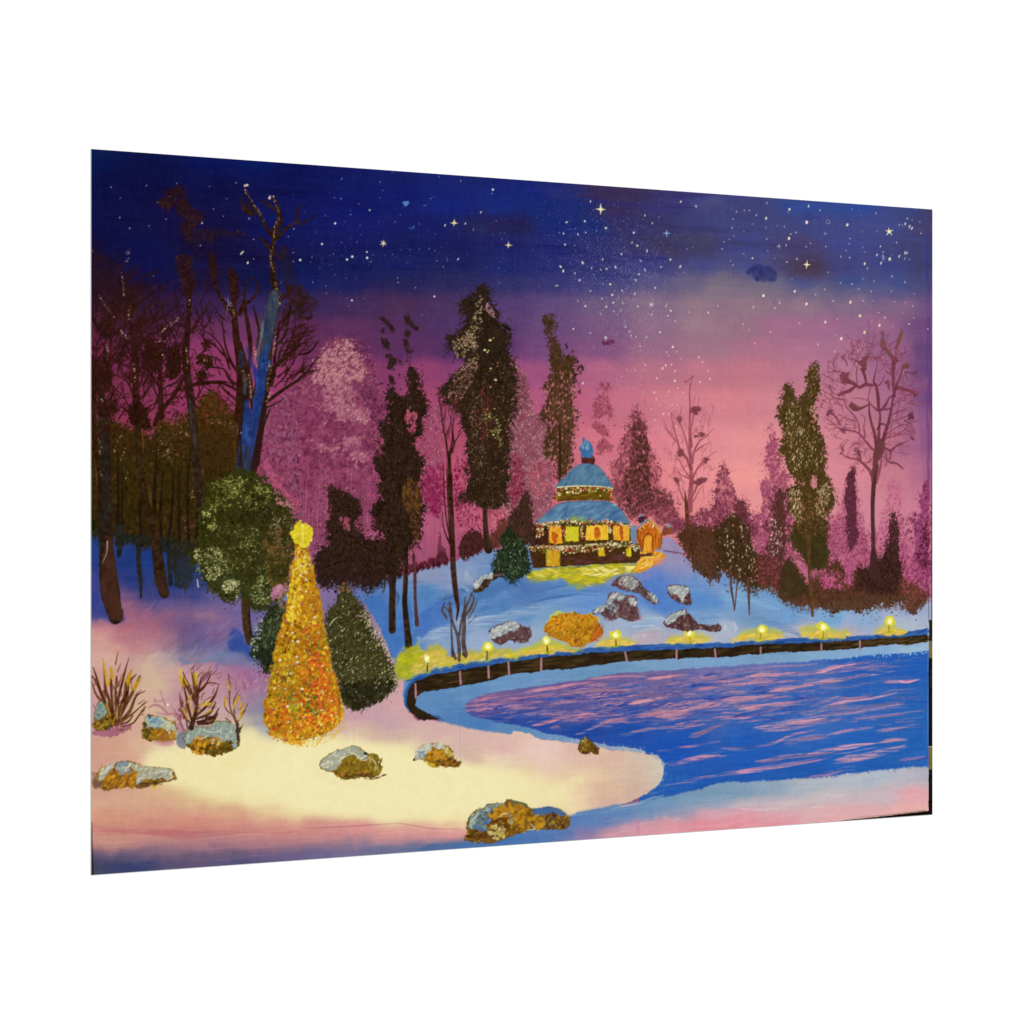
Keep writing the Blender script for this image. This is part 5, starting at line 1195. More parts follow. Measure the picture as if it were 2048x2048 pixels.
# ------------------------------------------------------------------ forest of the left edge
P('painted_forest', 'olive brown painted undergrowth of the left forest')
UG = 'B1 18,1180 120,1160 220,1130 330,1180 450,1200 560,1180 640,1090 760,1120 850,1070 960,1020 1040,980 1100,880 1150,860 1230,950 1310,1020 1390,1120 1380,1600 1150,1680 1080,1932 C1 980,500 900,430 760,400 640,380 500,430 400,380 280,330 180,340 18,220'
foliage(UG, (58, 42, 11), [(70, 48, 13), (48, 36, 10), (80, 54, 16), (42, 34, 8)], 3000, (2, 5), ang=(20, 160), rough=7, fuzz=4)
dabs('B1 980,1000 1150,860 1390,1120 1370,1500 1000,1500', 700, (1.5, 4), [(80, 54, 16), (66, 46, 13), (92, 48, 22)], a=(.35, .8))
dabs('B1 980,960 1120,850 1220,950 1100,1080 1000,1080', 130, (1.5, 3.5), [(112, 50, 34), (84, 54, 18), (66, 54, 18)], a=(.5, .9))
dabs('B1 20,1500 1000,1500 1050,1932 20,1932', 900, (2, 6), [(44, 38, 8), (56, 46, 10), (70, 52, 14)], a=(.4, .85))
dabs('C1 18,0 1000,0 980,400 700,380 400,350 18,200', 900, (2, 6), [(44, 36, 8), (54, 40, 10), (80, 54, 18)], a=(.4, .85), ang=(50, 130))
dabs('C1 700,100 1000,100 960,440 760,400', 240, (1.5, 4), [(74, 50, 20), (92, 60, 30)], a=(.35, .7))
for i in range(120):
    x, y = RS.uniform(190, 400), RS.uniform(905, 1040)
    line([(x, y), (x + RS.normal(0, 3), y + RS.uniform(12, 50))], [1, RS.uniform(1.5, 4), 1], [(120, 80, 36), (96, 66, 24), (40, 32, 10), (60, 40, 14)][i % 4], RS.uniform(.3, .75))
for w in 'B1 545,1700 570,1850 590,1932|C1 560,0 590,130 610,220|C1 620,20 660,150 685,330|B1 50,1450 75,1650 95,1800|B1 430,1560 450,1650 460,1760|B1 950,1550 960,1700|B1 1330,1300 1340,1500|B1 490,1230 495,1400|B1 975,1780 985,1932|C1 985,0 985,180|B1 1040,1560 1070,1680|B1 220,1650 240,1600'.split('|'):
    line(w, [2, RS.uniform(5, 8), 2], (128, 84, 40), .8, tex='v', ta=.4)
dabs('B1 640,1100 900,1100 900,1500 640,1480', 130, (.8, 2), [(176, 130, 100), (150, 84, 66)], a=(.4, .8), ang=(20, 80))
dabs('C1 860,150 1000,200 1000,430 900,420', 60, (1, 2.4), [(176, 110, 110), (150, 96, 70)], a=(.4, .8))
poly('B1 18,1250 400,1300 980,1150 1370,1250 1370,1600 1080,1932 C1 960,420 500,400 18,200', (36, 28, 9), .38, rough=8, soft=8, tex='m', ta=.4)
for x_ in (236, 247, 283, 312, 322, 346, 361, 379, 396):
    y_ = RS.uniform(880, 960)
    line([(x_ + RS.normal(0, 3), y_), (x_ + RS.normal(0, 2), (y_ + 1085) / 2), (x_ + RS.normal(0, 3), 1090)], [2, RS.uniform(4, 7), RS.uniform(6, 9)], (32, 22, 12), .8, var=6)
# the dark hem of the wood over the blue snow
dabs('C1 20,180 200,300 400,330 700,360 960,430 950,650 900,820 800,800 700,500 560,420 400,400 200,330 20,260', 300, (2, 6), [(34, 34, 20), (40, 38, 18)], a=(.5, .9), ang=(70, 110))
for i in range(120):
    x = RS.uniform(184, 390)
    y = 1062 + (x - 184) * .12 + RS.normal(0, 5)
    line([(x, y), (x + RS.normal(0, 2), y + RS.uniform(8, 26))], [3, 1], (34, 40, 40), RS.uniform(.4, .85))

BRN = (54, 24, 16)
P('painted_tree', 'smoky brown painted tree standing highest in the left forest')
for p, a in (('A1 700,500 800,440 880,500 880,590 820,620 700,600', .62), ('A1 810,590 900,590 1000,660 1050,720 960,790 900,760 840,680', .7), ('A1 860,780 960,780 940,940 890,930', .6), ('A1 820,1040 930,1040 960,1180 980,1300 970,1400 880,1400 850,1300', .9), ('A1 640,560 720,560 720,620 660,600', .4), ('A1 970,830 1380,830 1370,870 1180,880 1120,950 980,900', .3)):
    foliage(p, (48, 22, 26), [(46, 22, 24), (56, 28, 26)], 60, (2, 4.5), a=a * .9, rough=6, fuzz=3, edge=.2)
dabs('A1 930,850 1200,850 1150,1100 930,1000', 60, (4, 9), [(40, 24, 52)], a=(.1, .3))
line('A1 920,1380 B1 915,50 905,300 880,500 900,700', [8, 9, 9, 13, 15], (46, 20, 8), .97, var=8)
line('B1 900,700 930,900 950,1100 975,1350 990,1600 1030,1932 C1 1040,120', [15, 17, 15, 13, 16, 16, 12], (50, 34, 24), .97, var=10)
line('B1 910,780 935,950 950,1150 975,1350', [4, 9, 9, 4], (64, 60, 66), .75, tex='v', ta=.5)
for w in 'B1 900,650 820,800 740,920 680,1000:6,7,6,4|B1 920,780 1100,760 1250,750:5,9,7,2|B1 960,300 900,250 820,240:4,4,2|B1 940,300 1000,180 1060,100 1100,20:5,6,5,3|B1 920,250 860,180 800,100:4,3,2'.split('|'):
    p, ws = w.split(':')
    line(p, [float(v) for v in ws.split(',')], BRN, .95, var=8)

# tangle of small branches over the sunset
def tangle(x0, y0, ang, ln, w, depth, seed, col=BRN, **k):
    twig(x0, y0, ang, ln, w, depth, col, .92, r=np.random.default_rng(seed), **k)


P('painted_tree', 'dark painted tree with a full twiggy crown at the far left')
line('B1 450,1150 430,900 425,700 420,500 400,350 375,200', [17, 15, 13, 14, 12, 5], BRN, .97, var=8)
line('B1 440,1100 455,1400 470,1600 500,1800 C1 540,100 600,350 640,600 660,750 690,860', [14, 13, 14, 15, 16, 17, 20, 24, 20], (50, 32, 14), .97, var=10)
line('C1 600,650 640,760 700,860', [6, 20, 14], (66, 42, 34), .8, tex='v', ta=.4)
foliage('A1 250,1400 330,1340 420,1380 450,1480 400,1600 300,1640 200,1560 190,1480', (48, 24, 8), [(44, 22, 8), (58, 30, 12)], 160, (2, 5), rough=7, fuzz=4)
foliage('B1 380,980 450,960 530,1020 540,1100 480,1160 380,1120', (40, 18, 8), [(40, 20, 8), (54, 26, 12)], 90, (2, 5), rough=5)
foliage('B1 530,420 600,380 690,400 680,520 640,640 560,640 530,540', (44, 20, 10), [(44, 20, 10), (60, 28, 14)], 90, (2, 4.5), rough=6)
foliage('B1 720,540 760,420 830,440 850,560 840,680 780,720 710,690', (40, 20, 10), [(44, 20, 10), (60, 28, 14)], 100, (2, 4.5), rough=6)
poly('B1 420,150 500,180 540,220 500,300 440,320 400,250', (56, 26, 14), .8, rough=5, fine=2)
for k in range(13):
    t = k / 12
    p = K('B1 %d,%d' % (430 - 30 * t, 950 - 700 * t))[0]
    tangle(p[0], p[1], 90 + (45 if k % 2 else -45) + RS.normal(0, 8), 46, 5, 3, 100 + k, kids=(2, 3), shrink=.68)
P('painted_tree', 'thick dark painted trunk cut by the left edge of the forest')
line('B1 150,450 130,700 110,900 130,1100 145,1300 150,1600 160,1932 C1 150,200 160,500 180,750 210,950 240,1090', [7, 9, 14, 22, 20, 20, 26, 26, 27, 34, 38, 24], (46, 32, 22), .97, var=10)
poly('C1 110,600 160,350 215,380 235,550 255,740 290,960 310,1050 300,1110 240,1110 180,1070 130,950 100,780', (70, 42, 28), .95, rough=1.5, fine=1, tex='v', ta=.2)
poly('B1 100,1300 160,1300 180,1932 C1 170,300 110,300 90,100', (36, 36, 38), .6, tex='v', ta=.6)
line('C1 165,380 160,480 120,580', [3, 2, 1], (160, 146, 130), .8)
foliage('B1 70,200 130,160 220,180 250,260 200,330 110,320', (42, 22, 8), [(44, 22, 8), (58, 30, 14)], 90, (2, 5), rough=6)
foliage('B1 90,960 160,930 250,960 260,1040 180,1080 90,1050', (36, 20, 8), [(40, 22, 8), (54, 28, 12)], 90, (2, 5), rough=5)
foliage('B1 20,560 140,560 210,620 190,800 110,880 20,820', (52, 24, 12), [(50, 22, 12), (70, 32, 24), (40, 20, 10)], 200, (2, 5), rough=6)
line('B1 30,700 40,1000 45,1300 90,1600 100,1932', [14, 12, 9, 8, 8], (46, 26, 12), .9, var=8)
for k in range(12):
    tangle(188 + k * 5, 880 - k * 26, 62 + (50 if k % 2 else -18) + RS.normal(0, 10), 44, 4.5, 3, 200 + k, kids=(2, 3), shrink=.68)
for k in range(34):
    tangle(RS.uniform(186, 400), RS.uniform(640, 850), RS.uniform(40, 140), RS.uniform(26, 44), 3.4, 2, 900 + k, kids=(2, 3), shrink=.7, col=(48, 20, 18))
P('painted_tree', 'narrow dark painted tree between two leafy blobs in the left forest')
line('B1 660,1080 655,850 650,650 670,450 690,300', [13, 10, 9, 7, 3], BRN, .96, var=8)
line('B1 600,1150 640,1050 720,950 820,820', [8, 10, 8, 4], BRN, .95)
for k in range(10):
    p = K('B1 %d,%d' % (655 + RS.normal(0, 8), 980 - k * 62))[0]
    tangle(p[0], p[1], 90 + (42 if k % 2 else -42) + RS.normal(0, 8), 40, 3.6, 3, 300 + k, kids=(2, 3), shrink=.68)
dabs('B1 20,300 880,300 900,1000 640,1050 20,1050', 900, (1.5, 4.5), [(58, 24, 22), (72, 28, 34), (48, 20, 12)], a=(.4, .9), clump=('m', .15), ang=(20, 160), asp=(1.5, 4))
dabs('A1 20,1400 900,1400 880,1932 20,1932', 420, (2, 7), [(62, 28, 40), (74, 34, 56), (50, 22, 24)], a=(.3, .7), clump=('m', .1), ang=(20, 80), asp=(3, 7))
for i in range(90):     # fine slanting twigs fading into the blue
    x, y = RS.uniform(190, 370), RS.uniform(570, 690)
    tangle(x, y, RS.uniform(25, 70), RS.uniform(14, 34), 1.6, 0, 400 + i, col=(62, 28, 40), bend=14)
dabs('A1 20,1000 200,1100 300,1300 280,1450 20,1500', 90, (6, 14), [(44, 20, 34)], a=(.08, .25))
poly('A1 20,900 130,1000 220,1150 280,1280 500,1350 480,1450 20,1450', (48, 22, 36), .45, soft=8, rough=8)
for k in range(70):
    tangle(RS.uniform(186, 420), RS.uniform(560, 760), RS.uniform(40, 140), RS.uniform(20, 36), 2.8, 2, 1200 + k, kids=(2, 3), shrink=.7, col=(44, 20, 22))

P('painted_tree', 'many-limbed dark painted tree left of the blue trunk')
for w in 'B1 1370,1100 1390,800 1380,600 1350,350 1330,100 A1 1330,1480 1310,1350 1290,1210:16,17,16,13,14,11,11,7|A1 1340,1640 1240,1500 1190,1420 1150,1300 1130,1180 1120,1060:9,8,7,7,8,5|B1 1460,650 1480,450 1460,250 1430,60 A1 1480,1480 1550,1380 1520,1290 1490,1260:6,8,9,9,7,6,4,3|A1 1380,1600 1420,1480 1430,1380 1450,1280:9,7,4,2|B1 1530,450 1560,300 1530,150 1510,60:5,5,6,3|B1 1380,700 1300,560 1250,420 1230,280 1220,170:6,5,4,3,2|B1 1330,620 1250,520 1150,420 1060,380:5,4,3,2|B1 1380,800 1280,720 1240,640 1150,620 1040,620:6,5,4,3,2|B1 1390,850 1300,800 1200,760 1050,770 960,790:7,5,7,6,3|B1 1390,950 1330,900 1260,850 1200,780:6,5,4,2|B1 1390,1000 1340,920 1300,880:5,3,2|B1 1290,640 1230,460 1130,330 1000,260:4,4,3,2'.split('|'):
    p, ws = w.split(':')
    line(p, [float(v) for v in ws.split(',')], (52, 24, 12), .96, var=8)
foliage('B1 1010,560 1050,510 1130,520 1140,580 1080,620 1020,600', (44, 24, 8), [(44, 26, 10), (60, 36, 14)], 60, (1.8, 4), rough=4)
foliage('B1 1000,680 1040,640 1070,700 1040,760 1000,740', (44, 22, 8), [(44, 24, 10)], 34, (1.8, 4), rough=4)
foliage('B1 1020,400 1080,360 1130,390 1090,440', (60, 26, 24), [(56, 24, 20)], 34, (1.8, 4), rough=4)
for k in range(26):
    p = K('B1 %d,%d' % (RS.uniform(1000, 1380), RS.uniform(150, 1000)))[0]
    tangle(p[0], p[1], RS.uniform(95, 170), RS.uniform(20, 34), 2.6, 1, 500 + k, kids=(1, 3))
foliage('A1 1270,1180 1310,1190 1380,1300 1400,1450 1330,1480 1290,1300', (50, 24, 18), [(50, 24, 18)], 60, (2, 5), a=.8, rough=5)
poly('A1 1100,1040 1150,1050 1180,1200 1160,1260 1110,1200', (46, 24, 22), .7, rough=4, fine=2)

P('painted_tree', 'big bare painted tree with a bright blue trunk and strings of lights')
TB = (48, 28, 18)
for w in 'A1 1690,1300 1690,1180 1670,1080 1690,980 1700,850 1750,740 1730,620 1690,520:14,13,9,10,13,13,8,5|A1 1700,900 1640,830 1600,760 1530,640 1450,520 1430,430:10,8,6,6,5,3|A1 1500,680 1430,640 1400,590:9,12,5|A1 1730,900 1800,820 1880,770 1932,740:8,7,6,4|A2 0,780 60,750 120,720 150,660:4,4,3,2|A1 1900,760 1910,660 1932,600:5,6,3|A1 1700,1050 1620,950 1560,900:10,9,4|A1 1740,1100 1800,1000 1780,980:8,5,3|A1 1600,560 1700,640:6,6|B1 1560,900 1620,600 1650,300 1720,0 A1 1700,1300:30,24,19,20,13|B1 1440,1600 1430,1300 1420,1050 1430,850 1430,620 1380,400:34,34,22,16,14,10|B1 1530,1500 1590,1100 1620,900 1650,750:16,13,12,8|B1 1670,780 1700,620 1800,530 1932,410:9,10,9,7|B2 0,370 60,290 40,230:6,2,2|B1 1640,930 1760,840 1850,780 1932,730:7,7,6,6|B2 0,720 60,670 110,600 170,520:6,5,4,2|B2 40,690 30,620 60,560:4,5,2|B2 60,670 120,650 200,640:4,3,1|B2 0,500 70,490 120,450 170,380:5,5,4,3|B1 1600,1000 1700,960 1800,900:4,3,1|B1 1590,1200 1660,1000 1620,1080:2,3,1|B1 1700,700 1700,560 1720,400 1740,200:6,7,6,3|B1 1740,400 1810,300 1800,200:5,4,2|B1 1780,520 1850,380 1880,280 1900,180:5,4,3,2|B1 1850,450 1932,340:4,3|A1 1640,1900 1650,1700 1640,1450:4,5,3|A1 1780,1680 1840,1600 1900,1560 1932,1560:6,8,6,4|A1 1820,1700 1850,1500 1830,1400 1870,1320:5,6,5,3|A2 0,1600 30,1500 60,1440:5,4,2|A2 0,1560 0,1400 20,1340:8,8,5|A2 0,1620 60,1560 150,1490:5,3,2|A2 0,1630 100,1640 110,1600:6,7,3|B1 1932,60 1890,50 1880,0:5,4,3'.split('|'):
    p, ws = w.split(':')
    line(p, [float(v) for v in ws.split(',')], TB, .96, var=10)
poly('A2 -20,1340 20,1350 80,1400 150,1480 130,1560 40,1600 -30,1620', (52, 30, 44), .5, rough=6, fine=3)
poly('A1 1380,560 1450,600 1540,640 1600,750 1540,700 1440,650', (44, 26, 34), .7, rough=4, fine=2)
poly('A1 1760,960 1860,1050 1880,1250 1840,1400 1760,1300', (44, 28, 44), .5, rough=6, soft=2)
for k in range(46):
    p = K('B1 %d,%d' % (RS.uniform(1660, 1932), RS.uniform(-50, 820)))[0]
    tangle(p[0], p[1], RS.uniform(20, 85), RS.uniform(16, 34), 3.0, 2, 600 + k, kids=(2, 3))
for k in range(10):
    tangle(600 + RS.uniform(0, 14), 600 + RS.uniform(0, 160), RS.uniform(10, 80), RS.uniform(14, 28), 2.4, 1, 700 + k, col=(70, 28, 48), kids=(1, 2))
poly('B1 1365,1600 1390,1250 1405,1050 1425,920 1450,915 1480,1010 1505,930 1530,830 1515,720 1545,640 1560,480 1580,330 1610,180 1660,-60 1735,-60 1720,150 1680,350 1650,520 1640,640 1600,800 1590,950 1560,1150 1530,1350 1500,1600', (34, 50, 100), .95, rough=1, fine=1, var=8)
poly('B1 1560,480 1580,330 1610,180 1660,-70 1735,-70 1720,150 1680,350 1640,500', (66, 72, 86), .85, rough=1, soft=1, tex='v', ta=.3)
poly('B1 1400,1400 1420,1150 1560,1050 1530,1350', (44, 68, 142), .7, rough=1, soft=1, tex='v', ta=.5)
poly('B1 1375,1600 1395,1420 1530,1420 1500,1600', (50, 50, 74), .8, rough=1, tex='v', ta=.5)
line('B1 1450,430 1480,560 1530,680 1560,760', [4, 8, 12], (44, 58, 132), .9, tex='v', ta=.3)
for w, c in (('B1 1550,560 1540,450 1580,320 1620,150 1690,0 1690,-80:6,10,16,18,16,5', (64, 68, 84)), ('B1 1530,1050 1570,850 1580,700 1600,560 1650,400:16,20,20,14,6', (38, 66, 140)), ('B1 1490,1300 1500,1100 1530,900:16,16,10', (38, 64, 140)), ('B1 1425,1350 1440,1150 1445,1000 1440,920:12,14,9,4', (38, 64, 144)), ('B1 1400,1400 1420,1300 1430,1200:14,20,12', (46, 74, 146)), ('B1 1400,1560 1420,1400:24,24', (52, 58, 84)), ('B1 1490,1450 1500,1300:14,14', (50, 66, 122)), ('B1 1440,430 1460,520 1530,680 1560,780:4,7,12,10', (46, 60, 150)), ('B1 1420,700 1430,850:5,8', (70, 72, 86)), ('B1 1640,640 1660,560:8,5', (62, 84, 170)), ('B1 1600,200 1560,450 1550,600:5,6,3', (96, 108, 116)), ('B1 1700,-60 1720,60:10,12', (74, 78, 90)), ('B1 1390,480 1400,600:8,10', (44, 48, 84))):
    p, ws = w.split(':')
    line(p, [float(v) for v in ws.split(',')], c, .88, tex='v', ta=.45, var=12)
line('B1 1445,1340 1440,1460', [2, 5, 2], (60, 36, 34), .9)
line('B1 1510,1560 1560,1250 1600,1000 1640,820', [14, 11, 8, 5], (48, 24, 20), .9)
line('B1 1390,1560 1395,1200 1410,980 1420,900', [7, 5, 4, 3], (46, 26, 20), .8)
dots(K('B1 1395,1222'), 2, (110, 130, 190), .8)
line('B1 1462,640 1476,760 1486,900 1492,1010', [7, 10, 9, 3], (46, 28, 24), .92)
# the dark strip behind the fork and the twinkling strings
YL = [(226, 196, 150), (240, 220, 170), (190, 150, 90), (216, 190, 130)]
for p, n in (('B1 1520,430 1525,520 1530,620', 34), ('B1 1465,680 1475,760 1480,840 1490,900', 44), ('B1 1640,560 1660,640 1640,760 1640,880 1630,970', 56), ('B1 1710,300 1705,400 1690,500', 34), ('A1 1430,440 1440,480 1500,580 1560,660 1600,760', 44), ('A1 1690,520 1710,590 1735,650 1745,720 1710,770 1695,860', 44), ('A1 1695,860 1695,950 1670,1030 1665,1100 1680,1160 1695,1220', 48), ('A1 1705,1260 1720,1380 1750,1340 1760,1300', 20), ('A1 1750,1400 1755,1530', 14), ('B1 1680,830 1640,900', 16), ('B1 1410,650 1440,720 1450,780', 12)):
    beads(p, n, (.5, 1.1), YL, 1.2, asp=(1.3, 2.4))
dots(K('A1 1430,420 1450,415 1655,535 1660,520'), (2, 3), (214, 190, 170), .9)
dots(K('A1 1692,520'), 2, (220, 196, 160), .9, asp=1.8, ang=100)

for p, n, s in (('A1 350,1000 355,1060 345,1130', 22, 2), ('A1 300,1200 305,1300 320,1450', 26, .7), ('A1 90,1430 130,1500 190,1580 225,1630', 20, .8), ('A1 380,1520 365,1600 370,1670', 12, .8), ('A1 280,1750 310,1780 345,1820', 16, 1), ('A1 690,1740 740,1700 800,1650 830,1630', 26, 1.4), ('A1 600,1860 690,1850', 10, .8), ('A1 1250,1450 1280,1520 1260,1590', 30, 3), ('A1 1300,1500 1320,1570 1330,1620', 20, 2), ('A1 925,1470 915,1530', 8, .5), ('B1 155,400 160,460 165,520', 12, 1), ('B1 405,570 415,660 425,740 405,770', 26, 1), ('B1 890,440 900,540 895,620 900,640', 24, 1.4), ('B1 295,1240 255,1310 235,1360 235,1410', 12, .6), ('B1 335,1360 305,1430 290,1480', 10, .6), ('B1 360,1570 335,1640 315,1670', 8, .6), ('B1 700,1300 720,1360 680,1440 650,1430', 26, 3), ('B1 740,1330 750,1460 790,1530', 12, 2), ('B1 1120,1140 1160,1090 1200,1130', 9, 2), ('B1 640,320 690,260', 10, 1), ('B1 95,1570 120,1630', 8, .6), ('B1 60,1260 100,1300 100,1420', 12, 1.2), ('B1 1040,540 1090,560', 9, 2), ('B1 670,500 680,520', 5, 1), ('B1 880,1230 910,1250', 10, 1), ('B1 930,1750 950,1830', 14, 2), ('B1 1250,1100 1340,1200', 12, 4), ('B1 100,900 130,950', 8, 1), ('A1 25,1000 25,1050', 5, 1)):
    P('painted_light_string')
    beads(p, n, (.45, 1.15), [(220, 196, 166), (196, 170, 130), (236, 220, 190)], s, asp=(1.2, 2.4))

# ------------------------------------------------------------------ things on the snow
P('painted_tree_trunk', 'thin bare painted trunks standing in blue snow at the forest hem')
for w in 'C1 450,350 455,600 470,750 475,900:8,10,9,4|C1 280,250 285,400 270,520:16,14,7|C1 735,400 740,600 745,780:12,11,8|C1 790,450 800,650 810,780:10,13,8|C1 860,420 870,600 880,760:13,14,9|C1 925,500 935,650:10,6'.split('|'):
    p, ws = w.split(':')
    line(p, [float(v) for v in ws.split(',')], (38, 38, 30), .9, var=8)
for i in range(40):
    x = RS.uniform(345, 385)
    line([(x, 1120 + RS.uniform(-10, 20)), (x + RS.normal(0, 1), 1150 + RS.uniform(0, 40))], [3, 1], (44, 50, 66), .6)

P('painted_round_tree', 'round green painted tree flecked with pale yellow')
line('C1 1430,880 1440,1080 1455,1200 1475,1300', [14, 17, 17, 16], (66, 44, 26), .97, var=12)
line('C1 1470,950 1475,1150 1495,1290', [3, 4, 4], (36, 30, 26), .8)
RT = 'B1 1060,1900 1090,1760 1180,1660 1290,1600 1400,1575 1520,1590 1620,1660 1700,1760 1790,1810 1850,1900 C1 1870,80 1905,200 1895,420 1850,600 1830,800 1760,900 1700,900 1640,960 1560,1020 1490,980 1440,920 1380,880 1290,950 1190,870 1100,800 1010,690 950,580 985,430 1020,250 1040,80'
foliage(RT, (48, 50, 14), [(44, 48, 12), (58, 60, 16), (36, 38, 12), (68, 66, 22)], 2400, (1.6, 4), rough=6, fuzz=4)
G1 = [(130, 132, 66), (160, 156, 88), (100, 106, 44), (80, 88, 28)]
dabs('B1 1080,1880 1120,1720 1290,1620 1400,1620 1380,1750 1300,1932 C1 1300,60 1150,150 1050,120', 330, (.9, 2.2), G1, a=(.4, .9), clump=('m', -.1), ang=(0, 180))
dabs('C1 1040,100 1180,80 1130,300 1060,330', 80, (.9, 2.2), [(166, 164, 90), (190, 184, 116)], a=(.5, .95), clump=('m', -.2))
dabs('C1 980,450 1150,430 1250,560 1200,700 1080,740 980,640', 330, (.9, 2.0), [(150, 150, 92), (196, 192, 130), (130, 136, 70), (210, 196, 160)], a=(.55, .98), clump=('m', -.35))
dabs('C1 1150,250 1600,300 1650,760 1450,800 1300,760 1200,600', 380, (.8, 1.9), [(140, 144, 80), (120, 130, 66), (180, 180, 120)], a=(.4, .9), clump=('m', .05))
dabs('C1 1230,740 1380,760 1370,900 1280,900', 120, (1, 2.4), [(170, 170, 114), (200, 196, 146)], a=(.5, .95), clump=('m', -.3))
dabs('C1 1480,700 1700,760 1620,980 1500,960', 150, (.9, 2.2), [(140, 150, 90), (110, 120, 60), (180, 180, 130)], a=(.5, .95), clump=('m', -.15))
dabs('B1 1300,1650 1600,1680 1700,1850 1500,1932 1350,1900', 220, (1, 2.4), [(140, 144, 70), (166, 164, 96)], a=(.4, .9), clump=('m', .05))
dabs('C1 1600,100 1850,100 1850,500 1700,550 1600,300', 160, (1, 2.4), [(160, 150, 110), (176, 130, 130), (96, 96, 40)], a=(.4, .9), clump=('m', -.1))
dabs('C1 1620,300 1850,300 1830,820 1700,880 1620,600', 330, (1.4, 3.6), [(96, 66, 28), (120, 84, 50), (80, 66, 24)], a=(.4, .85), clump=('m', -.3))
dabs('C1 1700,20 1880,100 1890,400 1830,700 1790,760 1740,880 1830,820 1900,400 1880,60 1760,-20', 240, (1, 2.6), [(176, 116, 130), (150, 96, 96), (196, 130, 140)], a=(.4, .9), clump=('f', -.1))
dabs('C1 1690,800 1760,790 1740,880 1680,910', 60, (3, 6), [(176, 116, 152), (190, 126, 160)], a=(.5, .9))
dabs('C1 1400,0 1650,0 1650,200 1400,220', 160, (1.5, 4), [(34, 34, 10)], a=(.4, .8))
line('C1 990,730 1000,800', [2, 3], (190, 186, 150), .9)

P('painted_bush', 'dark green painted bush half hidden left of the lit tree')
foliage('C1 1680,940 1730,920 1790,960 1810,1020 1760,1250 1710,1450 1680,1560 1640,1600 1590,1560 1540,1480 1500,1420 1510,1300 1530,1200 1590,1110', (36, 42, 22), [(30, 36, 18), (48, 54, 28), (24, 30, 16)], 520, (1.6, 4), ang=(50, 110), rough=4, fuzz=2.6)
dabs('C1 1600,1100 1800,960 1720,1300 1560,1350', 200, (1.4, 3.6), [(96, 110, 76), (76, 88, 52), (110, 116, 70)], a=(.4, .85), ang=(50, 100), asp=(2, 4))
dabs('C1 1500,1200 1600,1100 1560,1350 1500,1450', 60, (1.2, 2.6), [(176, 184, 160), (130, 140, 110)], a=(.5, .95))
dabs('C1 1730,800 1790,860 1790,1000 1740,960', 70, (1.2, 3), [(120, 104, 84), (160, 116, 110), (76, 70, 36)], a=(.5, .9))
P('painted_bush', 'cone shaped dark green painted bush right of the lit tree')
foliage('C2 410,970 450,1010 490,1070 550,1140 610,1240 660,1340 720,1450 780,1560 830,1660 870,1760 D2 885,300 870,360 800,410 760,450 700,460 640,510 560,540 490,540 430,510 400,470 370,400 330,300 300,150 C2 290,1700 240,1500 220,1370 250,1230 330,1140 360,1050', (54, 52, 24), [(48, 46, 20), (62, 60, 26), (38, 36, 18), (74, 68, 34)], 2000, (1.5, 3.8), ang=(20, 160), rough=4, fuzz=2.6)
dabs('D2 340,300 880,280 800,400 600,530 420,480', 420, (1.8, 4.5), [(34, 32, 18), (42, 40, 22)], a=(.5, .9), ang=(20, 120))
dabs('C2 260,1250 450,1020 620,1280 800,1620 860,1850 320,1850 250,1500', 520, (1.4, 3.4), [(92, 92, 44), (110, 110, 60), (80, 78, 38)], a=(.4, .85), ang=(20, 70), asp=(2, 4))
dabs('C2 280,1250 420,1080 600,1250 780,1560 840,1850 350,1850 260,1500', 190, (.9, 2.4), [(196, 196, 160), (176, 170, 120), (150, 150, 100)], a=(.5, .95), ang=(10, 80))
dabs('C2 560,1180 620,1250 760,1480 860,1700 D2 890,250 860,330 830,100 C2 700,1450 600,1300', 130, (.9, 2.2), [(214, 206, 176), (190, 186, 130)], a=(.4, .95), ang=(20, 80), fuzz=3)
line('C2 520,1245 570,1255 600,1262', [1.5, 3, 1.5], (170, 130, 130), .8)
line('C2 275,1340 310,1290 350,1260', [1.5, 2.4, 1], (190, 190, 140), .9)
dabs('D2 100,100 880,200 860,380 400,470', 60, (.8, 1.8), [(170, 170, 140)], a=(.4, .9))
dabs('C2 350,1010 400,960 470,990 440,1060', 40, (1.2, 3), [(110, 60, 40), (150, 96, 84), (86, 84, 40)], a=(.5, .9))

P('painted_christmas_tree', 'tall narrow painted Christmas tree glowing gold with a yellow star')
XT = 'C1 1880,420 1900,400 C2 60,640 110,760 140,900 170,1020 195,1150 215,1350 240,1500 265,1650 290,1800 D2 310,200 340,330 370,430 395,520 395,600 370,660 280,730 180,790 60,830 0,835 D1 1932,690 1850,660 1760,620 1680,590 1620,520 1600,440 1605,300 1640,200 C1 1640,1750 1690,1480 1740,1250 1780,1080 1810,900 1840,740 1870,560'
poly(XT, (172, 116, 18), 1, rough=2, fine=2.4, tex='m', ta=.15, var=20)
XA = K(XT)
dabs(XA, 1700, (1.8, 4.5), [(188, 118, 20), (166, 98, 18), (202, 136, 26), (140, 80, 18), (208, 154, 30)], a=(.4, .9), ang=(20, 160), fuzz=2)
dabs(XA, 420, (1.5, 4), [(200, 160, 28), (172, 132, 22), (140, 112, 26)], a=(.4, .85), clump=('m', .05), ang=(50, 140))
dabs('C1 1880,500 1932,420 1932,1100 1800,1100 1850,750', 260, (1.5, 4), [(226, 190, 36), (236, 206, 60)], a=(.4, .85), ang=(60, 120))
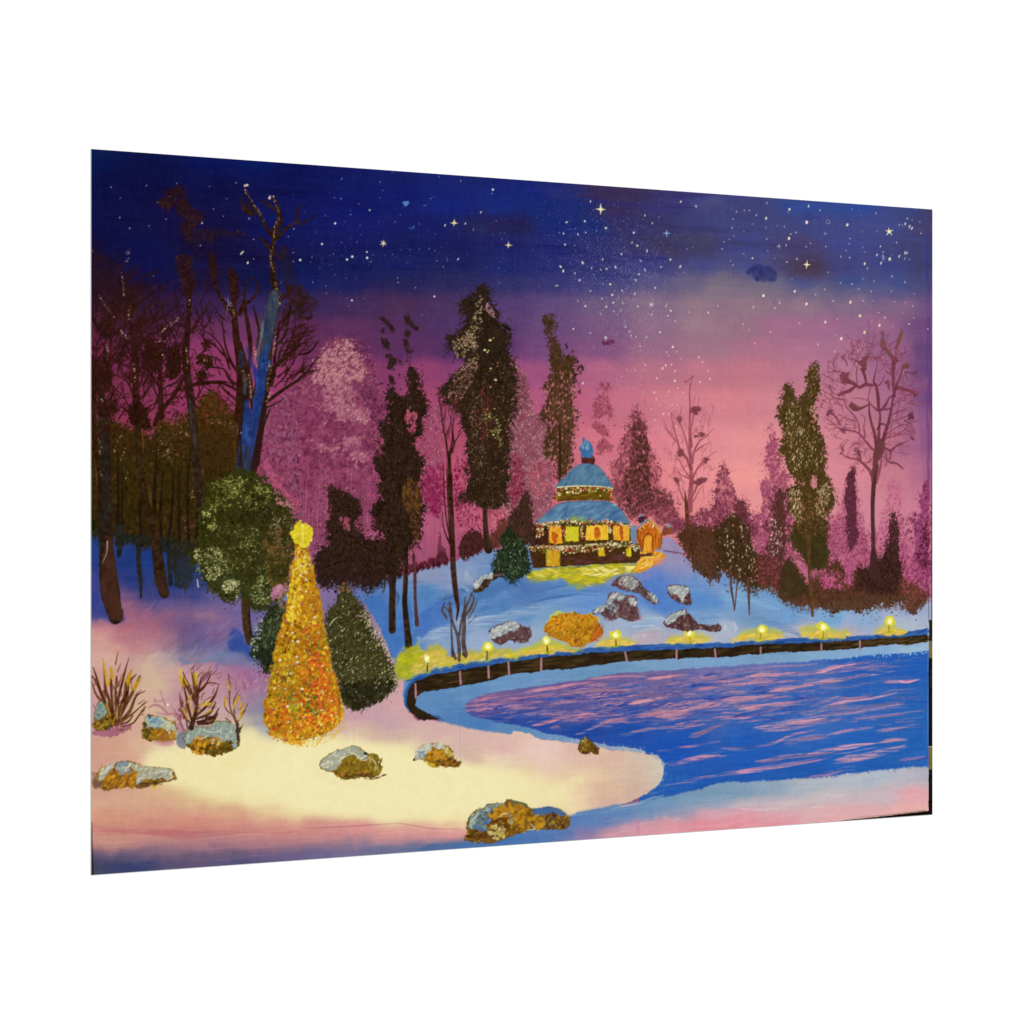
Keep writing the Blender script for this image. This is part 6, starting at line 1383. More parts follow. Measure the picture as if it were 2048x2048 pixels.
dabs('C1 1690,1400 1932,1400 1932,1900 1640,1900', 380, (1.5, 4), [(196, 170, 30), (170, 140, 24), (120, 116, 40), (214, 140, 24)], a=(.4, .85), ang=(20, 160))
dabs('C2 0,900 160,950 220,1400 280,1700 0,1700', 300, (1.5, 3.6), [(190, 118, 24), (206, 150, 30), (170, 96, 22)], a=(.4, .85))
dabs('C2 180,1150 225,1350 270,1600 320,1900 D2 390,600 360,560 290,200 C2 230,1800 170,1300', 320, (1.5, 4), [(170, 120, 20), (196, 150, 26), (130, 96, 20)], a=(.4, .85), ang=(80, 110), asp=(2, 4))
dabs('C2 80,1600 260,1600 310,1850 D2 350,450 380,600 100,700 0,600 0,300', 230, (1.4, 3.4), [(226, 116, 30), (222, 80, 26), (236, 160, 30), (214, 60, 26)], a=(.4, .9), clump=('f', -.15))
dabs('D1 1640,380 1932,300 1932,680 1750,600 1640,520', 200, (1.6, 4), [(206, 130, 24), (214, 90, 30), (222, 160, 30), (160, 90, 24)], a=(.4, .9))
dabs('D2 20,560 380,560 350,680 100,780 0,700', 260, (1.6, 4.4), [(216, 150, 30), (206, 110, 30), (226, 176, 40)], a=(.4, .9), ang=(40, 120))
for p, n, cs in (('D2 70,430 230,430 230,560 60,600', 80, [(56, 120, 50), (90, 140, 60), (40, 96, 44)]), ('D1 1830,250 1932,250 1932,420 1840,400', 40, [(90, 140, 40), (140, 160, 40)]), ('D2 130,340 180,350 190,420 120,420', 26, [(206, 40, 40), (190, 30, 40)]), ('D2 170,450 230,450 220,540 160,530', 30, [(226, 70, 36), (206, 50, 36)]), ('C2 130,1680 240,1720 240,1880 120,1860', 50, [(226, 76, 36), (236, 110, 40)]), ('D2 200,560 330,560 300,640 200,640', 40, [(214, 76, 40)]), ('D2 240,450 340,430 350,560 260,560', 40, [(226, 84, 40), (236, 120, 40)]), ('D2 40,600 140,620 120,700 20,690', 30, [(216, 84, 40)]), ('C1 1800,1560 1860,1560 1850,1650 1800,1650', 18, [(110, 130, 60)]), ('D1 1660,580 1800,620 1932,680 1932,710 1760,650', 40, [(216, 90, 30), (236, 190, 50)])):
    dabs(p, n, (1.4, 3.4), cs, a=(.5, .95), fuzz=2)
dabs('C2 60,1400 230,1400 300,1850 D2 370,480 380,600 200,720 0,640 D1 1660,560 1640,380 1932,200', 260, (1.6, 4), [(214, 84, 28), (206, 60, 26), (226, 120, 30), (76, 110, 40), (200, 44, 36)], a=(.5, .95), clump=('f', .1))
dabs(XA, 150, (2, 4.5), [(228, 196, 36), (218, 180, 26), (236, 206, 60)], a=(.5, .95), clump=('m', .25), ang=(50, 140))
dabs(XA, 300, (1.5, 3.6), [(120, 76, 16), (104, 84, 20), (96, 60, 14)], a=(.4, .85), clump=('a', .1), ang=(50, 140))
# rim light and scribbles at the foot
line('D2 330,330 360,430 365,520 350,620 280,690', [1, 1.6, 2, 2, 1], (120, 80, 24), .7)
line('D2 270,100 310,250 380,450 395,560 390,640', [2, 3, 3, 3, 3], (226, 190, 50), .6, tex='f', ta=.4)
for p in 'D2 400,640 420,700 350,760 300,820|D2 240,740 190,820 150,880|D2 330,700 290,760 240,800|D2 0,870 30,850 100,820|D1 1780,640 1790,670|D1 1850,650 1880,680 1900,660|D2 150,870 170,890 140,895':
    pass
for p in 'D2 400,640 425,690 350,750 305,825|D2 240,740 200,820 145,890|D2 330,700 290,770 240,790|D2 0,880 30,845 100,825|D1 1770,620 1790,665 1830,640|D1 1850,650 1890,685 1932,660|D2 300,790 330,770 345,740|D2 150,870 185,840 200,780'.split('|'):
    line(p, [1.2, 2.2, 1], (214, 170, 50), .85)
dabs('D2 0,820 200,790 420,660 440,690 300,830 150,890 0,880', 70, (1.2, 2.6), [(222, 190, 70), (206, 160, 50)], a=(.4, .85))
dabs('D1 1700,580 1932,660 1932,710 1760,670', 50, (1.2, 2.6), [(222, 190, 70), (206, 160, 50)], a=(.4, .85))
for p in 'D2 70,885|D1 1785,660'.split('|'):
    dots(K(p), 1.8, (206, 120, 60), .8)
# small round baubles: dark touch below, pale touch above
pts = []
r = np.random.default_rng(21)
while len(pts) < 100:
    y = 1110 + 370 * r.random()
    t = (y - 1110) / 370
    cx = 604 + 2 * t
    hw = 12 + 62 * t
    x = cx + r.uniform(-hw, hw)
    if all((x - a) ** 2 + (y - b) ** 2 > 70 for a, b in pts):
        pts.append((x, y))
for j, (x, y) in enumerate(pts):
    s = r.choice([1.0, 1.4, 1.9, 2.6])
    if j % 3 != 2:
        dots([(x + .8, y + 1.6)], s * .95, (78, 40, 20), .8)
    dots([(x, y)], s, [(236, 226, 186), (216, 200, 160), (196, 120, 110), (226, 190, 70), (240, 236, 214)][j % 5], .92)
    if j % 3 == 0:
        dots([(x + .3, y + .3)], s * .45, (190, 140, 60), .8)
dabs('C2 0,640 60,650 100,780 60,900 0,900', 60, (1.4, 2.8), [(232, 222, 150), (214, 196, 90), (96, 64, 20)], a=(.6, .95))
dots(K('D2 205,385'), 4.2, (216, 180, 110), .95)
dots(K('D2 205,388'), 1.4, (150, 110, 60), .8)
# star
SX, SY = K('C2 20,490')[0]
poly('C1 1845,290 1880,270 1890,230 1932,215 C2 10,395 60,410 105,440 115,490 90,560 80,600 40,625 0,610 C1 1932,420 1900,400 1870,370 1850,330', (216, 196, 40), 1, rough=1.2, fine=1.4)
dabs([(SX - 20, SY - 16), (SX + 2, SY - 22), (SX + 20, SY - 8), (SX + 16, SY + 18), (SX, SY + 28), (SX - 14, SY + 12), (SX - 20, SY)], 90, (1.6, 3.6), [(236, 224, 90), (206, 180, 30), (226, 210, 60), (186, 156, 24)], a=(.5, .95), ang=(0, 180))
for an_ in (95, 28, 150, 205, 330, 268):
    r_ = RS.uniform(18, 26)
    line([(SX, SY), (SX + r_ * math.cos(math.radians(an_)), SY - r_ * math.sin(math.radians(an_)))], [7, 2], (212, 188, 36), .9, spline=False)
line([(SX, SY - 16), (SX + 2, SY + 4), (SX + 2, SY + 24)], [2, 4, 1], (240, 232, 140), .5)
line([(SX - 12, SY + 2), (SX + 2, SY), (SX + 14, SY - 2)], [1, 3, 1], (240, 230, 120), .4)

# ------------------------------------------------------------------ pavilion and hut
P('painted_pavilion', 'round painted pavilion with blue roofs, lit yellow windows and garlands')
YG = [(176, 166, 20), (206, 186, 34), (190, 180, 30), (150, 150, 30)]
poly('C3 150,1330 200,1290 300,1270 480,1250 1180,1220 1250,1250 1150,1310 1050,1330 1000,1350 900,1380 850,1430 750,1430 640,1440 560,1430 500,1400 420,1370 300,1400 220,1400 180,1370', (160, 154, 40), .85, rough=4, fine=2, soft=2, grit=2)
dabs('C3 180,1310 480,1270 1150,1240 1150,1290 880,1370 840,1410 640,1420 500,1370 300,1380', 260, (3, 8), YG + [(222, 196, 40)], a=(.4, .9), ang=(-14, 14), asp=(2.5, 5))
dabs('C3 240,1300 420,1280 420,1340 260,1360', 34, (3, 7), [(226, 210, 110), (206, 190, 50)], a=(.5, .9), ang=(-20, 10), asp=(3, 6))
dabs('C3 640,1290 900,1260 1140,1260 1130,1300 850,1350 700,1340', 80, (3, 8), [(236, 214, 120), (226, 200, 60), (244, 228, 170)], a=(.5, .95), ang=(-26, 14), asp=(3, 6))
line('C3 450,1480 520,1450 640,1430', [1, 3, 4], (110, 150, 130), .6)
poly('C3 1200,1120 1240,1110 1340,1110 1430,1140 1420,1170 1350,1230 1250,1290 1130,1310 1160,1240 1200,1190', (214, 140, 30), .92, rough=2, fine=1.5)
dabs('C3 1210,1130 1400,1140 1330,1220 1220,1270 1150,1290', 110, (3, 7), [(226, 160, 40), (236, 190, 70), (206, 110, 30), (240, 206, 120)], a=(.5, .9), ang=(10, 50), asp=(2.5, 5))
dabs('C3 1300,1220 1420,1150 1440,1180 1350,1260', 24, (3, 7), [(206, 130, 120)], a=(.3, .6), ang=(20, 50), asp=(3, 5))
# lower storey
poly('C3 160,1060 500,1050 900,1030 1190,1040 1200,1190 1150,1220 900,1235 600,1245 330,1265 215,1265 195,1180', (70, 46, 18), 1, rough=1, spline=False)
dabs('C3 170,1070 1190,1050 1195,1200 210,1255', 170, (3, 8), [(84, 56, 20), (60, 38, 16), (76, 40, 30)], a=(.4, .8), ang=(-6, 6), asp=(3, 6))
dabs('C3 480,1180 1190,1140 1190,1200 480,1240', 60, (4, 10), [(88, 46, 50), (96, 54, 56)], a=(.4, .8), ang=(-4, 4), asp=(3, 6))
# upper storey
poly('C3 215,870 400,850 900,830 1110,870 1115,1030 900,1040 500,1060 235,1055 210,950', (66, 40, 20), 1, rough=1, spline=False)
dabs('C3 225,900 350,890 350,1040 240,1040', 60, (3, 6), [(78, 38, 30), (56, 34, 18)], a=(.4, .9))
dabs('C3 490,1020 1110,1010 1110,1040 500,1060', 50, (3, 8), [(84, 80, 24), (70, 50, 20)], a=(.5, .9), ang=(-5, 5), asp=(3, 6))


def window(p, base, cols, n=60, mid=None):
    poly(p, base, 1, spline=False, rough=.8, fine=.8)
    dabs(p, n, (1.5, 5), cols, a=(.4, .85), ang=(82, 98), asp=(2.5, 5), fuzz=.3, spline=False)
    if mid:
        poly(mid, (176, 76, 20), .8, rough=1)
        dabs(mid, 16, (1.5, 4), [(190, 84, 20), (150, 60, 20), (214, 120, 30)], a=(.5, .9), ang=(80, 100), fuzz=.6)


WY = [(232, 170, 50), (222, 150, 36), (240, 196, 84), (214, 130, 30)]
window('C3 360,875 470,880 490,1045 365,1045', (226, 160, 44), WY, 60, 'C3 385,960 410,945 435,970 430,1030 400,1035')
window('C3 512,890 630,890 628,1022 512,1024', (200, 190, 40), [(206, 196, 50), (222, 206, 70), (176, 180, 40)], 50)
window('C3 698,880 905,875 905,1015 698,1012', (232, 184, 50), WY + [(236, 200, 60)], 90, 'C3 780,910 800,890 825,910 835,970 815,1000 790,1005 775,960')
window('C3 945,882 1095,880 1095,1022 950,1018', (226, 160, 50), WY, 70, 'C3 1010,890 1030,890 1035,1000 1015,1005')
window('C3 330,1105 460,1100 455,1250 335,1252', (196, 146, 30), [(206, 160, 40), (222, 190, 90), (176, 120, 24), (230, 216, 130)], 50)
window('C3 808,1085 868,1080 872,1160 815,1162', (206, 170, 30), [(226, 190, 40), (190, 150, 20)], 20)
window('C3 1070,1095 1115,1085 1115,1160 1068,1155', (206, 190, 30), [(222, 200, 40), (176, 160, 30)], 16)
for w in 'C3 805,930 805,1000|C3 430,880 430,950|C3 1022,890 1020,1010|C3 395,1110 395,1245|C3 790,1110 790,1200'.split('|')[:4]:
    line(w, [1.2, 1.2], (176, 110, 30), .5)
for x in (350, 500, 640, 690, 915, 940, 1105):
    line('C3 %d,870 %d,1040' % (x, x + 4), [2, 2], (110, 90, 30), .7)
line('C3 340,1105 335,1250', [2, 2], (150, 140, 30), .8)
line('C3 462,1105 458,1250', [2, 2], (130, 130, 30), .8)
# ring between the roofs
poly('C3 430,530 600,520 800,520 948,540 945,650 800,650 600,652 430,665', (92, 68, 16), 1, rough=1, spline=False)
dabs('C3 440,590 940,590 940,645 440,655', 90, (2.5, 6), [(110, 84, 16), (84, 56, 14), (130, 110, 20)], a=(.4, .9), ang=(-6, 6), asp=(2, 4))
line('C3 430,620 432,665', [2, 2], (214, 130, 40), .8)
# roofs
RF = (86, 124, 156)
poly('C3 425,535 450,490 500,440 560,370 620,325 700,308 780,318 830,350 880,420 930,490 945,540 880,525 700,515 560,518', RF, 1, rough=.8)
dabs('C3 450,510 520,430 620,340 780,330 860,420 920,510 700,505', 120, (4, 10), [(96, 138, 166), (76, 110, 150), (90, 126, 150), (74, 100, 140)], a=(.25, .6), ang=(10, 70), asp=(2, 4), fuzz=.5)
line('C3 425,535 500,440 600,335 700,308 800,325 880,415 945,540', [1.2, 1.6, 1.2], (60, 88, 120), .7)
poly('C3 225,865 290,800 370,735 450,680 560,662 700,655 850,658 950,675 1010,725 1070,800 1110,870 1000,845 850,838 700,838 550,842 350,845', RF, 1, rough=.8)
dabs('C3 260,840 450,700 900,670 1060,800 1080,850 700,825 400,835', 200, (4, 11), [(96, 134, 170), (76, 108, 156), (110, 148, 176), (70, 98, 146)], a=(.25, .6), ang=(-10, 50), asp=(2, 4), fuzz=.5)
line('C3 225,865 370,735 450,680 700,655 950,675 1070,800 1112,872', [1, 1.6, 1], (56, 84, 120), .7)
dots(K('C3 970,690 955,685'), 2.4, (150, 180, 200), .7)
dabs('C3 540,850 600,805 660,815 720,840', 26, (2, 5), [(130, 150, 60), (120, 150, 110)], a=(.4, .8), ang=(-10, 40))
# finial
poly('C3 660,245 680,255 770,235 775,315 740,310 660,305', (82, 42, 34), 1, rough=1)
line('C3 700,255 770,255', [2, 2], (120, 60, 44), .8)
poly('C3 650,150 665,130 675,60 700,90 740,105 765,160 768,215 740,250 690,255 660,240', (60, 102, 156), 1, rough=1, fine=1)
dabs('C3 660,180 765,180 750,245 665,240', 26, (2, 5), [(46, 88, 150), (76, 124, 170)], a=(.5, .9), ang=(50, 120), asp=(2, 3))
dabs('C3 670,90 700,90 755,150 730,170 670,160', 20, (2, 5), [(130, 160, 186), (100, 140, 180), (150, 176, 190)], a=(.5, .9), ang=(80, 110), asp=(2.5, 4))
# garlands
GW, GR, GG = (232, 214, 178), (196, 60, 44), (84, 110, 40)


def garland(p, n, sp, cols=(GW, GW, GR, GG, (214, 180, 110), (150, 120, 60))):
    beads(p, n, (.9, 2.3), cols, sp, a=(.75, 1), asp=(1, 1.6))


line('C3 435,528 560,518 700,516 850,522 945,540', [2.4, 2.4], (232, 216, 150), .95, tex='f', ta=.2)
garland('C3 440,545 560,535 700,540 850,535 940,555', 90, 1.6, (GW, GR, GR, (214, 196, 110), GG))
garland('C3 450,565 600,560 750,565 930,570', 60, 2.2, (GW, (150, 140, 50), GR, (110, 110, 30)))
dots(K('C3 630,580 830,605 450,600 445,580 540,575 580,580'), 2, (206, 200, 140), .9)
garland('C3 930,560 930,630', 14, 1.5, (GR, GW))
garland('C3 240,870 400,855 550,838 700,850 850,838 1000,860 1105,885', 210, 1.8)
garland('C3 250,890 330,885 480,880 640,860 800,865 950,870 1090,875', 120, 2.2, (GW, GR, GG, GG, (90, 70, 30)))
garland('C3 250,900 260,960 250,1000', 26, 3)
garland('C3 290,900 290,960', 20, 3)
garland('C3 655,880 662,960 665,1000', 34, 1.8)
garland('C3 490,900 495,1000', 18, 1.4, (GW, GR, (190, 70, 60)))
garland('C3 920,880 925,960', 22, 1.6)
line('C3 165,1075 400,1072 620,1068 800,1050 1000,1045', [3, 4, 4, 3], (226, 210, 176), .85, tex='f', ta=.5)
garland('C3 160,1078 330,1075 480,1090 620,1080 800,1070 950,1060 1190,1070', 230, 2.2)
garland('C3 190,1110 260,1110 400,1090 480,1110 600,1110 780,1100 950,1090', 120, 3, (GW, GR, GG, (150, 120, 60)))
garland('C3 800,1060 950,1050 1100,1050 1190,1100', 60, 3, (GG, (110, 110, 60), GW))
dots(K('C3 555,1130 590,1130 480,1100 490,1125 1045,1130 1140,1095 1150,1110'), (1.4, 2), GW, .9)

P('painted_hut', 'small orange painted hut with a garlanded gable right of the pavilion')
poly('C3 1110,900 1160,880 1175,900 1160,1000 1175,1040 1130,1040 1110,980', (106, 136, 176), .95, rough=1)
poly('C3 1160,920 1210,870 1280,845 1340,880 1385,940 1395,1040 1370,1090 1300,1115 1210,1120 1185,1030', (196, 104, 24), 1, rough=1, spline=False)
dabs('C3 1170,930 1280,860 1380,950 1385,1050 1220,1110', 100, (3, 7), [(206, 116, 30), (176, 84, 20), (222, 140, 40), (150, 70, 24)], a=(.4, .85), ang=(80, 100), asp=(2.5, 5), fuzz=.6)
window('C3 1238,975 1305,980 1300,1110 1215,1115', (222, 150, 40), [(226, 160, 44), (214, 130, 30), (236, 180, 70)], 36)
line('C3 1215,1110 1240,970 1305,970 1315,1110', [2, 2.4, 2.4, 2], (110, 50, 18), .9)
line('C3 1165,930 1190,1030 1210,1115', [3, 3, 2], (120, 60, 24), .8)
line('C3 1390,960 1395,1040 1370,1095', [3, 3, 2], (120, 60, 24), .8)
for x in (1340, 1360, 1200, 1222):
    line('C3 %d,950 %d,1100' % (x, x + 4), [1, 1.6, 1], (140, 70, 20), .7)
line('C3 1185,900 1225,850 1280,825', [2, 6, 3], (110, 134, 160), .95)
line('C3 1280,825 1330,870 1385,950', [2, 4, 3], (190, 160, 40), .8)
garland('C3 1165,940 1220,890 1285,850 1320,890 1330,930', 50, 2)
poly('C3 1180,830 1190,800 1240,800 1245,830 1200,865', (72, 44, 60), 1)
line('C3 1185,795 1215,780 1225,770', [3, 4, 1], (130, 150, 180), .9)
poly('C3 1405,900 1420,880 1490,885 1500,920 1490,950 1400,970', (130, 70, 50), 1, rough=1.4)
poly('C3 1430,875 1460,860 1480,890 1440,895', (130, 140, 166), .9)
poly('C3 1395,1090 1400,1000 1440,985 1490,990 1540,1050 1610,1125 1560,1135 1440,1120', (150, 138, 190), .97, rough=1, spline=False)
line('C3 1410,1110 1480,1120 1590,1135', [2, 3, 1], (90, 60, 96), .8)
line('C3 1395,1095 1370,1060 1400,1000', [2, 3, 1], (110, 90, 60), .7)

P('painted_conifer', 'small dark green painted conifer against the pavilion left side')
foliage('C3 150,550 175,620 190,700 200,800 230,850 215,900 240,1040 200,1060 0,1040 0,780 60,720 100,640', (62, 40, 28), [(54, 36, 24), (76, 46, 40), (46, 34, 18)], 300, (1.6, 3.8), ang=(60, 120), rough=3)
foliage('C2 1932,430 C3 30,950 100,1000 150,1080 165,1180 190,1290 150,1320 80,1360 20,1400 C2 1932,940 1860,880 1790,850 1775,760 1830,620 1880,500', (36, 46, 26), [(30, 40, 22), (46, 60, 30), (26, 34, 20)], 620, (1.6, 3.8), ang=(40, 120), rough=3, fuzz=2.4)
dabs('C2 1780,780 1932,480 C3 120,1050 160,1280 40,1350 C2 1932,900', 160, (.8, 2), [(120, 140, 96), (170, 180, 150), (76, 100, 56)], a=(.45, .9), ang=(60, 110))

# ------------------------------------------------------------------ lamps along the shore
P('painted_glow', 'yellow painted lamplight on the snow behind the pond wall')
G = [(196, 178, 60), (214, 186, 76), (186, 170, 40), (206, 170, 90)]
poly('C2 880,1650 920,1580 980,1540 1090,1500 1120,1560 1240,1520 1350,1540 1360,1620 1450,1600 1550,1560 1640,1600 1700,1540 1932,1560 D3 60,190 180,160 300,130 560,150 640,180 D2 1932,60 1700,95 1450,128 1200,186 1070,236 960,270 900,230', (176, 168, 62), .88, rough=4, fine=2, soft=1, grit=2)
dabs('C2 1050,1640 1300,1560 1400,1620 1932,1590 D2 1932,55 1450,120 1080,220', 330, (3, 8), G + [(222, 196, 110)], a=(.4, .85), ang=(8, 40), asp=(2.5, 5), fuzz=2)
dabs('C2 900,1650 980,1560 1100,1520 1100,1600 1000,1700 D2 1020,250 920,250', 120, (3, 8), [(176, 176, 24), (150, 156, 30)], a=(.4, .85), ang=(0, 60), asp=(2, 4), fuzz=3)
GLOWS = (('D3 0,190 120,170 260,110 330,80 420,100 600,150 560,170 300,205 0,240', 90), ('D3 800,130 850,80 900,60 1000,50 1080,70 1160,110 1100,130 950,145 780,150', 70), ('D3 1430,120 1480,60 1560,30 1700,20 1790,30 1850,80 1780,115 1600,120', 60),
         ('D4 120,185 180,140 210,90 300,70 450,70 560,90 590,150 480,170 300,190', 80), ('D4 720,110 740,75 880,60 1000,60 1100,90 1210,110 1170,150 1000,170 760,150', 80), ('D4 1400,110 1480,60 1540,30 1620,60 1710,80 1700,110 1560,140 1480,125', 60))
for p, n in GLOWS:
    P('painted_glow')
    poly(p, (190, 184, 50), .7, rough=4, fine=2, soft=2, grit=1.5)
    q = K(p)
    q2 = q.copy()
    q2[:, 1] = q2[:, 1] * .55 + q2[:, 1].max() * .45
    dabs(q2, n, (3, 7), [(226, 180, 84), (222, 190, 50), (214, 166, 90), (232, 204, 70)], a=(.5, .9), ang=(-4, 20), asp=(2.4, 4.5), fuzz=1.2)
LAMPS = (('C2 1170,1640', 'C2 1175,1680 1172,1760', 'first painted shore lamp from the left'), ('C2 1730,1530', 'C2 1722,1580 1720,1655', 'second painted shore lamp from the left, in a yellow halo'),
         ('D3 335,100', 'D3 342,150 345,200', 'third painted shore lamp from the left, by the golden bush'), ('D3 970,45', 'D3 972,80 975,140', 'fourth painted shore lamp from the left'),
         ('D3 1648,25', 'D3 1652,60 1655,105', 'fifth painted shore lamp, below the rock with a tail'), ('D4 385,90', 'D4 375,120 370,160', 'sixth painted shore lamp from the left'),
         ('D4 948,62', 'D4 950,100 945,160', 'seventh painted shore lamp, below the tall green poplar'), ('D4 1560,12', 'D4 1553,50 1550,100', 'last painted shore lamp at the right, set highest'))
for k, (p, st, lb) in enumerate(LAMPS):
    P('painted_lamp', lb)
    x, y = K(p)[0]
    rr = [8, 12, 10, 11, 11, 11, 12, 12][k]
    poly([(x + rr * math.cos(t) * RS.uniform(.85, 1.1), y + rr * .95 * math.sin(t) * RS.uniform(.85, 1.1)) for t in np.linspace(0, 2 * math.pi, 9)[:-1]], (216, 204, 40) if k else (206, 200, 140), .9 if k else .6, rough=1.5, fine=1.5)
    line(st, [3.6, 3.6], (70, 66, 30) if k < 4 else (150, 130, 30), .9, tex='f', ta=.25)
    poly([(x + 6.4 * math.cos(t) * RS.uniform(.85, 1.15), y + 7.2 * math.sin(t) * RS.uniform(.85, 1.15)) for t in np.linspace(0, 2 * math.pi, 8)[:-1]], (238, 232, 120), 1, rough=1, fine=1)
    dots([(x - .5, y + .5)], 3.8, (248, 246, 200), .95, jit=2)
    q = K(st)[-1]
    line([(q[0] - 9, q[1] + 2), (q[0], q[1] + 3), (q[0] + 10, q[1] - 1)], [1, 3.4, 1], (150, 166, 30), .85)

# ------------------------------------------------------------------ bare shoots by the wall
P('painted_shrub', 'grey brown painted forked saplings behind the pond wall')
for w in 'C2 1405,1620 1400,1500 1395,1400 1390,1300:6,5,4,2|C2 1430,1640 1410,1580 1405,1520:7,5,3|C2 1465,1660 1465,1550 1450,1430 1400,1300 1370,1200 1330,1170:6,8,7,6,5,3|C2 1400,1300 1385,1200 1380,1130:5,7,4|C2 1525,1610 1505,1500 1510,1350 1520,1200 1560,1100 1580,1040:10,9,9,7,5,3|C2 1520,1250 1570,1180 1600,1090 1580,1050:6,7,5,2|C2 1465,1450 1480,1330 1510,1200 1520,1080:4,5,5,3|C2 1560,1260 1620,1150 1630,1100:3,3,1|C2 1550,1320 1620,1260:2,1|C2 1350,1270 1310,1200 1330,1130:4,5,2|C2 1360,1150 1400,1140:2,1'.split('|'):
    p, ws = w.split(':')
    line(p, [float(v) for v in ws.split(',')], (82, 64, 62), .9, var=14)
for k in range(18):
    p = K('C2 %d,%d' % (RS.choice([RS.uniform(1330, 1400), RS.uniform(1490, 1620)]), RS.uniform(1080, 1300)))[0]
    twig(p[0], p[1], RS.uniform(55, 125), RS.uniform(8, 20), 1.6, 0, (92, 96, 116), .7)
line('C2 1500,1600 1530,1640', [4, 2], (60, 40, 30), .9)

# ------------------------------------------------------------------ rocks
def rock(p, base, cols, n, snow, sn, cap=(170, 176, 176), edge=(70, 44, 44), size=(1.8, 4.2), caps=None):
    q = K(p)
    poly(q, base, 1, rough=1.6, fine=1.4)
    dabs(q, n, size, cols, a=(.45, .95), ang=(0, 180), fuzz=.6, asp=(1.4, 3))
    if edge is not None:
        e = catmull(np.vstack([q, q[:1]]), False, 4)
        line(e, [1.4, 1.6, 1.2], edge, .5, spline=False, tex='f', ta=.7)
    for s_ in snow:
        poly(s_, cap, .9, rough=1.6, fine=1.6)
        dabs(s_, sn, size, caps or [(190, 192, 186), (150, 158, 164), (206, 206, 196), (120, 130, 140)], a=(.45, .95), ang=(10, 80), fuzz=.6, asp=(1.4, 3))


PB2 = [(110, 84, 84), (84, 58, 60), (140, 116, 116), (66, 42, 42)]
P('painted_rock', 'small tilted dark painted rock left of the small conifer')
rock('C2 1590,1000 1620,930 1680,890 1780,860 1850,860 1800,920 1740,960 1660,1030 1620,1030', (64, 46, 28), [(56, 40, 24), (84, 62, 40), (40, 28, 18)], 50, ['C2 1600,960 1640,910 1700,880 1790,860 1760,900 1690,920 1640,990 1605,1000'], 34)
line('C2 1790,880 1850,870 1880,880', [3, 4, 2], (110, 84, 84), .8)
P('painted_rock', 'painted rock with a grey cap, left of the golden bush')
rock('C2 1735,1400 1760,1360 1830,1330 1900,1310 1932,1310 C3 60,1770 100,1800 180,1830 195,1900 D3 190,50 150,110 80,115 0,90 C2 1880,1500 1830,1510 1770,1470', (96, 70, 72), PB2, 110, ['C2 1740,1420 1780,1360 1932,1310 C3 80,1780 60,1850 C2 1932,1390 1830,1430 1770,1450'], 70)
line('D3 150,40 200,20', [2, 1], (90, 66, 76), .8)
P('painted_rock', 'long painted rock tapering down to the right below the pavilion')
rock('C3 940,1420 970,1380 1020,1350 1090,1340 1150,1360 1200,1410 1220,1440 1280,1490 1330,1530 1365,1580 1320,1590 1250,1550 1200,1510 1140,1490 1050,1480 990,1440', (96, 78, 80), PB2, 90, ['C3 1000,1390 1060,1345 1130,1360 1180,1420 1120,1470 1040,1440', 'C3 1270,1500 1330,1540 1360,1580 1320,1570'], 44, cap=(140, 134, 130))
dabs('C3 950,1390 1010,1390 1040,1470 990,1440', 14, (2, 4), [(110, 70, 76)], a=(.5, .9))
P('painted_rock', 'biggest purple brown painted rock on the blue slope')
rock('C3 750,1680 770,1650 830,1630 880,1610 890,1540 920,1500 980,1495 1050,1520 1130,1525 1165,1550 1170,1620 1195,1690 1190,1740 1120,1760 1050,1740 1000,1720 940,1755 880,1740 830,1690 780,1700', (96, 68, 74), PB2 + [(120, 80, 90)], 190, ['C3 885,1600 920,1510 1000,1500 1060,1530 1040,1560 960,1560 920,1600', 'C3 760,1670 840,1630 900,1620 880,1650 800,1680', 'C3 1090,1550 1150,1550 1160,1620 1110,1590'], 50, cap=(140, 144, 146))
dabs('C3 920,1590 1000,1620 960,1700 900,1660', 24, (2, 4), [(130, 150, 170), (150, 166, 184)], a=(.4, .8))
line('C3 1190,1700 1215,1730 1150,1765', [3, 4, 2], (196, 130, 170), .6)
line('C3 870,1745 950,1755', [3, 2], (150, 110, 120), .7)
P('painted_rock', 'upper right painted rock with a dripping grey cap')
rock('C3 1445,1450 1480,1425 1550,1425 1620,1435 1650,1500 1670,1600 1640,1615 1590,1600 1540,1590 1480,1540 1455,1500', (92, 58, 62), PB2, 70, ['C3 1455,1460 1500,1430 1620,1440 1635,1500 1600,1530 1590,1590 1565,1590 1550,1530 1480,1500'], 60, cap=(170, 176, 176))
P('painted_rock', 'painted rock with a long dark tail above the fifth lamp')
rock('C3 1415,1770 1440,1730 1500,1690 1580,1655 1620,1670 1680,1720 1720,1770 1800,1790 1932,1800 1932,1845 1850,1850 1760,1830 1650,1840 1580,1835 1480,1820 1430,1800', (84, 54, 58), PB2, 120, ['C3 1430,1750 1500,1695 1590,1660 1620,1690 1560,1720 1500,1760 1450,1780'], 50, cap=(150, 160, 168))
line('C4 -6,1440 10,1460', [4, 2], (130, 90, 120), .8)
P('painted_bush', 'golden orange painted bush lit beside the shore lamps')
poly('C3 400,1690 460,1675 560,1680 700,1690 760,1700 820,1770 800,1760 700,1700 450,1710 350,1790 330,1800', (206, 196, 50), .7, rough=3, fine=2)
